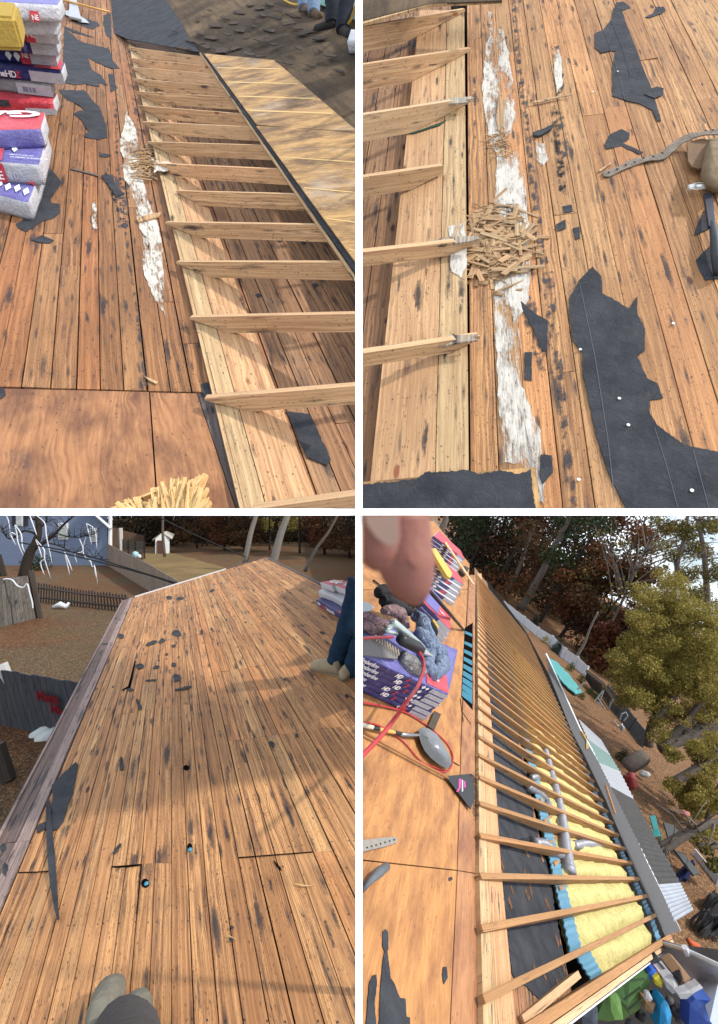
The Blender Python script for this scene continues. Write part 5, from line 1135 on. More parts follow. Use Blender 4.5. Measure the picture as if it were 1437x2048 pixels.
scrap(BL, [(96, 1592), (101, 1604), (103, 1640), (110, 1703), (115, 1780), (119, 1838), (115, 1840), (108, 1815), (100, 1765), (94, 1703), (92, 1640), (92, 1608)], 'black felt long pointed strip over the largest torn sheet', gC, .016, 62, .4)
# knot hole with blue plug, gaps
HOLE = flat('hole_black', (.006, .005, .005), 1, 0)
def disc(fr, x, y, rx, ry, c, mat, name, par, rot=0):
    return slab(fr, [(x + rx * math.cos(t / 16 * 6.283), y + ry * math.sin(t / 16 * 6.283)) for t in range(16)], c, .003, mat, name, par)
for x, y, rx, ry in ((291, 1766, 8, 9), (380, 1694, 5, 8), (373, 1535, 6, 5), (1, 1, 0, 0)):
    if rx: disc(BL, x, y, rx, ry, .003, HOLE, 'knot_hole', bl)
TEAL = flat('teal_plastic', (.04, .22, .32), .4, .5, 0, .3, 30)
for x, y, l in ((294, 1769, 'round teal cap in the knot hole near the grey boots'), (381, 1701, 'round pale blue cap showing in the knot hole by the middle joint')):
    c = BL.pt(x, y, .0); mb = MB(); tube(mb, [c, c + BL.n * .006, c + BL.n * .011], [.0105, .0105, .006], 12); o = mb.build('plastic_plug', TEAL, smooth=True); tag(o, l, 'cap')
for poly in ([(243, 1380), (257, 1372), (270, 1321), (272, 1322), (261, 1375), (246, 1381)], [(223, 1732.5), (284, 1728), (284, 1730), (256, 1733.5), (240, 1735), (223, 1734)], [(282, 1730), (284, 1730), (275, 1826), (273, 1826)], [(478, 1714), (627, 1702.6), (627, 1704), (478, 1715.6)], [(37, 1744), (97, 1742), (97, 1743.6), (37, 1745.5)], [(550, 1722), (562, 1735), (564, 1742), (553, 1732), (547, 1720)]):
    slab(BL, poly, .005, .002, HOLE, 'open_gap', bl)
for i, (L, l) in enumerate([([(583, 1765), (605, 1769), (628, 1771.5), (605, 1772)], 'pale splinter on the lower right boards'), ([(455, 1869), (472, 1877), (471, 1878.5), (455, 1871)], 'thin pale splinter beside the grey chips')]):
    o = slab(BL, L, .008, .003, CHIPY, 'wood_splinter', None); tag(o, l, 'wood splinter')
# bundles at the right
gD = 'shingle bundles on the far right of the long deck'
def c2b(L): return [(560 + x / 8.19, 1130 + y / 8.19) for x, y in L]
cP = [PX0]
def blb(q, cT, H, lab, **k):
    o = bundle(BL, q, cT, H, lab, gD, **k)
    for c in o.children:
        if c.type == 'MESH': cut(c, cP)
    return o
blb(c2b([(600, 560), (1130, 880), (1330, 760), (800, 500)]), .085, .08, 'lowest navy bundle with a long white word along its side, beside the person', body=NAVY, top=NAVY, deco=[('F', .0, .28, 0, 1, NAVY), ('F', .16, .24, .1, .8, RED, 'q', 'red_square'), ('F', .26, .3, .1, .8, RED, 'q', 'red_square'), ('T', .7, 1, 0, 1, RED), ('F', .92, 1, .05, .95, WHT), dia('F', .06, .5, .03, .35), dia('F', .11, .5, .03, .35)], words=[('F', .33, .28, .055, 'TimberlineHD', INK, 0, 1.05, .02)], seed=51, puff=.003)
for k, (q, cT, lab) in enumerate([([(615, 425), (870, 500), (1100, 380), (850, 320)], .17, 'left bundle of the lower white ended row'), ([(845, 500), (1110, 640), (1330, 520), (1080, 400)], .17, 'middle bundle of the lower white ended row'), ([(1080, 640), (1330, 760), (1500, 650), (1300, 520)], .17, 'right bundle of the lower white ended row'),
      ([(650, 280), (865, 345), (1080, 245), (900, 235)], .27, 'left bundle of the top row, red top coloured as sunlit with white print'), ([(895, 330), (1165, 435), (1400, 330), (1100, 255)], .27, 'middle bundle of the top row, red top coloured as sunlit with white print'), ([(1180, 440), (1437, 540), (1600, 430), (1400, 340)], .27, 'right bundle of the top row, cut by the white border strip')]):
    blb(c2b(q), cT, .085, lab, body=WHT, top=RED_SUN if k > 2 else WHT, words=[('T', .3, .35, .10, 'GAF', INK, 0, 1.6, .02)] if 2 < k < 5 else [], seed=60 + k, puff=.004)
# the person at the right edge
TANB = flat('tan_work_boot', (.33, .27, .18), .85, .15, 0, .25, 30, .4); DEND = flat('dark_blue_jeans', (.016, .036, .066), .95, .05, 0, .5, 16, .9); SOLE = flat('boot_sole', (.20, .16, .11), .9)
def leg(fr, root, foot, toe, path, rads, bm_, jm, cutp, ankle_r=.05, BW=.048):
    base = fr.pt(*foot); tt = fr.pt(*toe); d = (tt - base); L = d.length; d.normalize(); n = fr.n
    mb = MB(); P = [base - d * .02 + n * .06, base + d * L * .25 + n * .065, base + d * L * .5 + n * .055, base + d * L * .75 + n * .045, base + d * L * .93 + n * .038, base + d * L + n * .03]
    side = d.cross(n).normalized(); V = []; Fc = []; seg = 14; prof = [(.040, .060), (.044, .066), (.045, .058), (.050, .048), (.042, .038), (.015, .02)]
    for p, (rw, rh) in zip(P, prof):
        for k in range(seg):
            t = k / seg * 6.283; V.append(p + side * math.cos(t) * rw * BW / .048 + n * math.sin(t) * rh * BW / .048)
    for i in range(len(P) - 1):
        for k in range(seg): Fc.append((i * seg + k, i * seg + (k + 1) % seg, (i + 1) * seg + (k + 1) % seg, (i + 1) * seg + k))
    Fc += [tuple(range(seg - 1, -1, -1)), tuple((len(P) - 1) * seg + k for k in range(seg))]; mb.add(V, Fc)
    tube(mb, [base + d * L * .15 + n * .05, path[0] + (path[1] - path[0]) * .1], ankle_r, 12)
    b1 = mb.build('boot', bm_, root, smooth=True)
    mb = MB(); mb.hexa([base - d * .06 - side * .04 + n * .018, base + d * (L + .01) - side * .03 + n * .018, base + d * (L + .01) + side * .03 + n * .018, base - d * .06 + side * .04 + n * .018], n, .018, [(0, 0)] * 4); s1 = mb.build('sole', SOLE, b1)
    mb = MB(); P = smoothpts(path, 5); tube(mb, P, [rads[0] + (rads[1] - rads[0]) * k / (len(P) - 1) + .004 * math.sin(k * 1.9) for k in range(len(P))], 16); j = mb.build('trouser_leg', jm, root, smooth=True)
    for o in (b1, s1, j): cut(o, cutp)
pr = thing('person', 'person in dark jeans and tan boots beside the white border strip on the long deck', 'person', BL.pt(670, 1350)); Yf = BL.pt(675, 1345).y
leg(BL, pr, (681, 1349), (628, 1338), [at(672, 1326, Yf), at(680, 1300, Yf - .02), at(695, 1262, Yf - .1), at(712, 1205, Yf - .1), at(722, 1160, Yf - .1)], (.072, .105), TANB, DEND, cP, .055)
leg(BL, pr, (717, 1345), (683, 1362), [at(706, 1345, Yf - .1), at(714, 1320, Yf - .15), at(730, 1280, Yf - .2)], (.075, .10), TANB, DEND, cP, .055)
# the photographer's own feet at the bottom
GRYB = flat('grey_work_boot', (.15, .14, .11), .9, .12, 0, .45, 22, .8); GRT = flat('charcoal_trousers', (.07, .065, .064), .95, .05, 0, .35, 22, .8)
pf = thing('person', 'person seen from above at the bottom edge, grey boots, charcoal trousers', 'person', BL.pt(240, 2060))
Yb = BL.pt(240, 2040).y
leg(BL, pf, (212, 2110), (231, 1982), [at(222, 2090, Yb - .05), at(238, 2062, Yb - .22), at(246, 2075, Yb - .5), at(250, 2300, .5)], (.06, .075), GRYB, GRT, [], .05, .052)
leg(BL, pf, (292, 2140), (280, 2012), [at(292, 2140, Yb - .1), at(296, 2180, Yb - .3), at(300, 2400, .5)], (.055, .07), GRYB, GRT, [], .045, .048)
# ================================================================== inside the open bays, lower right
def BL_(x0, y0, c): return BR.ab(x0, y0, c)
b_head = BR.ab(1004, 1751)[1] + .03; b_l = BR.ab(1100, 1770)[1]; 
PLa = (1140, 1950); PRa = (1318, 1860)
bL = BR.ab(*PLa)[1]; a_near = BR.ab(1150, 1990)[0]; a_far = BR.ab(975, 1165)[0]
IS = BR.ab(*PRa, .17)[1]
F_DK = feltmat(); 
# old roof floor with its felt
fl = boards(BR, [b_head - .3 + .14 * k for k in range(int((bL - b_head + .3) / .14) + 1)] + [bL], BR.ab(1050, 2080)[0] - .5, a_far, W_FL, 'old_roof_boards', br, seed=8, c=-.012)
cut(fl, [pline(BR, (1040, 2075), (1345, 1885), (1100, 1800))])
def R4(L): return [(930 + x / 5.32, 1700 + y / 5.32) for x, y in L]
fe = slab(BR, R4([(375, -60), (700, -150), (880, 60), (960, 640), (1010, 900), (1090, 1340), (830, 1630), (640, 1440), (560, 1440), (500, 1300), (440, 800), (410, 330)]), -.006, .003, FELT, 'old_felt', br, jag=2.2, seed=3, step=6)
fe = slab(BR, [(1002, 1700), (975, 1440), (966, 1250), (1000, 1330), (1030, 1440), (1062, 1600), (1080, 1690)], -.006, .003, FELT, 'old_felt', br, jag=1.5, seed=4)
rg = random.Random(21)
mb = MB()
for (x, y, l) in [(640, 250, 170), (700, 420, 200), (660, 470, 160), (400, 160, 130), (480, 560, 170), (500, 420, 120), (870, 560, 120), (900, 620, 120), (980, 960, 160), (1050, 1250, 150), (740, 1260, 170), (850, 1340, 70), (980, 1400, 80), (1060, 1380, 90), (660, 30, 100), (820, 80, 110)]:
    x, y = 930 + x / 5.32, 1700 + y / 5.32; l = l / 5.32
    a = BR.pt(x - l * .08, y - l / 2, -.003); b_ = BR.pt(x + l * .1, y + l / 2, -.003); t = (b_ - a).cross(BR.n).normalized() * rg.uniform(.018, .045)
    m_ = (a + b_) / 2; mb.add([a, m_ - t, b_, m_ + t * .7], [(0, 1, 2, 3)], [(0, 0), (.1, .02), (.2, 0), (.1, -.02)], (rg.random(), rg.random(), .1)); mb.build('bare_wood_streak', W_FL, br)
u_ = slab(BR, [(975, 1160), (1052, 1262), (1100, 1352), (1212, 1600), (1335, 1872), (1040, 2080), (960, 2080), (950, 1160)], -.16, .01, DARK, 'attic_backing', br)  # dark sheet added to hide the sky below the open bays
# insulation: lumpy yellow batts between the rafters
INS = NB('yellow_glass_wool'); _v = INS.coord('Object'); _n = INS.noise(_v, 7, 6, .7); _m = INS.noise(_v, 60, 4, .8)
INS.bump(INS.ma('ADD', _n, INS.ma('MULTIPLY', _m, .5)), .6, .03)
INSM = INS.fin(INS.mix(INS.ramp(_m, .35, .68), INS.mix(INS.ramp(_n, .4, .6), (.30, .26, .075), (.50, .44, .16)), (.62, .57, .28)), .95, .05)
BAF = flat('blue_foam_baffle', (.10, .24, .34), .6, .3, 0, .2, 12); BAFC = flat('cyan_baffle', (.02, .15, .22), .5, .3, 0, .25, 9)
RA = [BR.ab(x, y)[0] for x, y, rx, ry in GUT]
def rafter_at(i, s):  # point between tip and foot of rafter i
    x, y, rx, ry = GUT[i]; A = BR.pt(x, y, .05); cR = BR.abc(R2.pt(rx, ry)).z; B_ = BR.pt(rx, ry, cR); return A + (B_ - A) * s
def baymesh(i, j, s0, s1, name, mat, drop, seed, nu=14, nv=7, parent=None):
    V = []; Fc = []
    for p in range(nu + 1):
        s = s0 + (s1 - s0) * p / nu
        A, B_ = rafter_at(i, s), rafter_at(j, s)
        for q_ in range(nv + 1):
            t = q_ / nv; P = A + (B_ - A) * t; bump = math.sin(math.pi * t) ** .6
            e = min(1, p / 2, (nu - p) / 2 + .3)
            V.append(P - BR.n * (drop - .035 * bump * e + (1 - e) * .05) + BR.n * (noise.noise(P * 7 + Vector((seed, 0, 0))) * .06 + noise.noise(P * 24) * .02) * bump)
    for p in range(nu):
        for q_ in range(nv):
            k = p * (nv + 1) + q_; Fc.append((k, k + nv + 1, k + nv + 2, k + 1))
    o = mk(name, V, Fc, mat, parent or br, smooth=True); return o
def s_of(i, b):  # where rafter i crosses offset b on the floor
    A = BR.abc(rafter_at(i, 0)).y; B_ = BR.abc(rafter_at(i, 1)).y; return (b - A) / (B_ - A)
n_in = min(len(GUT) - 1, 26)
X0, Y0 = GUT[0][:2]
for i in range(0, n_in):
    s0 = max(.25, min(.8, s_of(i, bL + .10)))
    baymesh(i, i + 1, s0, .97, 'insulation_batt', INSM, .10, i)
# first bay, in front of the nearest rafter down to the rim beams
def rim_at(s): return BR.pt(1050, 2050, .05) * (1 - s) + BR.pt(1330, 1880, .28) * s
_ra = rafter_at
def rafter_at(i, s): return rim_at(s) if i < 0 else _ra(i, s)
baymesh(-1, 0, .42, .96, 'insulation_batt', INSM, .11, 77)
for i in range(-1, n_in):
    for (sa, sb, m, nm, dr) in ((None, None, BAF, 'foam_baffle', .085), (.965, 1.0, BAF, 'foam_baffle', .04)):
        ii = max(i, 0); s0 = max(.22, min(.78, s_of(ii, bL + .03))) if sa is None else sa; s1 = s0 + .045 if sb is None else sb
        if i == -1 and sa is None: s0, s1 = .36, .42
        g = MB(); K_ = 8; pts = []
        for q_ in range(K_ + 1):
            t = .08 + .84 * q_ / K_; h = .006 if q_ % 2 else -.006
            A = rafter_at(i, s0) * (1 - t) + rafter_at(i + 1, s0) * t; B_ = rafter_at(i, s1) * (1 - t) + rafter_at(i + 1, s1) * t
            pts.append((A - BR.n * (dr + .02 - h), B_ - BR.n * (dr - h)))
        for q_ in range(K_):
            a, b_ = pts[q_], pts[q_ + 1]; g.add([a[0], a[1], b_[1], b_[0]] + [v - BR.n * .012 for v in (a[0], a[1], b_[1], b_[0])], HEX)
        g.build(nm, m, br)
# rim beams, blocking and ducts
o = rafter(BR, (1030, 2078), (1343, 1872), .06, .30, .15, .05, W_RB, br, 'rim_beam', seed=301, tapered=False); 
o = rafter(BR, (1062, 2090), (1347, 1882), .03, .27, .17, .035, W_RF, br, 'rim_beam', seed=302, tapered=False)
o = rafter(BR, (1075, 2098), (1351, 1888), .0, .24, .10, .01, FRAMEW, br, 'white_trim', seed=303, tapered=False)
o = rafter(BR, (1048, 2040), (1160, 1948), .02, .07, .10, .04, W_RF, br, 'short_brace', seed=304, tapered=False)
DUCT = NB('silver_flex_duct'); _x, _y, _ = DUCT.sep(DUCT.coord('UV')); _w = DUCT.ma('SINE', DUCT.ma('MULTIPLY', _x, 420.0)); DUCT.bump(_w, .7, .01)
_nn = DUCT.noise(DUCT.coord('Object'), 30, 4); DUCTM = DUCT.fin(DUCT.mix(_nn, (.20, .20, .22), (.46, .46, .50)), .4, .5, None, .6)
def duct(pts, r, label):
    mb = MB(); P = smoothpts([BR.pt(x, y, c + .035) for x, y, c in pts], 8); tube(mb, P, [r * (1 + .05 * math.sin(k * 2.4)) for k in range(len(P))], 14)
    o = mb.build('flexible_duct', DUCTM, smooth=True); tag(o, label, 'duct', 'silver ducts in the open roof'); return o
duct([(1138, 1745, .06), (1130, 1700, .06), (1122, 1640, .06), (1112, 1590, .06), (1100, 1545, .06), (1088, 1500, .05)], .072, 'long straight silver duct running under the rafters')
duct([(1150, 1692, .08), (1172, 1688, .10), (1200, 1690, .11), (1225, 1698, .11), (1250, 1712, .12)], .055, 'curved grey duct reaching from the straight duct to the eave')
duct([(1072, 1688, .0), (1090, 1690, .01), (1112, 1706, .03), (1128, 1712, .05)], .052, 'short grey duct left of the straight one, nearest the felt')
duct([(1056, 1574, .0), (1076, 1584, .01), (1092, 1602, .02), (1102, 1622, .03)], .05, 'dark short duct higher up, left of the straight one')
duct([(1064, 1556, .02), (1080, 1552, .03), (1094, 1560, .04)], .042, 'small silver duct elbow highest on the left of the straight duct')
for k, (x0, y0, x1, y1) in enumerate([(1090, 1642, 1116, 1622), (1100, 1685, 1125, 1667), (1082, 1600, 1108, 1582), (1110, 1728, 1130, 1712), (1120, 1776, 1150, 1764)]):
    o = rafter(BR, (x0, y0), (x1, y1), .06, .07, .05, .03, W_RB, br, 'blocking', seed=320 + k, tapered=False)
# eave band, vent opening
EAVE = flat('dark_eave_shingles', (.085, .085, .088), .85, .15, 0, .25, 60, .3)
slab(BR, [(1093, 1308), (1161, 1460), (1240, 1600), (1292, 1720), (1361, 1861), (1331, 1872), (1262, 1722), (1212, 1600), (1143, 1460), (1100, 1352)], .30, .012, EAVE, 'eave_band', br)
o = slab(BR, [(1092, 1307), (1161, 1459), (1240.5, 1599), (1292.5, 1719), (1361.5, 1860), (1363, 1862), (1294, 1719), (1242, 1598), (1163, 1458), (1094, 1306)], .302, .03, FRAMEW, 'gutter_lip', br)
slab(BR, [(930, 1256), (946, 1245), (946, 1420), (923, 1394)], .0025, .002, HOLE, 'vent_opening', br)
for k in range(9):
    t0 = k / 9; y0 = 1262 + (1392 - 1262) * t0 ** .85; h = 6 + 10 * t0
    xl = 930 - (y0 - 1256) * .05
    slab(BR, [(xl + 1, y0), (945, y0 + h * .9), (945, y0 + h * 1.9), (xl + .5, y0 + h * .8)], .006, .003, BAFC, 'baffle_slat', br)
# old felt remnants on the plywood
gE = 'felt remnants on the orange plywood'
def c6(L): return [(725 + x / 5.225, 1700 + y / 5.225) for x, y in L]
for poly, lab in ((c6([(215, 850), (245, 825), (270, 850), (275, 1030), (265, 1060), (300, 1340), (330, 1380), (395, 1545), (455, 1555), (465, 1740), (500, 1750), (505, 1850), (175, 1850), (195, 1400), (215, 1180), (235, 1060), (215, 1000)]), 'largest stepped felt remnant at the bottom of the orange plywood'),
                  (c6([(110, 1310), (150, 1300), (155, 1400), (130, 1600), (150, 1850), (40, 1850), (60, 1550), (80, 1370)]), 'narrow felt remnant left of the largest stepped one'),
                  (c6([(850, 1220), (885, 1220), (895, 1330), (855, 1400), (838, 1300)]), 'small oval felt remnant near the plywood joint'), (c6([(905, 290), (940, 278), (945, 310), (910, 325)]), 'tiny felt chip below the cross joint of the plywood')):
    o = scrap(BR, poly, lab, gE, .005, len(lab), .5); cut(o, [PX1])
# ================================================================== bundle piles on the plywood
def brb(q, cT, H, lab, grp, **k):
    o = bundle(BR, q, cT, H, lab, grp, **k)
    for c in o.children:
        if c.type == 'MESH': cut(c, [PX1])
    return o
gF = 'bundles in the near pile on the orange plywood'
Hh = .050
names = ['bottom bundle of the near pile, white label lowest', 'second bundle from the bottom of the near pile', 'third bundle from the bottom of the near pile', 'third bundle from the top of the near pile, long white word on navy', 'second bundle from the top of the near pile, long white word on navy', 'top bundle of the near pile, red top, under the clothes']
for k in range(6):
    j = 5 - k; fx, fy = 898 - 8.2 * j, 1392 + 8.6 * j
    q = [(fx - 215, fy - 100), (fx, fy), (fx + 18, fy - 92), (fx - 190, fy - 180)]
    lab_s = (.80, 1.0) if k != 2 else (.74, .95)
    dc = [('F', lab_s[0], lab_s[1], .06, .94, WHT), dia('F', .72, .5, .018, .42), dia('F', .76 if k % 2 else .68, .5, .016, .36, INK)]
    wd = [('F', .20 - .03 * (k % 3), .2, .05, 'Timberline', INK, 0, 1.3, .0), ('F', .50 - .03 * (k % 3), .2, .05, 'HD', INK, 0, 1.3, .04), ('F', .60 - .03 * (k % 3), .2, .05, 'Z', INKR, 0, 1.3, .02), ('F', lab_s[0] + .02, .35, .03, '10', INKG, 0, 1, 0)] if k else [('F', .82, .35, .03, '10', INKG, 0, 1, 0)]
    if k == 5: dc += [('T', .72, 1, .05, 1, RED_SUN, 'q', 'red_panel')]; wd += [('T', .80, .25, .16, 'G', INK, 0, 1.2, .05)]
    if k == 0: dc += [('F', .68, .76, .1, .9, RED, 'q', 'red_square')]
    brb(q, Hh * (k + 1), Hh - .002, 'navy wrapped ' + names[k], gF, body=NAVY, top=LIL if k == 5 else NAVY, deco=dc, words=wd, seed=80 + k, puff=.002)
gH = 'bundles in the middle pile on the orange plywood'
n2_ = ['bottom', 'second from bottom', 'third from bottom', 'second from top', 'top']
for k in range(5):
    j = 4 - k; fx, fy = 929 - 4.6 * j, 1170 + 9.5 * j
    q = [(fx - 78, fy - 52), (fx, fy), (fx - 12, fy - 24), (fx - 60, fy - 62)]
    brb(q, .07 * (k + 1), .068, n2_[k] + ' bundle of the middle pile, navy with a pale end label', gH, body=NAVY, top=RED_SUN if k == 4 else WHT, deco=[('F', .70, 1, .05, .95, WHT), ('F', .55, .68, .05, .95, RED if k % 2 else NAVY), dia('F', .40, .5, .05, .4), dia('F', .28, .5, .05, .4)], seed=90 + k, puff=.003)
gI = 'bundles in the far pile on the orange plywood'
for k in range(5):
    j = 4 - k; fx, fy = 930 - 3.6 * j, 1119 + 6.5 * j
    q = [(fx - 62, fy - 47), (fx, fy), (fx - 8, fy - 18), (fx - 52, fy - 58)]
    brb(q, .075 * (k + 1), .073, n2_[k] + ' bundle of the far pile beneath the woods, navy and white', gI, body=NAVY, top=RED_SUN if k == 4 else WHT, deco=[('F', .72, 1, .05, .95, WHT), ('F', .60, .70, .05, .95, RED), dia('F', .45, .5, .05, .4), dia('F', .30, .5, .05, .4)], seed=100 + k, puff=.003)
# a second low pile between near and middle
for k in range(3):
    j = 2 - k; fx, fy = 903 - 5 * j, 1262 + 9 * j
    q = [(fx - 60, fy - 62), (fx, fy), (fx - 2, fy - 30), (fx - 44, fy - 92)]
    brb(q, .06 * (k + 1), .058, ['lowest', 'middle', 'top red and lilac'][k] + ' bundle of the low pile behind the blue clothes', 'bundles in the low pile', body=NAVY, top=RED_SUN if k == 2 else WHT, deco=[('F', .6, 1, .05, .95, WHT)] + ([('T', 0, .5, .1, .9, LIL)] if k == 2 else []), words=[('T', .55, .3, .07, 'GAF', INK, 0, 1.2, .02)] if k == 2 else [], seed=110 + k, puff=.002)
def brslab(poly, c, th, mat, name, lab, cat, **k):
    o = slab(BR, poly, c, th, mat, name, None, **k); cut(o, [PX1]); tag(o, lab, cat); return o
brslab([(862, 1098), (872, 1096), (905, 1146), (902, 1156), (895, 1152)], .42, .06, flat('yellow_board', (.55, .38, .08), .6), 'yellow_board', 'short yellow board lying on the middle pile by the fingertips', 'board')
brslab([(921, 1140), (929, 1131), (939, 1136), (931, 1151)], .12, .08, flat('dark_block', (.03, .025, .022), .7), 'dark_block', 'dark brown block standing by the far pile', 'block')
brslab([(870, 1422), (883, 1428), (869, 1460), (857, 1452)], .03, .01, SHING, 'shingle_offcut', 'dark square shingle offcut between the near pile and the shovel', 'shingle offcut')
brslab([(890, 1085), (893, 1083), (950, 1168), (948, 1170)], .40, .02, W_RF, 'wooden_lath', 'thin wooden lath leaning over the far pile', 'lath')
TUBEK = flat('black_plastic', (.012, .013, .015), .45, .4, 0, .2, 30)
mb = MB(); tube(mb, [BR.pt(862, 1184, .38), BR.pt(895, 1222, .3), BR.pt(928, 1260, .02)], [.026, .026, .020], 12); o = mb.build('black_pipe', TUBEK, smooth=True); tag(o, 'black pipe slanting from the fingertips down to the plywood', 'pipe')
pb = thing('pry_bar', 'thin pry bar with black grip and yellow shaft beyond the black bag', 'pry bar', BR.pt(760, 1170))
mb = MB(); tube(mb, [BR.pt(748, 1161, .02), BR.pt(760, 1170, .02)], .012, 8); mb.build('grip', TUBEK, pb); mb = MB(); tube(mb, [BR.pt(760, 1170, .02), BR.pt(785, 1190, .03)], .007, 8); mb.build('shaft', flat('yellow_shaft', (.6, .36, .02), .5), pb)
# cloth heaps: folded sheets draped as thick ridges
def cloth(name, lab, cat, ridges, mat, c, extra=None):
    """ridges: [(px points, radius px)] swept folds that overlap into one garment"""
    V = []; mb = MB()
    for L, r in ridges:
        P = smoothpts([BR.pt(x, y, c + dz) for x, y, dz in L], 5); rr = r * P[0].y / F
        n = len(P); tube(mb, P, [rr * (.75 + .35 * math.sin(math.pi * k / (n - 1)) + .12 * noise.noise(P[k] * 30)) for k in range(n)], 12)
    o = mb.build(name, mat, smooth=True); tag(o, lab, cat)
    m = o.modifiers.new('r', 'REMESH'); m.mode = 'VOXEL'; m.voxel_size = .006; m.use_smooth_shade = True
    t = bpy.data.textures.new(name, 'CLOUDS'); t.noise_scale = .09; t.noise_depth = 1; d = o.modifiers.new('d', 'DISPLACE'); d.texture = t; d.strength = .035; d.texture_coords = 'GLOBAL'
    s = o.modifiers.new('s', 'SMOOTH'); s.iterations = 3
    dg = bpy.context.evaluated_depsgraph_get(); me = bpy.data.meshes.new_from_object(o.evaluated_get(dg)); o.modifiers.clear(); o.data = me; cut(o, [PX1]); return o
def clothmat(name, c):
    b = NB(name); v = b.coord('Object'); n = b.noise(v, 11, 3, .5, 1.6); rdg = b.ma('ABSOLUTE', b.ma('SUBTRACT', n, .5)); b.bump(rdg, 1.0, .12)
    return b.fin(b.mix(b.ramp(b.noise(v, 40, 4), .3, .7), tuple(a * .8 for a in c), tuple(a * 1.2 for a in c)), .95, .05)
HOOD = clothmat('blue_grey_sweatshirt', (.19, .24, .34)); MAUV = clothmat('mauve_shirt', (.24, .16, .165)); GRYC = clothmat('grey_fleece', (.24, .235, .24)); BAGK = flat('black_bag', (.012, .012, .014), .7, .2, 0, .4, 12, .5)
cloth('sweatshirt', 'blue grey sweatshirt bunched along the right side of the tool heap', 'sweatshirt', [([(832, 1233, 0), (845, 1240, .02), (850, 1262, .02), (862, 1282, .01), (880, 1300, .0)], 15), ([(842, 1262, .02), (852, 1282, .03), (872, 1300, .02), (886, 1315, .01), (876, 1330, 0)], 15), ([(862, 1300, 0), (855, 1325, .0), (868, 1345, 0), (888, 1335, 0)], 14), ([(836, 1290, 0), (846, 1312, 0), (852, 1338, 0)], 14), ([(874, 1312, 0), (892, 1325, 0), (893, 1340, 0)], 9)], HOOD, .33)
cloth('shirt', 'mauve shirt crumpled at the left of the tool heap', 'shirt', [([(722, 1228, 0), (740, 1236, .01), (760, 1246, .01), (776, 1252, 0)], 11), ([(722, 1245, 0), (742, 1256, .01), (764, 1262, 0)], 11), ([(770, 1222, 0), (790, 1220, .02), (806, 1232, 0), (812, 1252, 0)], 12)], MAUV, .32)
cloth('fleece', 'grey rolled fleece below the nail gun', 'fleece', [([(803, 1312, .01), (815, 1322, .02), (832, 1335, .02), (842, 1345, 0)], 15)], GRYC, .32)
cloth('work_bag', 'black open work bag under the fingertips', 'bag', [([(755, 1186, .0), (770, 1182, .03), (795, 1188, .04), (820, 1200, .03), (838, 1204, 0)], 15), ([(765, 1200, .0), (790, 1210, .02), (818, 1222, .0)], 14), ([(850, 1235, .0), (862, 1255, .01), (870, 1270, 0)], 9)], BAGK, .28)
brslab([(722, 1222), (740, 1222), (750, 1214), (735, 1204), (722, 1202)], .36, .05, flat('pale_bucket', (.35, .38, .40), .5), 'plastic_box', 'pale plastic box at the left edge above the mauve shirt', 'box', jag=.4)
brslab([(722, 1272), (760, 1280), (800, 1300), (795, 1318), (722, 1308)], .335, .012, flat('grey_board', (.17, .165, .16), .9, .1, 0, .3, 80), 'grey_board', 'grey granular board lying under the nail gun', 'board')
ng = thing('nail_gun', 'silver green nail gun with black magazine lying on the clothes', 'nail gun', BR.pt(810, 1280, .36)); NGM = flat('silver_green_metal', (.36, .42, .41), .35, .5, .5, .25, 30)
mb = MB(); tube(mb, [BR.pt(782, 1243, .42), BR.pt(788, 1246, .43), BR.pt(812, 1266, .43), BR.pt(838, 1288, .42), BR.pt(846, 1296, .41)], [.020, .030, .030, .026, .018], 14); tube(mb, [BR.pt(786, 1250, .41), BR.pt(772, 1262, .40)], .018, 10); tube(mb, [BR.pt(772, 1262, .40), BR.pt(804, 1270, .39)], .014, 10); mb.build('body', NGM, ng, smooth=True)
mb = MB(); tube(mb, [BR.pt(798, 1276, .41), BR.pt(806, 1280, .42), BR.pt(834, 1294, .42), BR.pt(842, 1300, .41)], [.030, .042, .044, .034], 18); mb.build('canister', TUBEK, ng, smooth=True)
for k in range(5):
    mb = MB(); tube(mb, [BR.pt(836 + k * 4, 1296 + k, .42), BR.pt(852 + k * 3.6, 1308 + k * 1.2, .40)], .004, 5); mb.build('guard_rod', NAIL, ng)
mb = MB()
for k in range(9): x, y = 752 + k * 5.5, 1275 + k * 3.6; tube(mb, [BR.pt(x, y - 5, .36), BR.pt(x + 2, y + 6, .36)], .007, 6)
o = mb.build('nail_strip', flat('tan_nail_strip', (.36, .30, .24), .6)); tag(o, 'strip of collated nails lying left of the nail gun', 'nail strip')
mb = MB(); tube(mb, [BR.pt(866, 1240, .32), BR.pt(876, 1256, .32)], .016, 8); o = mb.build('yellow_marker', flat('yellow_plastic', (.65, .45, .05), .5)); tag(o, 'small yellow plastic tool between bag and low pile', 'tool')
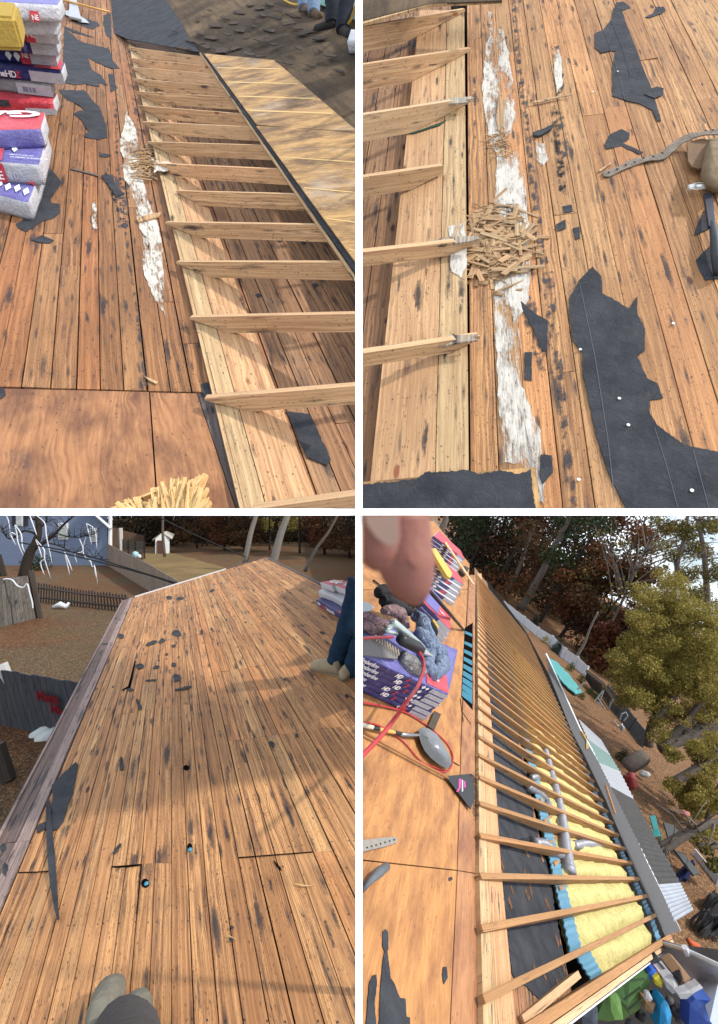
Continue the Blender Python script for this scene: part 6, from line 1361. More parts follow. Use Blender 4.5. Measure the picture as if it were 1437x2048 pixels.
# red air hose
HOS = flat('red_hose', (.40, .025, .03), .4, .4, 0, .15, 20)
def hose(L, r, lab):
    mb = MB(); tube(mb, smoothpts([BR.pt(x, y, c) for x, y, c in L], 6), r, 8); o = mb.build('air_hose', HOS, smooth=True); cut(o, [PX1]); tag(o, lab, 'hose', 'red air hose pieces'); return o
hose([(716, 1278, .38), (745, 1275, .385), (785, 1274, .39)], .010, 'short red hose end entering the nail gun from the left')
hose([(838, 1303, .42), (846, 1318, .40), (848, 1335, .42), (838, 1368, .46), (815, 1402, .44), (790, 1437, .34), (760, 1475, .30), (722, 1514, .30)], .012, 'thick red hose running from the nail gun down to the left edge')
hose([(716, 1404, .02), (765, 1412, .02), (812, 1425, .015), (850, 1448, .012), (872, 1465, .012), (895, 1488, .01), (906, 1512, .01), (902, 1535, .01), (888, 1544, .01), (872, 1541, .01)], .007, 'thin red hose looping round the shovel blade')
hose([(716, 1444, .01), (752, 1449, .01), (785, 1466, .01), (812, 1488, .01), (834, 1514, .01), (852, 1528, .01), (888, 1541, .01)], .006, 'thin red hose passing under the shovel handle')
# shovel, rake, bar, strap
sh_ = thing('shovel', 'round point shovel with silver blade and yellow handle on the plywood', 'shovel', BR.pt(850, 1490))
SILV = flat('brushed_silver', (.22, .225, .23), .32, .5, .8, .3, 30)
P = [(838, 1458), (846, 1454), (858, 1457), (874, 1468), (888, 1488), (899, 1510), (904, 1526), (897, 1538), (880, 1530), (862, 1516), (850, 1502), (843, 1487), (839, 1474)]
cx, cy = 868, 1492; V = []; Fc = []; n = len(P)
for r_ in range(5):
    t = r_ / 4
    for x, y in P: V.append(BR.pt(x + (cx - x) * t * .9, y + (cy - y) * t * .9, .035 - .028 * t * t - .0 + .012 * (1 - t)))
for r_ in range(4):
    for k in range(n): Fc.append((r_ * n + k, r_ * n + (k + 1) % n, (r_ + 1) * n + (k + 1) % n, (r_ + 1) * n + k))
Fc.append(tuple(4 * n + k for k in range(n))); mk('blade', V, Fc, SILV, sh_, smooth=True)
mb = MB(); tube(mb, [BR.pt(800, 1469, .03), BR.pt(838, 1471, .035), BR.pt(856, 1476, .03)], [.013, .014, .006], 10); mb.build('socket', SILV, sh_, smooth=True)
mb = MB(); tube(mb, [BR.pt(789, 1465, .03), BR.pt(802, 1468, .03)], .016, 10); mb.build('collar', TUBEK, sh_)
mb = MB(); tube(mb, [BR.pt(757, 1458, .03), BR.pt(790, 1465, .03)], .013, 10); mb.build('handle', WOODH, sh_)
mb = MB(); tube(mb, [BR.pt(745, 1455, .03), BR.pt(758, 1458, .03)], .014, 10); mb.build('band', TUBEK, sh_)
mb = MB(); tube(mb, [BR.pt(716, 1448, .03), BR.pt(746, 1455, .03)], .014, 10); cut(mb.build('grip', flat('tape_grip', (.50, .45, .33), .8), sh_), [PX1])
rk = thing('leaf_rake', 'black plastic leaf rake with a pink label and a brown handle', 'rake', BR.pt(900, 1560))
mb = MB(); tube(mb, [BR.pt(716, 1459, .03), BR.pt(800, 1504, .03), BR.pt(896, 1556, .03)], .010, 8); cut(mb.build('handle', flat('brown_handle', (.33, .15, .055), .5, .3, 0, .2, 20), rk, smooth=True), [PX1])
ap = (892, 1552); arc = [(944, 1548), (952, 1556), (956, 1572), (957.5, 1590), (957, 1610), (956, 1637)]
slab(BR, [ap, (938, 1548), (946, 1558), (949, 1578), (949, 1600), (942, 1618)], .03, .006, TUBEK, 'fan_head', rk)
D0 = smoothpts([Vector((a, b_, 0)) for a, b_ in arc], 6)
for k in range(26):
    e = D0[int(k * (len(D0) - 1) / 25)]; mb = MB(); f = .84
    tube(mb, [BR.pt(ap[0] + (e.x - ap[0]) * f, ap[1] + (e.y - ap[1]) * f, .028), BR.pt(e.x - 3, e.y, .022), BR.pt(e.x, e.y + .5, .004)], .0028, 4); mb.build('tine', TUBEK, rk)
PNK = flat('pink_label', (.55, .05, .28), .5)
slab(BR, [(918, 1558), (923, 1557), (922, 1575), (917, 1583), (913, 1584), (918, 1575)], .0325, .001, PNK, 'label_band', rk); slab(BR, [(928, 1562), (931, 1562), (932, 1574), (929, 1576)], .0325, .001, PNK, 'label_band', rk)
slab(BR, [(924.5, 1560), (926.5, 1560), (926.5, 1582), (924.5, 1583)], .0325, .001, INK, 'label_print', rk)
brslab([(716, 1681), (760, 1676), (790, 1673), (796, 1677), (795, 1685), (775, 1692), (716, 1706)], .012, .008, flat('grey_strap', (.23, .21, .19), .8, .2, 0, .25, 30), 'leather_strap', 'grey punched leather strap at the left edge of the plywood', 'strap')
st_ = [x for x in bpy.data.objects if x.name.startswith('leather_strap')][0]
for k in range(7): o = disc(BR, 735 + k * 9, 1695 - k * 2.6, 1.6, 1.8, .0135, HOL, 'punch_hole', st_)
mb = MB(); tube(mb, [BR.pt(716, 1788, .05), BR.pt(742, 1760, .05), BR.pt(758, 1745, .05), BR.pt(774, 1733, .045)], [.012, .014, .022, .018], 12); o = mb.build('hammer_grip', flat('slate_rubber', (.10, .11, .12), .5, .4, 0, .2, 20), smooth=True); cut(o, [PX1]); tag(o, 'dark grey tool grip pointing up from the left edge of the plywood', 'tool grip')
for i, (a, b_, l) in enumerate([((921, 1397), (927, 1443), 'left of two thin dark twigs on the plywood'), ((923, 1421), (942, 1448), 'right of two thin dark twigs on the plywood'), ((907, 1524), (919, 1531), 'short dark stick beside the hose loop'), ((926, 1150), (946, 1178), 'thin curved twig below the far pile')]):
    mb = MB(); tube(mb, [BR.pt(*a, .006), BR.pt(*b_, .006)], .004, 5); o = mb.build('twig', BARKD); tag(o, l, 'twig')
# ================================================================== fingertips over the lens
SK = NB('skin'); _v = SK.coord('Object'); _n = SK.noise(_v, 500, 4, .6); _b = SK.noise(_v, 60, 3)
SK.bump(SK.ma('ADD', _n, SK.ma('MULTIPLY', SK.noise(_v, 150, 5, .7), 2.0)), .5, .0006); SK.b.inputs['Subsurface Weight'].default_value = .15; SK.b.inputs['Subsurface Radius'].default_value = (.004, .0015, .001); SK.b.inputs['Subsurface Scale'].default_value = 1
SKIN = SK.fin(SK.mix(_b, (.13, .045, .03), (.25, .095, .068)), .5, .35); NAILM = flat('finger_nail', (.24, .15, .11), .35, .4, 0, .1, 200); CREASE = flat('skin_crease', (.16, .05, .04), .6)
hand = thing('person', 'two blurred fingertips held close in front, above the black bag', 'person', at(800, 1110, .13))
def finger(ax, rads, Y, nail=None, flatk=.9):
    P = smoothpts([at(x, y, Y + dy) for x, y, dy in ax], 6); n = len(P); V = []; Fc = []; seg = 28
    for i, p in enumerate(P):
        t = i / (n - 1) * (len(rads) - 1); k = min(int(t), len(rads) - 2); r = (rads[k] * (1 - (t - k)) + rads[k + 1] * (t - k)) * Y / F
        d = (P[min(i + 1, n - 1)] - P[max(i - 1, 0)]).normalized(); sd = d.cross(Vector((0, -1, 0))).normalized(); fr_ = sd.cross(d).normalized()
        for s_ in range(seg): a = s_ / seg * 6.283; V.append(p + sd * math.cos(a) * r + fr_ * math.sin(a) * r * flatk)
    for i in range(n - 1):
        for s_ in range(seg): Fc.append((i * seg + s_, i * seg + (s_ + 1) % seg, (i + 1) * seg + (s_ + 1) % seg, (i + 1) * seg + s_))
    Fc += [tuple(range(seg - 1, -1, -1)), tuple((n - 1) * seg + k for k in range(seg))]
    return V, Fc
CF = [(Vector((0, 0, 0)), Vector((0, .0072, 1)).normalized()), (Vector((0, 0, 0)), Vector((-1, .0067, 0)).normalized())]
mb = MB()
V, Fc = finger([(800, 985, 0), (803, 1040, 0), (806, 1090, 0), (815, 1135, -.001), (824, 1168, -.001), (830, 1186, 0), (833, 1198, .002), (834, 1202, .004)], [56, 57, 59, 56, 45, 31, 14, 4], .125); mb.add(V, Fc)
f1 = mb.build('finger', SKIN, hand, smooth=True); cut(f1, CF)
mb = MB(); V, Fc = finger([(738, 985, 0), (744, 1040, 0), (750, 1080, 0), (754, 1105, 0), (757, 1124, .001), (758, 1134, .003)], [58, 56, 52, 42, 26, 6], .105); mb.add(V, Fc)
f2 = mb.build('finger', SKIN, hand, smooth=True); cut(f2, CF)
def npatch(f, poly, Y, lift, mat, name):
    V = [at(x, y, Y - lift) for x, y in poly]; V2 = [v + Vector((0, .0006, 0)) for v in V]; k = len(V)
    o = mk(name, V + V2, [tuple(range(k)), tuple(range(2 * k - 1, k - 1, -1))] + [(i, (i + 1) % k, (i + 1) % k + k, i + k) for i in range(k)], mat, f); cut(o, CF)
npatch(f2, [(728, 1025), (792, 1025), (797, 1060), (795, 1082), (786, 1092), (772, 1089), (752, 1074), (736, 1052)], .105, .0066, NAILM, 'nail')
mb = MB(); tube(mb, [at(x, y, .125 - .0074) for x, y in [(812, 1112), (822, 1124), (836, 1139)]], .00022, 5)
mb.build('crease', CREASE, f1)
# ================================================================== sloping yard beyond the lower right roof
UPR = BRUP
def gr(x, y): return GR.pt(x, y)
def along(x, y, Y): return at(x, y, Y)
c0 = Vector((.02, 0, 0))
def GP(x, Y):
    n = GR.n; z = (GR.d - n.x * x - n.y * Y) / n.z; return Vector((x, Y, z))
quadmesh('ground', [GP(.02, 1.0), GP(150, 1.0), GP(150, 260), GP(.02, 260)], GND_R)
o = slab(GR, [(862, 1031), (905, 1075), (1000, 1200), (1060, 1262), (1044, 1290), (960, 1160), (870, 1060)], .02, .01, groundmat('bare_path', (.17, .14, .11), (.13, .11, .09), (.09, .075, .06), 1, .15), 'path', None, jag=2, step=14); tag(o, kind='structure')
# woods
rg = random.Random(31); cs = []
def rnd_gr(xa, xb, ya, yb): return gr(rg.uniform(xa, xb), rg.uniform(ya, yb))
cs = []
for i in range(320):
    t = rg.random(); Y = rg.uniform(46, 70); px = 880 + 620 * t; base = GR.pt(px, 1150 + (px - 945) * .75 + 30); base = base * (Y / base.y)
    r0 = ray(px, 1024); n = GR.n; X = (px - CX) / F * Y; g = GP(X, Y); top = 17 - 15 * max(0, min(1, (px - 1085) / 80)) if px < 1330 else 3 + (px - 1330) * .03
    h = top * rg.random() ** 1.5; cs.append((g + UPR * h, Vector((rg.uniform(1.5, 3.5), 2, rg.uniform(1.2, 2.6)))))
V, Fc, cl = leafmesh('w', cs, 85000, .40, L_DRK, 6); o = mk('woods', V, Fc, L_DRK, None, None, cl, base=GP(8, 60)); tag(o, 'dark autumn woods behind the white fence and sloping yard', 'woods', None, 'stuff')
gU = 'trees of the woods beyond the sloping yard'
def gx(px, Y): return GP((px - CX) / F * Y, Y)
L_OLV = leafmat('olive_gold_leaves', [(.035, .035, .010), (.085, .075, .018), (.18, .14, .035), (.06, .06, .016), (.15, .07, .022)])
specs = [(930, 46, 17, L_GRN, 'dark green tall tree at the upper left of the woods', .30), (985, 44, 15, L_RED, 'dark red brown tree above the far end of the rafters', .34), (1040, 42, 16, L_BRN, 'brown tree above the white fence start', .32), (1080, 40, 14, L_GRN, 'green brown tree behind the long leaning pale trunk', .30),
         (1120, 38, 10, L_RED, 'rusty red tree in the middle of the woods', .34), (1165, 36, 7.5, L_BRN, 'low brown tree above the round shrubs', .40), (1150, 44, 17, L_OLV, 'tall thin olive tree left of the sky gap', .17), (1215, 33, 5, L_RED, 'small orange red tree beneath the sky gap', .42), (1255, 34, 5.5, L_OLV, 'low olive tree under the sky gap', .42)]
protos = {}
for i, (px, Y, H, m, lab, R_) in enumerate(specs):
    make_tree('autumn_tree', lab, gx(px, Y), UPR, H, m, BARKD, 50 + i, (.05, 1), R_, 5500 if i != 6 else 2600, .27, gU, .16, 8, 26)
# bare crown reaching into the sky gap
make_tree('bare_tree', 'nearly bare tree spreading thin branches into the bright sky gap', gx(1175, 34), UPR, 11, L_OLV, BARK, 71, (.35, 1), .34, 900, .2, None, .14, 26, 26, off=(1.0, 0))
# big trees at the right
def big(lab, trunkpx, Y, clumps_px, mat, n, size, seed, r=.28, name='yellow_tree'):
    root = thing(name, lab, 'tree', at(trunkpx[0][0][0], trunkpx[0][0][1], Y)); mb = MB(); rg = random.Random(seed)
    for L in trunkpx:
        P = smoothpts([at(x, y, Y + dy) for x, y, dy in [(p + (0,))[:3] if len(p) == 2 else p for p in L[:-1]]], 5); rr = L[-1]
        tube(mb, P, [rr * (1 - .6 * k / len(P)) for k in range(len(P))], 9)
        for q_ in range(8):
            p = P[rg.randrange(len(P) // 3, len(P))]; e = p + Vector((rg.uniform(-1, 1), rg.uniform(-.8, .4), rg.uniform(-.6, 1))) * 1.1; tube(mb, [p, (p + e) / 2 + UPR * .1, e], [rr * .22, rr * .12, .01], 4)
    mb.build('trunk', BARK, root, smooth=True); cs = []
    for (x, y, r_) in clumps_px:
        c = at(x, y, Y + rg.uniform(-1, 1)); s_ = r_ * Y / F * 1.15; cs.append((c, Vector((s_, s_, s_ * .8)) * .8))
        for q_ in range(9):
            c = at(x + rg.gauss(0, .5) * r_, y + rg.gauss(0, .5) * r_, Y + rg.uniform(-1.4, 1.6)); s_ = r_ * Y / F * rg.uniform(.15, .42); cs.append((c, Vector((s_ * 1.4, s_ * 1.2, s_))))
    V, Fc, cl = leafmesh('crown', cs, n, size, mat, seed); mk('crown', V, Fc, mat, root, None, cl); return root
big('large yellow green tree filling the middle right, grey limbs leaning up to the right', [[(1297, 1492), (1304, 1448), (1334, 1409), (1381, 1350), (1440, 1285), .16], [(1334, 1481), (1370, 1448), (1405, 1404), (1445, 1390), .15], [(1326, 1492), (1393, 1462), (1445, 1424), .26], [(1320, 1498), (1370, 1480), (1445, 1450), .2]], 18,
    [(1275, 1290, 42), (1310, 1240, 40), (1360, 1215, 45), (1410, 1240, 40), (1250, 1340, 34), (1300, 1330, 45), (1360, 1300, 46), (1420, 1320, 36), (1260, 1390, 34), (1310, 1400, 40), (1370, 1370, 40), (1240, 1370, 24), (1420, 1380, 30), (1350, 1165, 30), (1290, 1190, 30), (1320, 1200, 34), (1395, 1290, 46), (1340, 1350, 46), (1400, 1350, 40), (1350, 1430, 36), (1400, 1430, 40), (1320, 1450, 26), (1435, 1260, 30), (1435, 1400, 30), (1280, 1240, 30), (1235, 1310, 22)], L_YEL, 90000, .075, 1)
big('olive tree at the upper right corner with dark limbs against the sky', [[(1400, 1260), (1355, 1150), (1368, 1080), (1378, 1020), .12], [(1420, 1300), (1410, 1120), (1395, 1040), .14], [(1350, 1190), (1352, 1140), (1345, 1100), .06]], 20,
    [(1335, 1055, 26), (1370, 1060, 30), (1420, 1050, 30), (1400, 1100, 28), (1345, 1110, 20), (1430, 1150, 24), (1375, 1150, 24), (1400, 1190, 26), (1325, 1140, 16), (1310, 1040, 14), (1440, 1210, 20)], L_OLV, 11000, .09, 2, name='olive_tree')
big('low yellow green tree along the right edge below the grey limbs', [[(1353, 1562), (1385, 1542), (1416, 1522), (1445, 1505), .14], [(1415, 1640), (1430, 1590), (1445, 1560), .08]], 15,
    [(1395, 1500, 26), (1430, 1480, 24), (1400, 1560, 30), (1430, 1600, 26), (1370, 1590, 26), (1425, 1540, 22), (1345, 1510, 20), (1390, 1620, 24), (1425, 1660, 22), (1345, 1570, 20), (1410, 1510, 34), (1400, 1590, 34)], L_YEL, 32000, .065, 3)
big('black leaning tree near the dark fence at the lower right edge', [[(1322, 1700), (1365, 1672), (1400, 1655), (1445, 1640), .14], [(1400, 1695), (1445, 1690), .10], [(1345, 1684), (1330, 1700), (1312, 1704), .07]], 12, [(1415, 1700, 14), (1395, 1680, 12), (1430, 1730, 16)], L_OLV, 900, .10, 4, name='dark_tree')
for b0, t0, Y, r, lab in (((1042, 1218), (1110, 1092), 41, .34, 'long pale leaning trunk right of the rafters end'), ((1018, 1180), (1056, 1085), 44, .22, 'thinner pale trunk left of the long leaning one'), ((1152, 1316), (1180, 1258), 30, .10, 'thin forked pale sapling above the round shrubs'), ((882, 1062), (893, 1025), 30, .22, 'short pale post like trunk right of the fingertip'), ((1215, 1385), (1260, 1330), 27, .07, 'thin grey stick of a sapling by the brown shed roof')):
    mb = MB(); tube(mb, smoothpts([at(b0[0], b0[1], Y), at((b0[0] + t0[0]) / 2 + 3, (b0[1] + t0[1]) / 2, Y), at(*t0, Y), at(t0[0] + (t0[0] - b0[0]) * .6, t0[1] + (t0[1] - b0[1]) * .6, Y)], 4), [r * (1 - .04 * k) for k in range(13)], 8)
    o = mb.build('bare_tree', BARK, smooth=True); tag(o, lab, 'tree trunk')
def heap(name, lab, cat, poly, mat, h, seed=0, c=0.0):
    xs_ = [p[0] for p in poly]; ys_ = [p[1] for p in poly]; N_ = 16; V = []; Fc = []; idx = {}
    def inside(x, y):
        r = False
        for k in range(len(poly)):
            (x1, y1), (x2, y2) = poly[k - 1], poly[k]
            if (y1 > y) != (y2 > y) and x < (x2 - x1) * (y - y1) / (y2 - y1) + x1: r = not r
        return r
    for i in range(N_ + 1):
        for j in range(N_ + 1):
            x = min(xs_) + (max(xs_) - min(xs_)) * i / N_; y = min(ys_) + (max(ys_) - min(ys_)) * j / N_
            if inside(x, y):
                nb = sum(inside(x + dx_, y + dy_) for dx_ in (-4, 0, 4) for dy_ in (-4, 0, 4)) / 9
                q_ = Vector((x * .06, y * .06, seed)); rr = 1 - abs(noise.noise(q_)) * 2
                idx[(i, j)] = len(V); V.append(GR.pt(x, y) + UPR * (c + h * max(0, nb - .5) * 2 * (.45 + .75 * rr * rr + .3 * noise.noise(q_ * 3.1))))
    for i in range(N_):
        for j in range(N_):
            k = [(i, j), (i + 1, j), (i + 1, j + 1), (i, j + 1)]
            if all(a in idx for a in k): Fc.append(tuple(idx[a] for a in k))
    o = mk(name, V, Fc, mat); tag(o, lab, cat); return o
# fences, shrubs, tarp, shed
VINY = flat('white_vinyl', (.50, .51, .54), .5, .3, 0, .05, 3)
def rfence(name, label, P, mat, post=None, pr=.06, cat='fence'):
    pts = [(gr(*b_), at(t_[0], t_[1], gr(*b_).y)) for b_, t_ in P]; root = thing(name, label, cat, pts[0][0]); mb = MB()
    for (b0, t0), (b1, t1) in zip(pts, pts[1:]):
        L = (b1 - b0).length; n = max(1, int(L / .3)); nn = (b1 - b0).cross(t0 - b0).normalized()
        for k in range(n):
            a, c = k / n, (k + .96) / n; mb.hexa([b0.lerp(b1, a), b0.lerp(b1, c), t0.lerp(t1, c), t0.lerp(t1, a)], nn, .03, [(0, 0), (0, .2), (1, .2), (1, 0)], (rg.random(),) * 3)
    mb.build('boards', mat, root)
    for b0, t0 in pts: g = MB(); tube(g, [b0, t0 + (t0 - b0) * .08], pr, 5); g.build('post', post or mat, root)
    return root
rfence('vinyl_fence', 'white vinyl fence dipping along the edge of the woods', [((1006, 1214), (1010, 1203)), ((1044, 1247), (1049, 1233)), ((1071, 1270), (1077, 1255)), ((1098, 1290), (1106, 1272)), ((1124, 1316), (1132, 1297)), ((1148, 1334), (1156, 1314)), ((1168, 1352), (1176, 1333))], VINY, pr=.09)
rfence('metal_fence', 'dark grey panel fence running down toward the big grey tree trunk', [((1207, 1392), (1217, 1372)), ((1232, 1428), (1246, 1402)), ((1258, 1460), (1272, 1438)), ((1284, 1494), (1299, 1470))], flat('dark_panel', (.065, .068, .072), .7, .2, 0, .3, 3))
def bush(x, y, r, mat, lab, grp, n=900, tall=1.0):
    Y = gr(x, y).y; R_ = r * Y / F; c = at(x, y, Y) + UPR * R_ * .6; V, Fc, cl = leafmesh('b', [(c, Vector((R_, R_, R_))), (c + UPR * R_ * .8 * tall, Vector((R_ * .6, R_ * .6, R_ * tall * .8)))], n, R_ * .17, mat, int(x)); o = mk('shrub', V, Fc, mat, None, None, cl); tag(o, lab, 'shrub', grp); return o
bush(1064, 1254, 11, L_EVG, 'dark evergreen further up the white fence', 'dark evergreens at the white fence', 1500, 1.3); bush(1110, 1304, 12, L_EVG, 'dark evergreen nearer, left of the teal tarp end', 'dark evergreens at the white fence', 1500, 1.2); bush(1030, 1226, 6, L_EVG, 'smallest dark evergreen by the rafters end', 'dark evergreens at the white fence', 800, 1.3)
for i, (x, y, r, l) in enumerate([(1139, 1341, 9, 'topmost round green shrub beside the teal tarp'), (1161, 1363, 9, 'second round green shrub from the top'), (1178, 1388, 8, 'round green shrub near the dark shed wall'), (1162, 1397, 7, 'round green shrub at the lower end of the teal tarp'), (1189, 1399, 8, 'lowest round green shrub next to the metal frames')]): bush(x, y, r, L_SHR, l, 'round shrubs around the teal tarp')
bush(1088, 1286, 9, L_YEL, 'yellowish shrub between the two dark evergreens', None, 700)
o = slab(GR, [(1098, 1316), (1113, 1323), (1140, 1350), (1166, 1384), (1152, 1388), (1134, 1372), (1112, 1346)], .15, .06, flat('teal_cover', (.08, .27, .27), .6, .2, 0, .4, 4), 'pool_cover', None, jag=1.2); tag(o, 'long teal pool cover strewn with leaves beside the round shrubs', 'pool cover')
shd2 = thing('shed', 'low brown roofed shed with a dark open side under the trees', 'shed', gr(1195, 1385)); Y = 27
mb = MB(); mb.hexa([at(1174, 1338, Y), at(1208, 1364, Y - 2), at(1235, 1404, Y - 3), at(1206, 1380, Y - 1)], UPR, .15, [(0, 0)] * 4); mb.build('roof', flat('brown_shed_roof', (.17, .13, .11), .9, .1, 0, .2, 3), shd2)
mb = MB(); mb.hexa([at(1175, 1345, Y + .1), at(1207, 1384, Y - .8), at(1199, 1398, Y - .8), at(1172, 1358, Y + .1)], Vector((0, -1, 0)), .1, [(0, 0)] * 4); mb.build('wall', flat('dark_shed_wall', (.035, .035, .04), .9), shd2)
FRM = flat('grey_metal', (.30, .31, .33), .5, .4, .4)
def tubes(name, lab, cat, lines, r, mat=None, grp=None):
    mb = MB()
    for L, Y in lines: tube(mb, [at(x, y, Y) for x, y in L], r, 5)
    o = mb.build(name, mat or FRM); tag(o, lab, cat, grp); return o
tubes('swing_frame', 'thin metal swing frame in front of the dark panel fence', 'swing frame', [([(1190, 1402), (1208, 1380)], 24), ([(1196, 1396), (1212, 1420)], 24), ([(1150, 1385), (1170, 1364)], 24), ([(1208, 1380), (1200, 1404), (1186, 1418)], 24), ([(1216, 1425), (1222, 1405), (1228, 1398)], 24)], .035)
tubes('metal_hoops', 'rounded metal hoops standing at the dark panel fence', 'hoops', [([(1240, 1440), (1244, 1428), (1252, 1424), (1256, 1432), (1248, 1442)], 22), ([(1228, 1440), (1234, 1450), (1244, 1456)], 22)], .03)
def lump(name, lab, cat, x, y, rx, ry, Y, mat, seed=0, k=5):
    rg = random.Random(seed); c = at(x, y, Y); V = []; Fc = []; N_, M_ = 14, 9
    for i in range(M_):
        ph = math.pi * (i + .5) / M_
        for j in range(N_):
            th_ = 6.283 * j / N_; d = Vector((math.cos(th_) * math.sin(ph) * rx, math.sin(th_) * math.sin(ph) * (rx + ry) / 2, math.cos(ph) * ry)) * (Y / F)
            V.append(c + d * (1 + .45 * noise.noise(Vector((d.x, d.y, d.z)) * (k / max(.02, rx * Y / F)) * .3 + Vector((seed, 0, 0)))))
    for i in range(M_ - 1):
        for j in range(N_): Fc.append((i * N_ + j, i * N_ + (j + 1) % N_, (i + 1) * N_ + (j + 1) % N_, (i + 1) * N_ + j))
    Fc += [tuple(range(N_ - 1, -1, -1)), tuple((M_ - 1) * N_ + j for j in range(N_))]
    o = mk(name, V, Fc, mat, smooth=True); tag(o, lab, cat); return o
WOBJ = flat('white_object', (.36, .36, .37), .6); REDO = flat('red_paint', (.22, .03, .03), .5); BLUO = flat('blue_plastic', (.02, .06, .26), .4, .4); TEALO = flat('teal_plastic_chair', (.03, .20, .20), .5); BLKO = flat('black_tarp', (.012, .012, .014), .6, .3, 0, .4, 3); ORG = flat('orange_plastic', (.40, .07, .02), .6)
lump('garden_statue', 'small white figure standing by the dark panel fence', 'garden figure', 1244, 1455, 4, 7, 21, WOBJ, 1); lump('garden_statue', 'white object among the logs below the stump', 'garden figure', 1290, 1548, 9, 6, 17, WOBJ, 2)
lump('tractor', 'small dark red garden tractor beside the corrugated roof', 'tractor', 1262, 1562, 12, 15, 14.5, REDO, 3); mb = MB(); tube(mb, [at(1252, 1536, 16.2), at(1258, 1531, 16.2), at(1284, 1516, 16.2), at(1293, 1511, 16.2)], [.19, .25, .24, .19], 12); o = mb.build('log', BARK, smooth=True); tag(o, 'thick bark covered log lying across the leaf slope', 'log')
bush(1240, 1522, 13, L_GRN, 'dark leafy brush left of the log', None, 1400)
ch = thing('garden_chair', 'teal garden chair beside the dark corrugated roof', 'chair', gr(1308, 1660)); Yc = 11.5
mb = MB(); mb.hexa([at(1301, 1634, Yc), at(1312, 1632, Yc), at(1318, 1660, Yc - .2), at(1308, 1662, Yc - .2)], Vector((0, -1, 0)), .04, [(0, 0)] * 4); mb.build('backrest', TEALO, ch); mb = MB(); mb.hexa([at(1308, 1662, Yc - .2), at(1318, 1660, Yc - .2), at(1322, 1672, Yc - .5), at(1308, 1674, Yc - .5)], Vector((0, -1, 0)), .04, [(0, 0)] * 4); mb.build('seat', TEALO, ch)
for x in (1301, 1320): mb = MB(); tube(mb, [at(x, 1662, Yc - .2), at(x + 2, 1680, Yc - .1)], .02, 5); mb.build('leg', TEALO, ch)
heap('blue_bundle', 'dark blue bundle on the leaves right of the porch roof', 'tarp bundle', [(1349, 1748), (1362, 1738), (1374, 1742), (1381, 1758), (1372, 1768), (1358, 1768)], flat('navy_tarp', (.01, .02, .09), .5), .35, 6)
o = slab(GR, [(1328, 1644), (1348, 1650), (1366, 1672), (1350, 1700), (1340, 1684)], .5, .05, flat('dark_panel_low', (.05, .053, .055), .7), 'low_panel', None); tag(o, 'low dark panel leaning near the black leaning tree', 'panel')
o = slab(GR, [(1350, 1700), (1366, 1705), (1400, 1745), (1388, 1750)], .5, .05, flat('dark_panel_low2', (.055, .06, .06), .7), 'low_panel', None); tag(o, 'second low dark panel further down behind the blue bundle', 'panel')
rfence('white_lattice', 'pale lattice panel lying at the far right edge below the trees', [((1388, 1712), (1392, 1700)), ((1412, 1742), (1416, 1728)), ((1434, 1770), (1440, 1752))], VINY, pr=.03)
heap('black_tarp', 'glossy black tarpaulin heap at the right edge above the orange cone', 'tarpaulin', [(1372, 1838), (1392, 1842), (1425, 1850), (1445, 1846), (1445, 1890), (1420, 1886), (1396, 1880), (1378, 1862)], BLKO, .4, 7); heap('black_tarp', 'second black tarpaulin heap in the dark right corner', 'tarpaulin', [(1392, 1812), (1420, 1796), (1445, 1800), (1445, 1840), (1410, 1836)], BLKO, .4, 8)
mb = MB(); tube(mb, [at(1376, 1879, 7.6), at(1380, 1884, 7.6), at(1393, 1898, 7.55)], [.03, .04, .09], 12); o = mb.build('traffic_cone', ORG, smooth=True); tag(o, 'orange plastic cone lying beside the black tarpaulin', 'cone')
lump('ladder_seat', 'faded red garden piece among the leaves at the right', 'garden piece', 1370, 1627, 9, 5, 12, flat('faded_red', (.35, .12, .11), .8), 9)
# porch roof of corrugated sheets
PO = Plane(BRUP, -BRUP * 3.0, _u, _u.cross(BRUP).normalized())
def corrug(poly, mat, nm, n_, lab_parent):
    """corrugated sheet: real ridges between two short sides; poly = inner-top, outer-top, outer-bottom, inner-bottom"""
    A, B_, C_, D_ = [PO.pt(x, y) for x, y in poly]; m = MB(); V = []; Fc = []; N_ = n_ * 4
    for k in range(N_ + 1):
        t = k / N_; h = .009 * math.sin(k / 4 * 6.283); V += [A.lerp(D_, t) + PO.n * h, B_.lerp(C_, t) + PO.n * h]
    for k in range(N_): Fc.append((2 * k, 2 * k + 1, 2 * k + 3, 2 * k + 2))
    return mk(nm, V, Fc, mat, lab_parent)
porch = thing('porch_roof', 'long corrugated porch roof below the eave, pale, green and dark grey sheets', 'porch roof', PO.pt(1260, 1640))
CW = flat('pale_corrugated', (.27, .28, .30), .5, .3, 0, .15, 4); CG = flat('green_corrugated', (.12, .19, .17), .5, .3, 0, .15, 4); CD = flat('charcoal_corrugated', (.050, .048, .046), .75, .2, 0, .35, 12); CS = flat('silver_corrugated', (.32, .34, .38), .35, .5, .3, .3, 6)
corrug([(1157, 1437), (1203, 1480), (1222, 1512), (1176, 1478)], CW, 'pale_sheet', 6, porch); corrug([(1176, 1478), (1222, 1512), (1240, 1542), (1198, 1525)], CG, 'green_sheet', 5, porch); corrug([(1198, 1525), (1240, 1542), (1269, 1599), (1222, 1573)], CW, 'pale_sheet', 7, porch)
corrug([(1222, 1573), (1269, 1599), (1361, 1765), (1318, 1768)], CD, 'charcoal_sheet', 20, porch); corrug([(1318, 1768), (1361, 1765), (1388, 1820), (1350, 1843)], CS, 'silver_sheet', 9, porch)
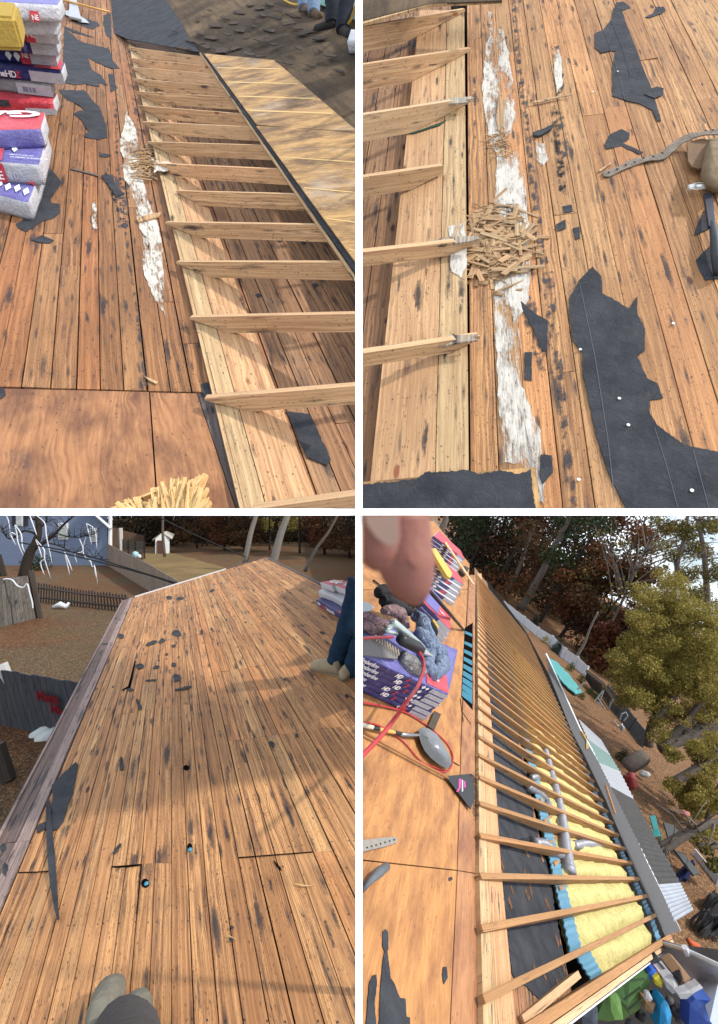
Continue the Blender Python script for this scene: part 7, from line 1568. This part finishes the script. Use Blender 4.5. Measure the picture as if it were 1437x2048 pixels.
# things on the eave
GLV = flat('tan_glove', (.40, .27, .10), .9, .1, 0, .2, 60); gl = thing('work_glove', 'tan work glove with curled fingers lying on the grey eave', 'glove', BR.pt(1171, 1478, .31))
mb = MB(); tube(mb, [BR.pt(1163, 1464, .33), BR.pt(1168, 1472, .34), BR.pt(1172, 1480, .33)], [.03, .05, .035], 8)
for k in range(4): tube(mb, [BR.pt(1170 + k, 1474 + k * 2, .33), BR.pt(1174 + k * 1.2, 1484 + k * 3.5, .335), BR.pt(1173, 1492 + k * 2, .32)], .013, 6)
mb.build('glove_body', GLV, gl, smooth=True)
mb = MB(); tube(mb, [BR.pt(1212, 1570, .32), BR.pt(1215, 1578, .33), BR.pt(1228, 1618, .33), BR.pt(1231, 1627, .32)], .014, 7); o = mb.build('crowbar', flat('orange_crowbar', (.60, .22, .03), .5), smooth=True); tag(o, 'orange crowbar lying on the grey eave above the dark porch sheets', 'crowbar')
# white wall with the junk corner below
o = None; Yw = 5.6
WALLW = flat('bluish_white_vinyl', (.34, .38, .46), .5, .3, 0, .06, 3)
wl_ = thing('vinyl_wall', 'bluish white vinyl wall with a capped post around the junk corner', 'wall', at(1390, 1940, Yw))
mb = MB(); mb.hexa([at(1300, 1886, Yw + .5), at(1374, 1902, Yw), at(1445, 1936, Yw - .4), at(1445, 1968, Yw - .35), at(1396, 1964, Yw), at(1310, 1924, Yw + .55)][0:4], Vector((0, -1, 0)), .05, [(0, 0)] * 4)
mb.F = []; mb.V = []; mb.uv = []; mb.rnd = []; mb.mi = []
P = [at(1296, 1882, Yw + .5), at(1326, 1888, Yw + .4), at(1374, 1903, Yw), at(1445, 1937, Yw - .4), at(1445, 1966, Yw - .38), at(1400, 1965, Yw), at(1322, 1926, Yw + .45), at(1290, 1918, Yw + .6)]
mb.add(P + [p + Vector((0, .08, 0)) for p in P], [tuple(range(8)), tuple(range(15, 7, -1))] + [(k, k + 8, (k + 1) % 8 + 8, (k + 1) % 8) for k in range(8)]); mb.build('panel', WALLW, wl_)
mb = MB(); mb.hexa([at(1400, 1966, Yw), at(1445, 1967, Yw - .3), at(1445, 2060, Yw - 1.0), at(1428, 2052, Yw - 1)], Vector((0, -1, 0)), .05, [(0, 0)] * 4); mb.build('panel', WALLW, wl_)
mb = MB(); tube(mb, [at(1326, 1887, Yw + .35), at(1372, 1900, Yw - .05), at(1445, 1934, Yw - .45)], .022, 6); mb.build('top_rail', VINY, wl_)
mb = MB(); tube(mb, [at(1370, 1894, Yw - .1), at(1375, 1908, Yw - .1)], .035, 6); mb.build('post_cap', VINY, wl_)
Yj = 5.2
o = mk('ground_shade', [at(1130, 2100, Yj + 1.0), at(1450, 2100, Yj + 1.0), at(1450, 1900, Yj + 1.6), at(1280, 1880, Yj + 1.6)], [(0, 1, 2, 3)], flat('painted_ground_shade', (.035, .032, .03), .9, .1, 0, .4, 6)); o.name = 'shade_sheet'; tag(o, kind='structure')  # dark sheet standing in for the shade behind the junk
def junk(name, lab, cat, poly, Y, mat, th=.15, jag=.4, tilt=0):
    V = [at(x, y, Y + tilt * (y - poly[0][1]) / 50) for x, y in jagged(poly, jag, 8, len(lab))]; n = len(V); V2 = [v + Vector((0, th, -.02)) for v in V]; cen = sum(V, Vector()) / n - Vector((0, th * .22, 0))
    o = mk(name, V + V2 + [cen], [(i, (i + 1) % n, 2 * n) for i in range(n)] + [tuple(range(2 * n - 1, n - 1, -1))] + [(i, i + n, (i + 1) % n + n, (i + 1) % n) for i in range(n)], mat, smooth=False); tag(o, lab, cat); return o
GRNK = flat('green_fabric', (.07, .15, .045), .5, .3, 0, .3, 5); gk = junk('kayak', 'green folded kayak like shell leaning in the junk corner', 'kayak', [(1191, 2038), (1218, 1984), (1246, 1970), (1262, 1948), (1298, 1949), (1300, 1966), (1291, 1992), (1278, 2020), (1250, 2038), (1216, 2043)], Yj, GRNK, .3)
for L in ([(1262, 1962), (1290, 1958)], [(1248, 2000), (1282, 1975)], [(1222, 1986), (1240, 2036)], [(1256, 2020), (1288, 1996)], [(1232, 1984), (1262, 2030)]):
    g = MB(); tube(g, [at(x, y, Yj - .13) for x, y in L], .010, 5); g.build('rib', flat('dark_green_rib', (.03, .06, .025), .6), gk)
junk('curved_panel', 'light green curved piece lying on the green shell', 'panel', [(1221, 1992), (1232, 1984), (1242, 2000), (1247, 2040), (1230, 2040), (1222, 2020)], Yj - .16, flat('light_green_plastic', (.13, .26, .07), .5), .05)
junk('slate_bin', 'slate grey bin beneath the rim beams', 'bin', [(1165, 2030), (1188, 2005), (1196, 2016), (1196, 2060), (1165, 2060)], Yj, flat('slate_plastic', (.07, .085, .11), .6))
junk('blue_sled', 'bright blue sled standing upright in the junk corner', 'sled', [(1322, 2010), (1328, 2000), (1336, 2006), (1344, 2030), (1340, 2060), (1318, 2060)], Yj - .2, flat('bright_blue_plastic', (.01, .20, .42), .35, .4))
junk('blue_cart', 'dark blue toy cart with pale handles at the bottom right corner', 'toy cart', [(1380, 2008), (1392, 1998), (1425, 2002), (1436, 2030), (1445, 2060), (1378, 2060)], Yj - .2, BLUO)
junk('blue_ball', 'blue ball next to the yellow jug', 'ball', [(1297, 1946), (1304, 1939), (1314, 1942), (1316, 1952), (1310, 1960), (1300, 1958)], Yj, flat('blue_ball_m', (.02, .09, .42), .4)); junk('yellow_jug', 'yellow jug below the blue ball', 'jug', [(1308, 1956), (1318, 1950), (1327, 1962), (1324, 1976), (1312, 1970)], Yj - .05, flat('yellow_jug_m', (.50, .42, .03), .5)); junk('pink_bag', 'pale pink bag right of the blue ball', 'bag', [(1316, 1940), (1325, 1942), (1324, 1954), (1315, 1950)], Yj, flat('pale_pink', (.45, .32, .38), .6))
junk('grill', 'dark grill with a grey shelf at the back of the junk corner', 'grill', [(1297, 1922), (1322, 1920), (1323, 1936), (1298, 1938)], Yj + .1, TUBEK); junk('metal_shelf', 'grey metal shelf left of the dark grill', 'shelf', [(1272, 1928), (1296, 1915), (1297, 1930), (1280, 1945)], Yj + .2, flat('grey_shelf', (.28, .29, .31), .5))
junk('white_sack', 'crumpled white sack in the middle of the junk corner', 'sack', [(1328, 1958), (1345, 1952), (1356, 1966), (1358, 1984), (1346, 1988), (1334, 1976)], Yj - .1, WOBJ, .2, 1.2); junk('grey_sack', 'dark grey sack above the white one', 'sack', [(1326, 1936), (1338, 1938), (1344, 1952), (1334, 1956)], Yj, TUBEK, .15, .8)
junk('cardboard_box', 'open brown cardboard box near the white wall', 'box', [(1344, 1944), (1362, 1936), (1370, 1942), (1382, 1956), (1378, 1972), (1362, 1974)], Yj, flat('cardboard', (.22, .13, .07), .8), .2); _bx = [x for x in bpy.data.objects if x.name.startswith('cardboard_box')][0]; _bi = junk('box_opening', 'x', 'x', [(1346, 1947), (1360, 1940), (1366, 1958), (1360, 1970)], Yj - .12, BLKO, .03); _bi.location = _bi.location - _bx.location; _bi.parent = _bx; del _bi['label'], _bi['category']
junk('foam_block', 'long white foam packing piece in front of the cardboard box', 'foam packing', [(1357, 1988), (1378, 1980), (1400, 1968), (1407, 1976), (1392, 1984), (1374, 1998), (1362, 1998)], Yj - .3, WOBJ, .08); junk('small_box', 'small brown carton at the bottom of the junk corner', 'carton', [(1292, 2002), (1312, 2008), (1306, 2028), (1290, 2018)], Yj - .15, flat('cardboard2', (.20, .12, .065), .8)); junk('white_disc', 'white rounded lid right of the green shell', 'lid', [(1292, 1984), (1298, 1982), (1306, 1998), (1300, 2004), (1292, 1996)], Yj - .2, WOBJ, .04)
for i, (x, y, s_) in enumerate([(1282, 2030, 10), (1316, 2040, 9), (1350, 2020, 14), (1365, 2040, 12), (1306, 1990, 8), (1340, 2000, 8), (1380, 1995, 8), (1262, 2050, 10)]):
    lump('junk_bag', 'dark filled bag in the gaps of the junk corner', 'bag', x, y, s_, s_ * .8, Yj + .1, [BLKO, flat('dim_grey_bag', (.08, .08, .09), .7)][i % 2], 40 + i)['group'] = 'dark bags in the junk corner'
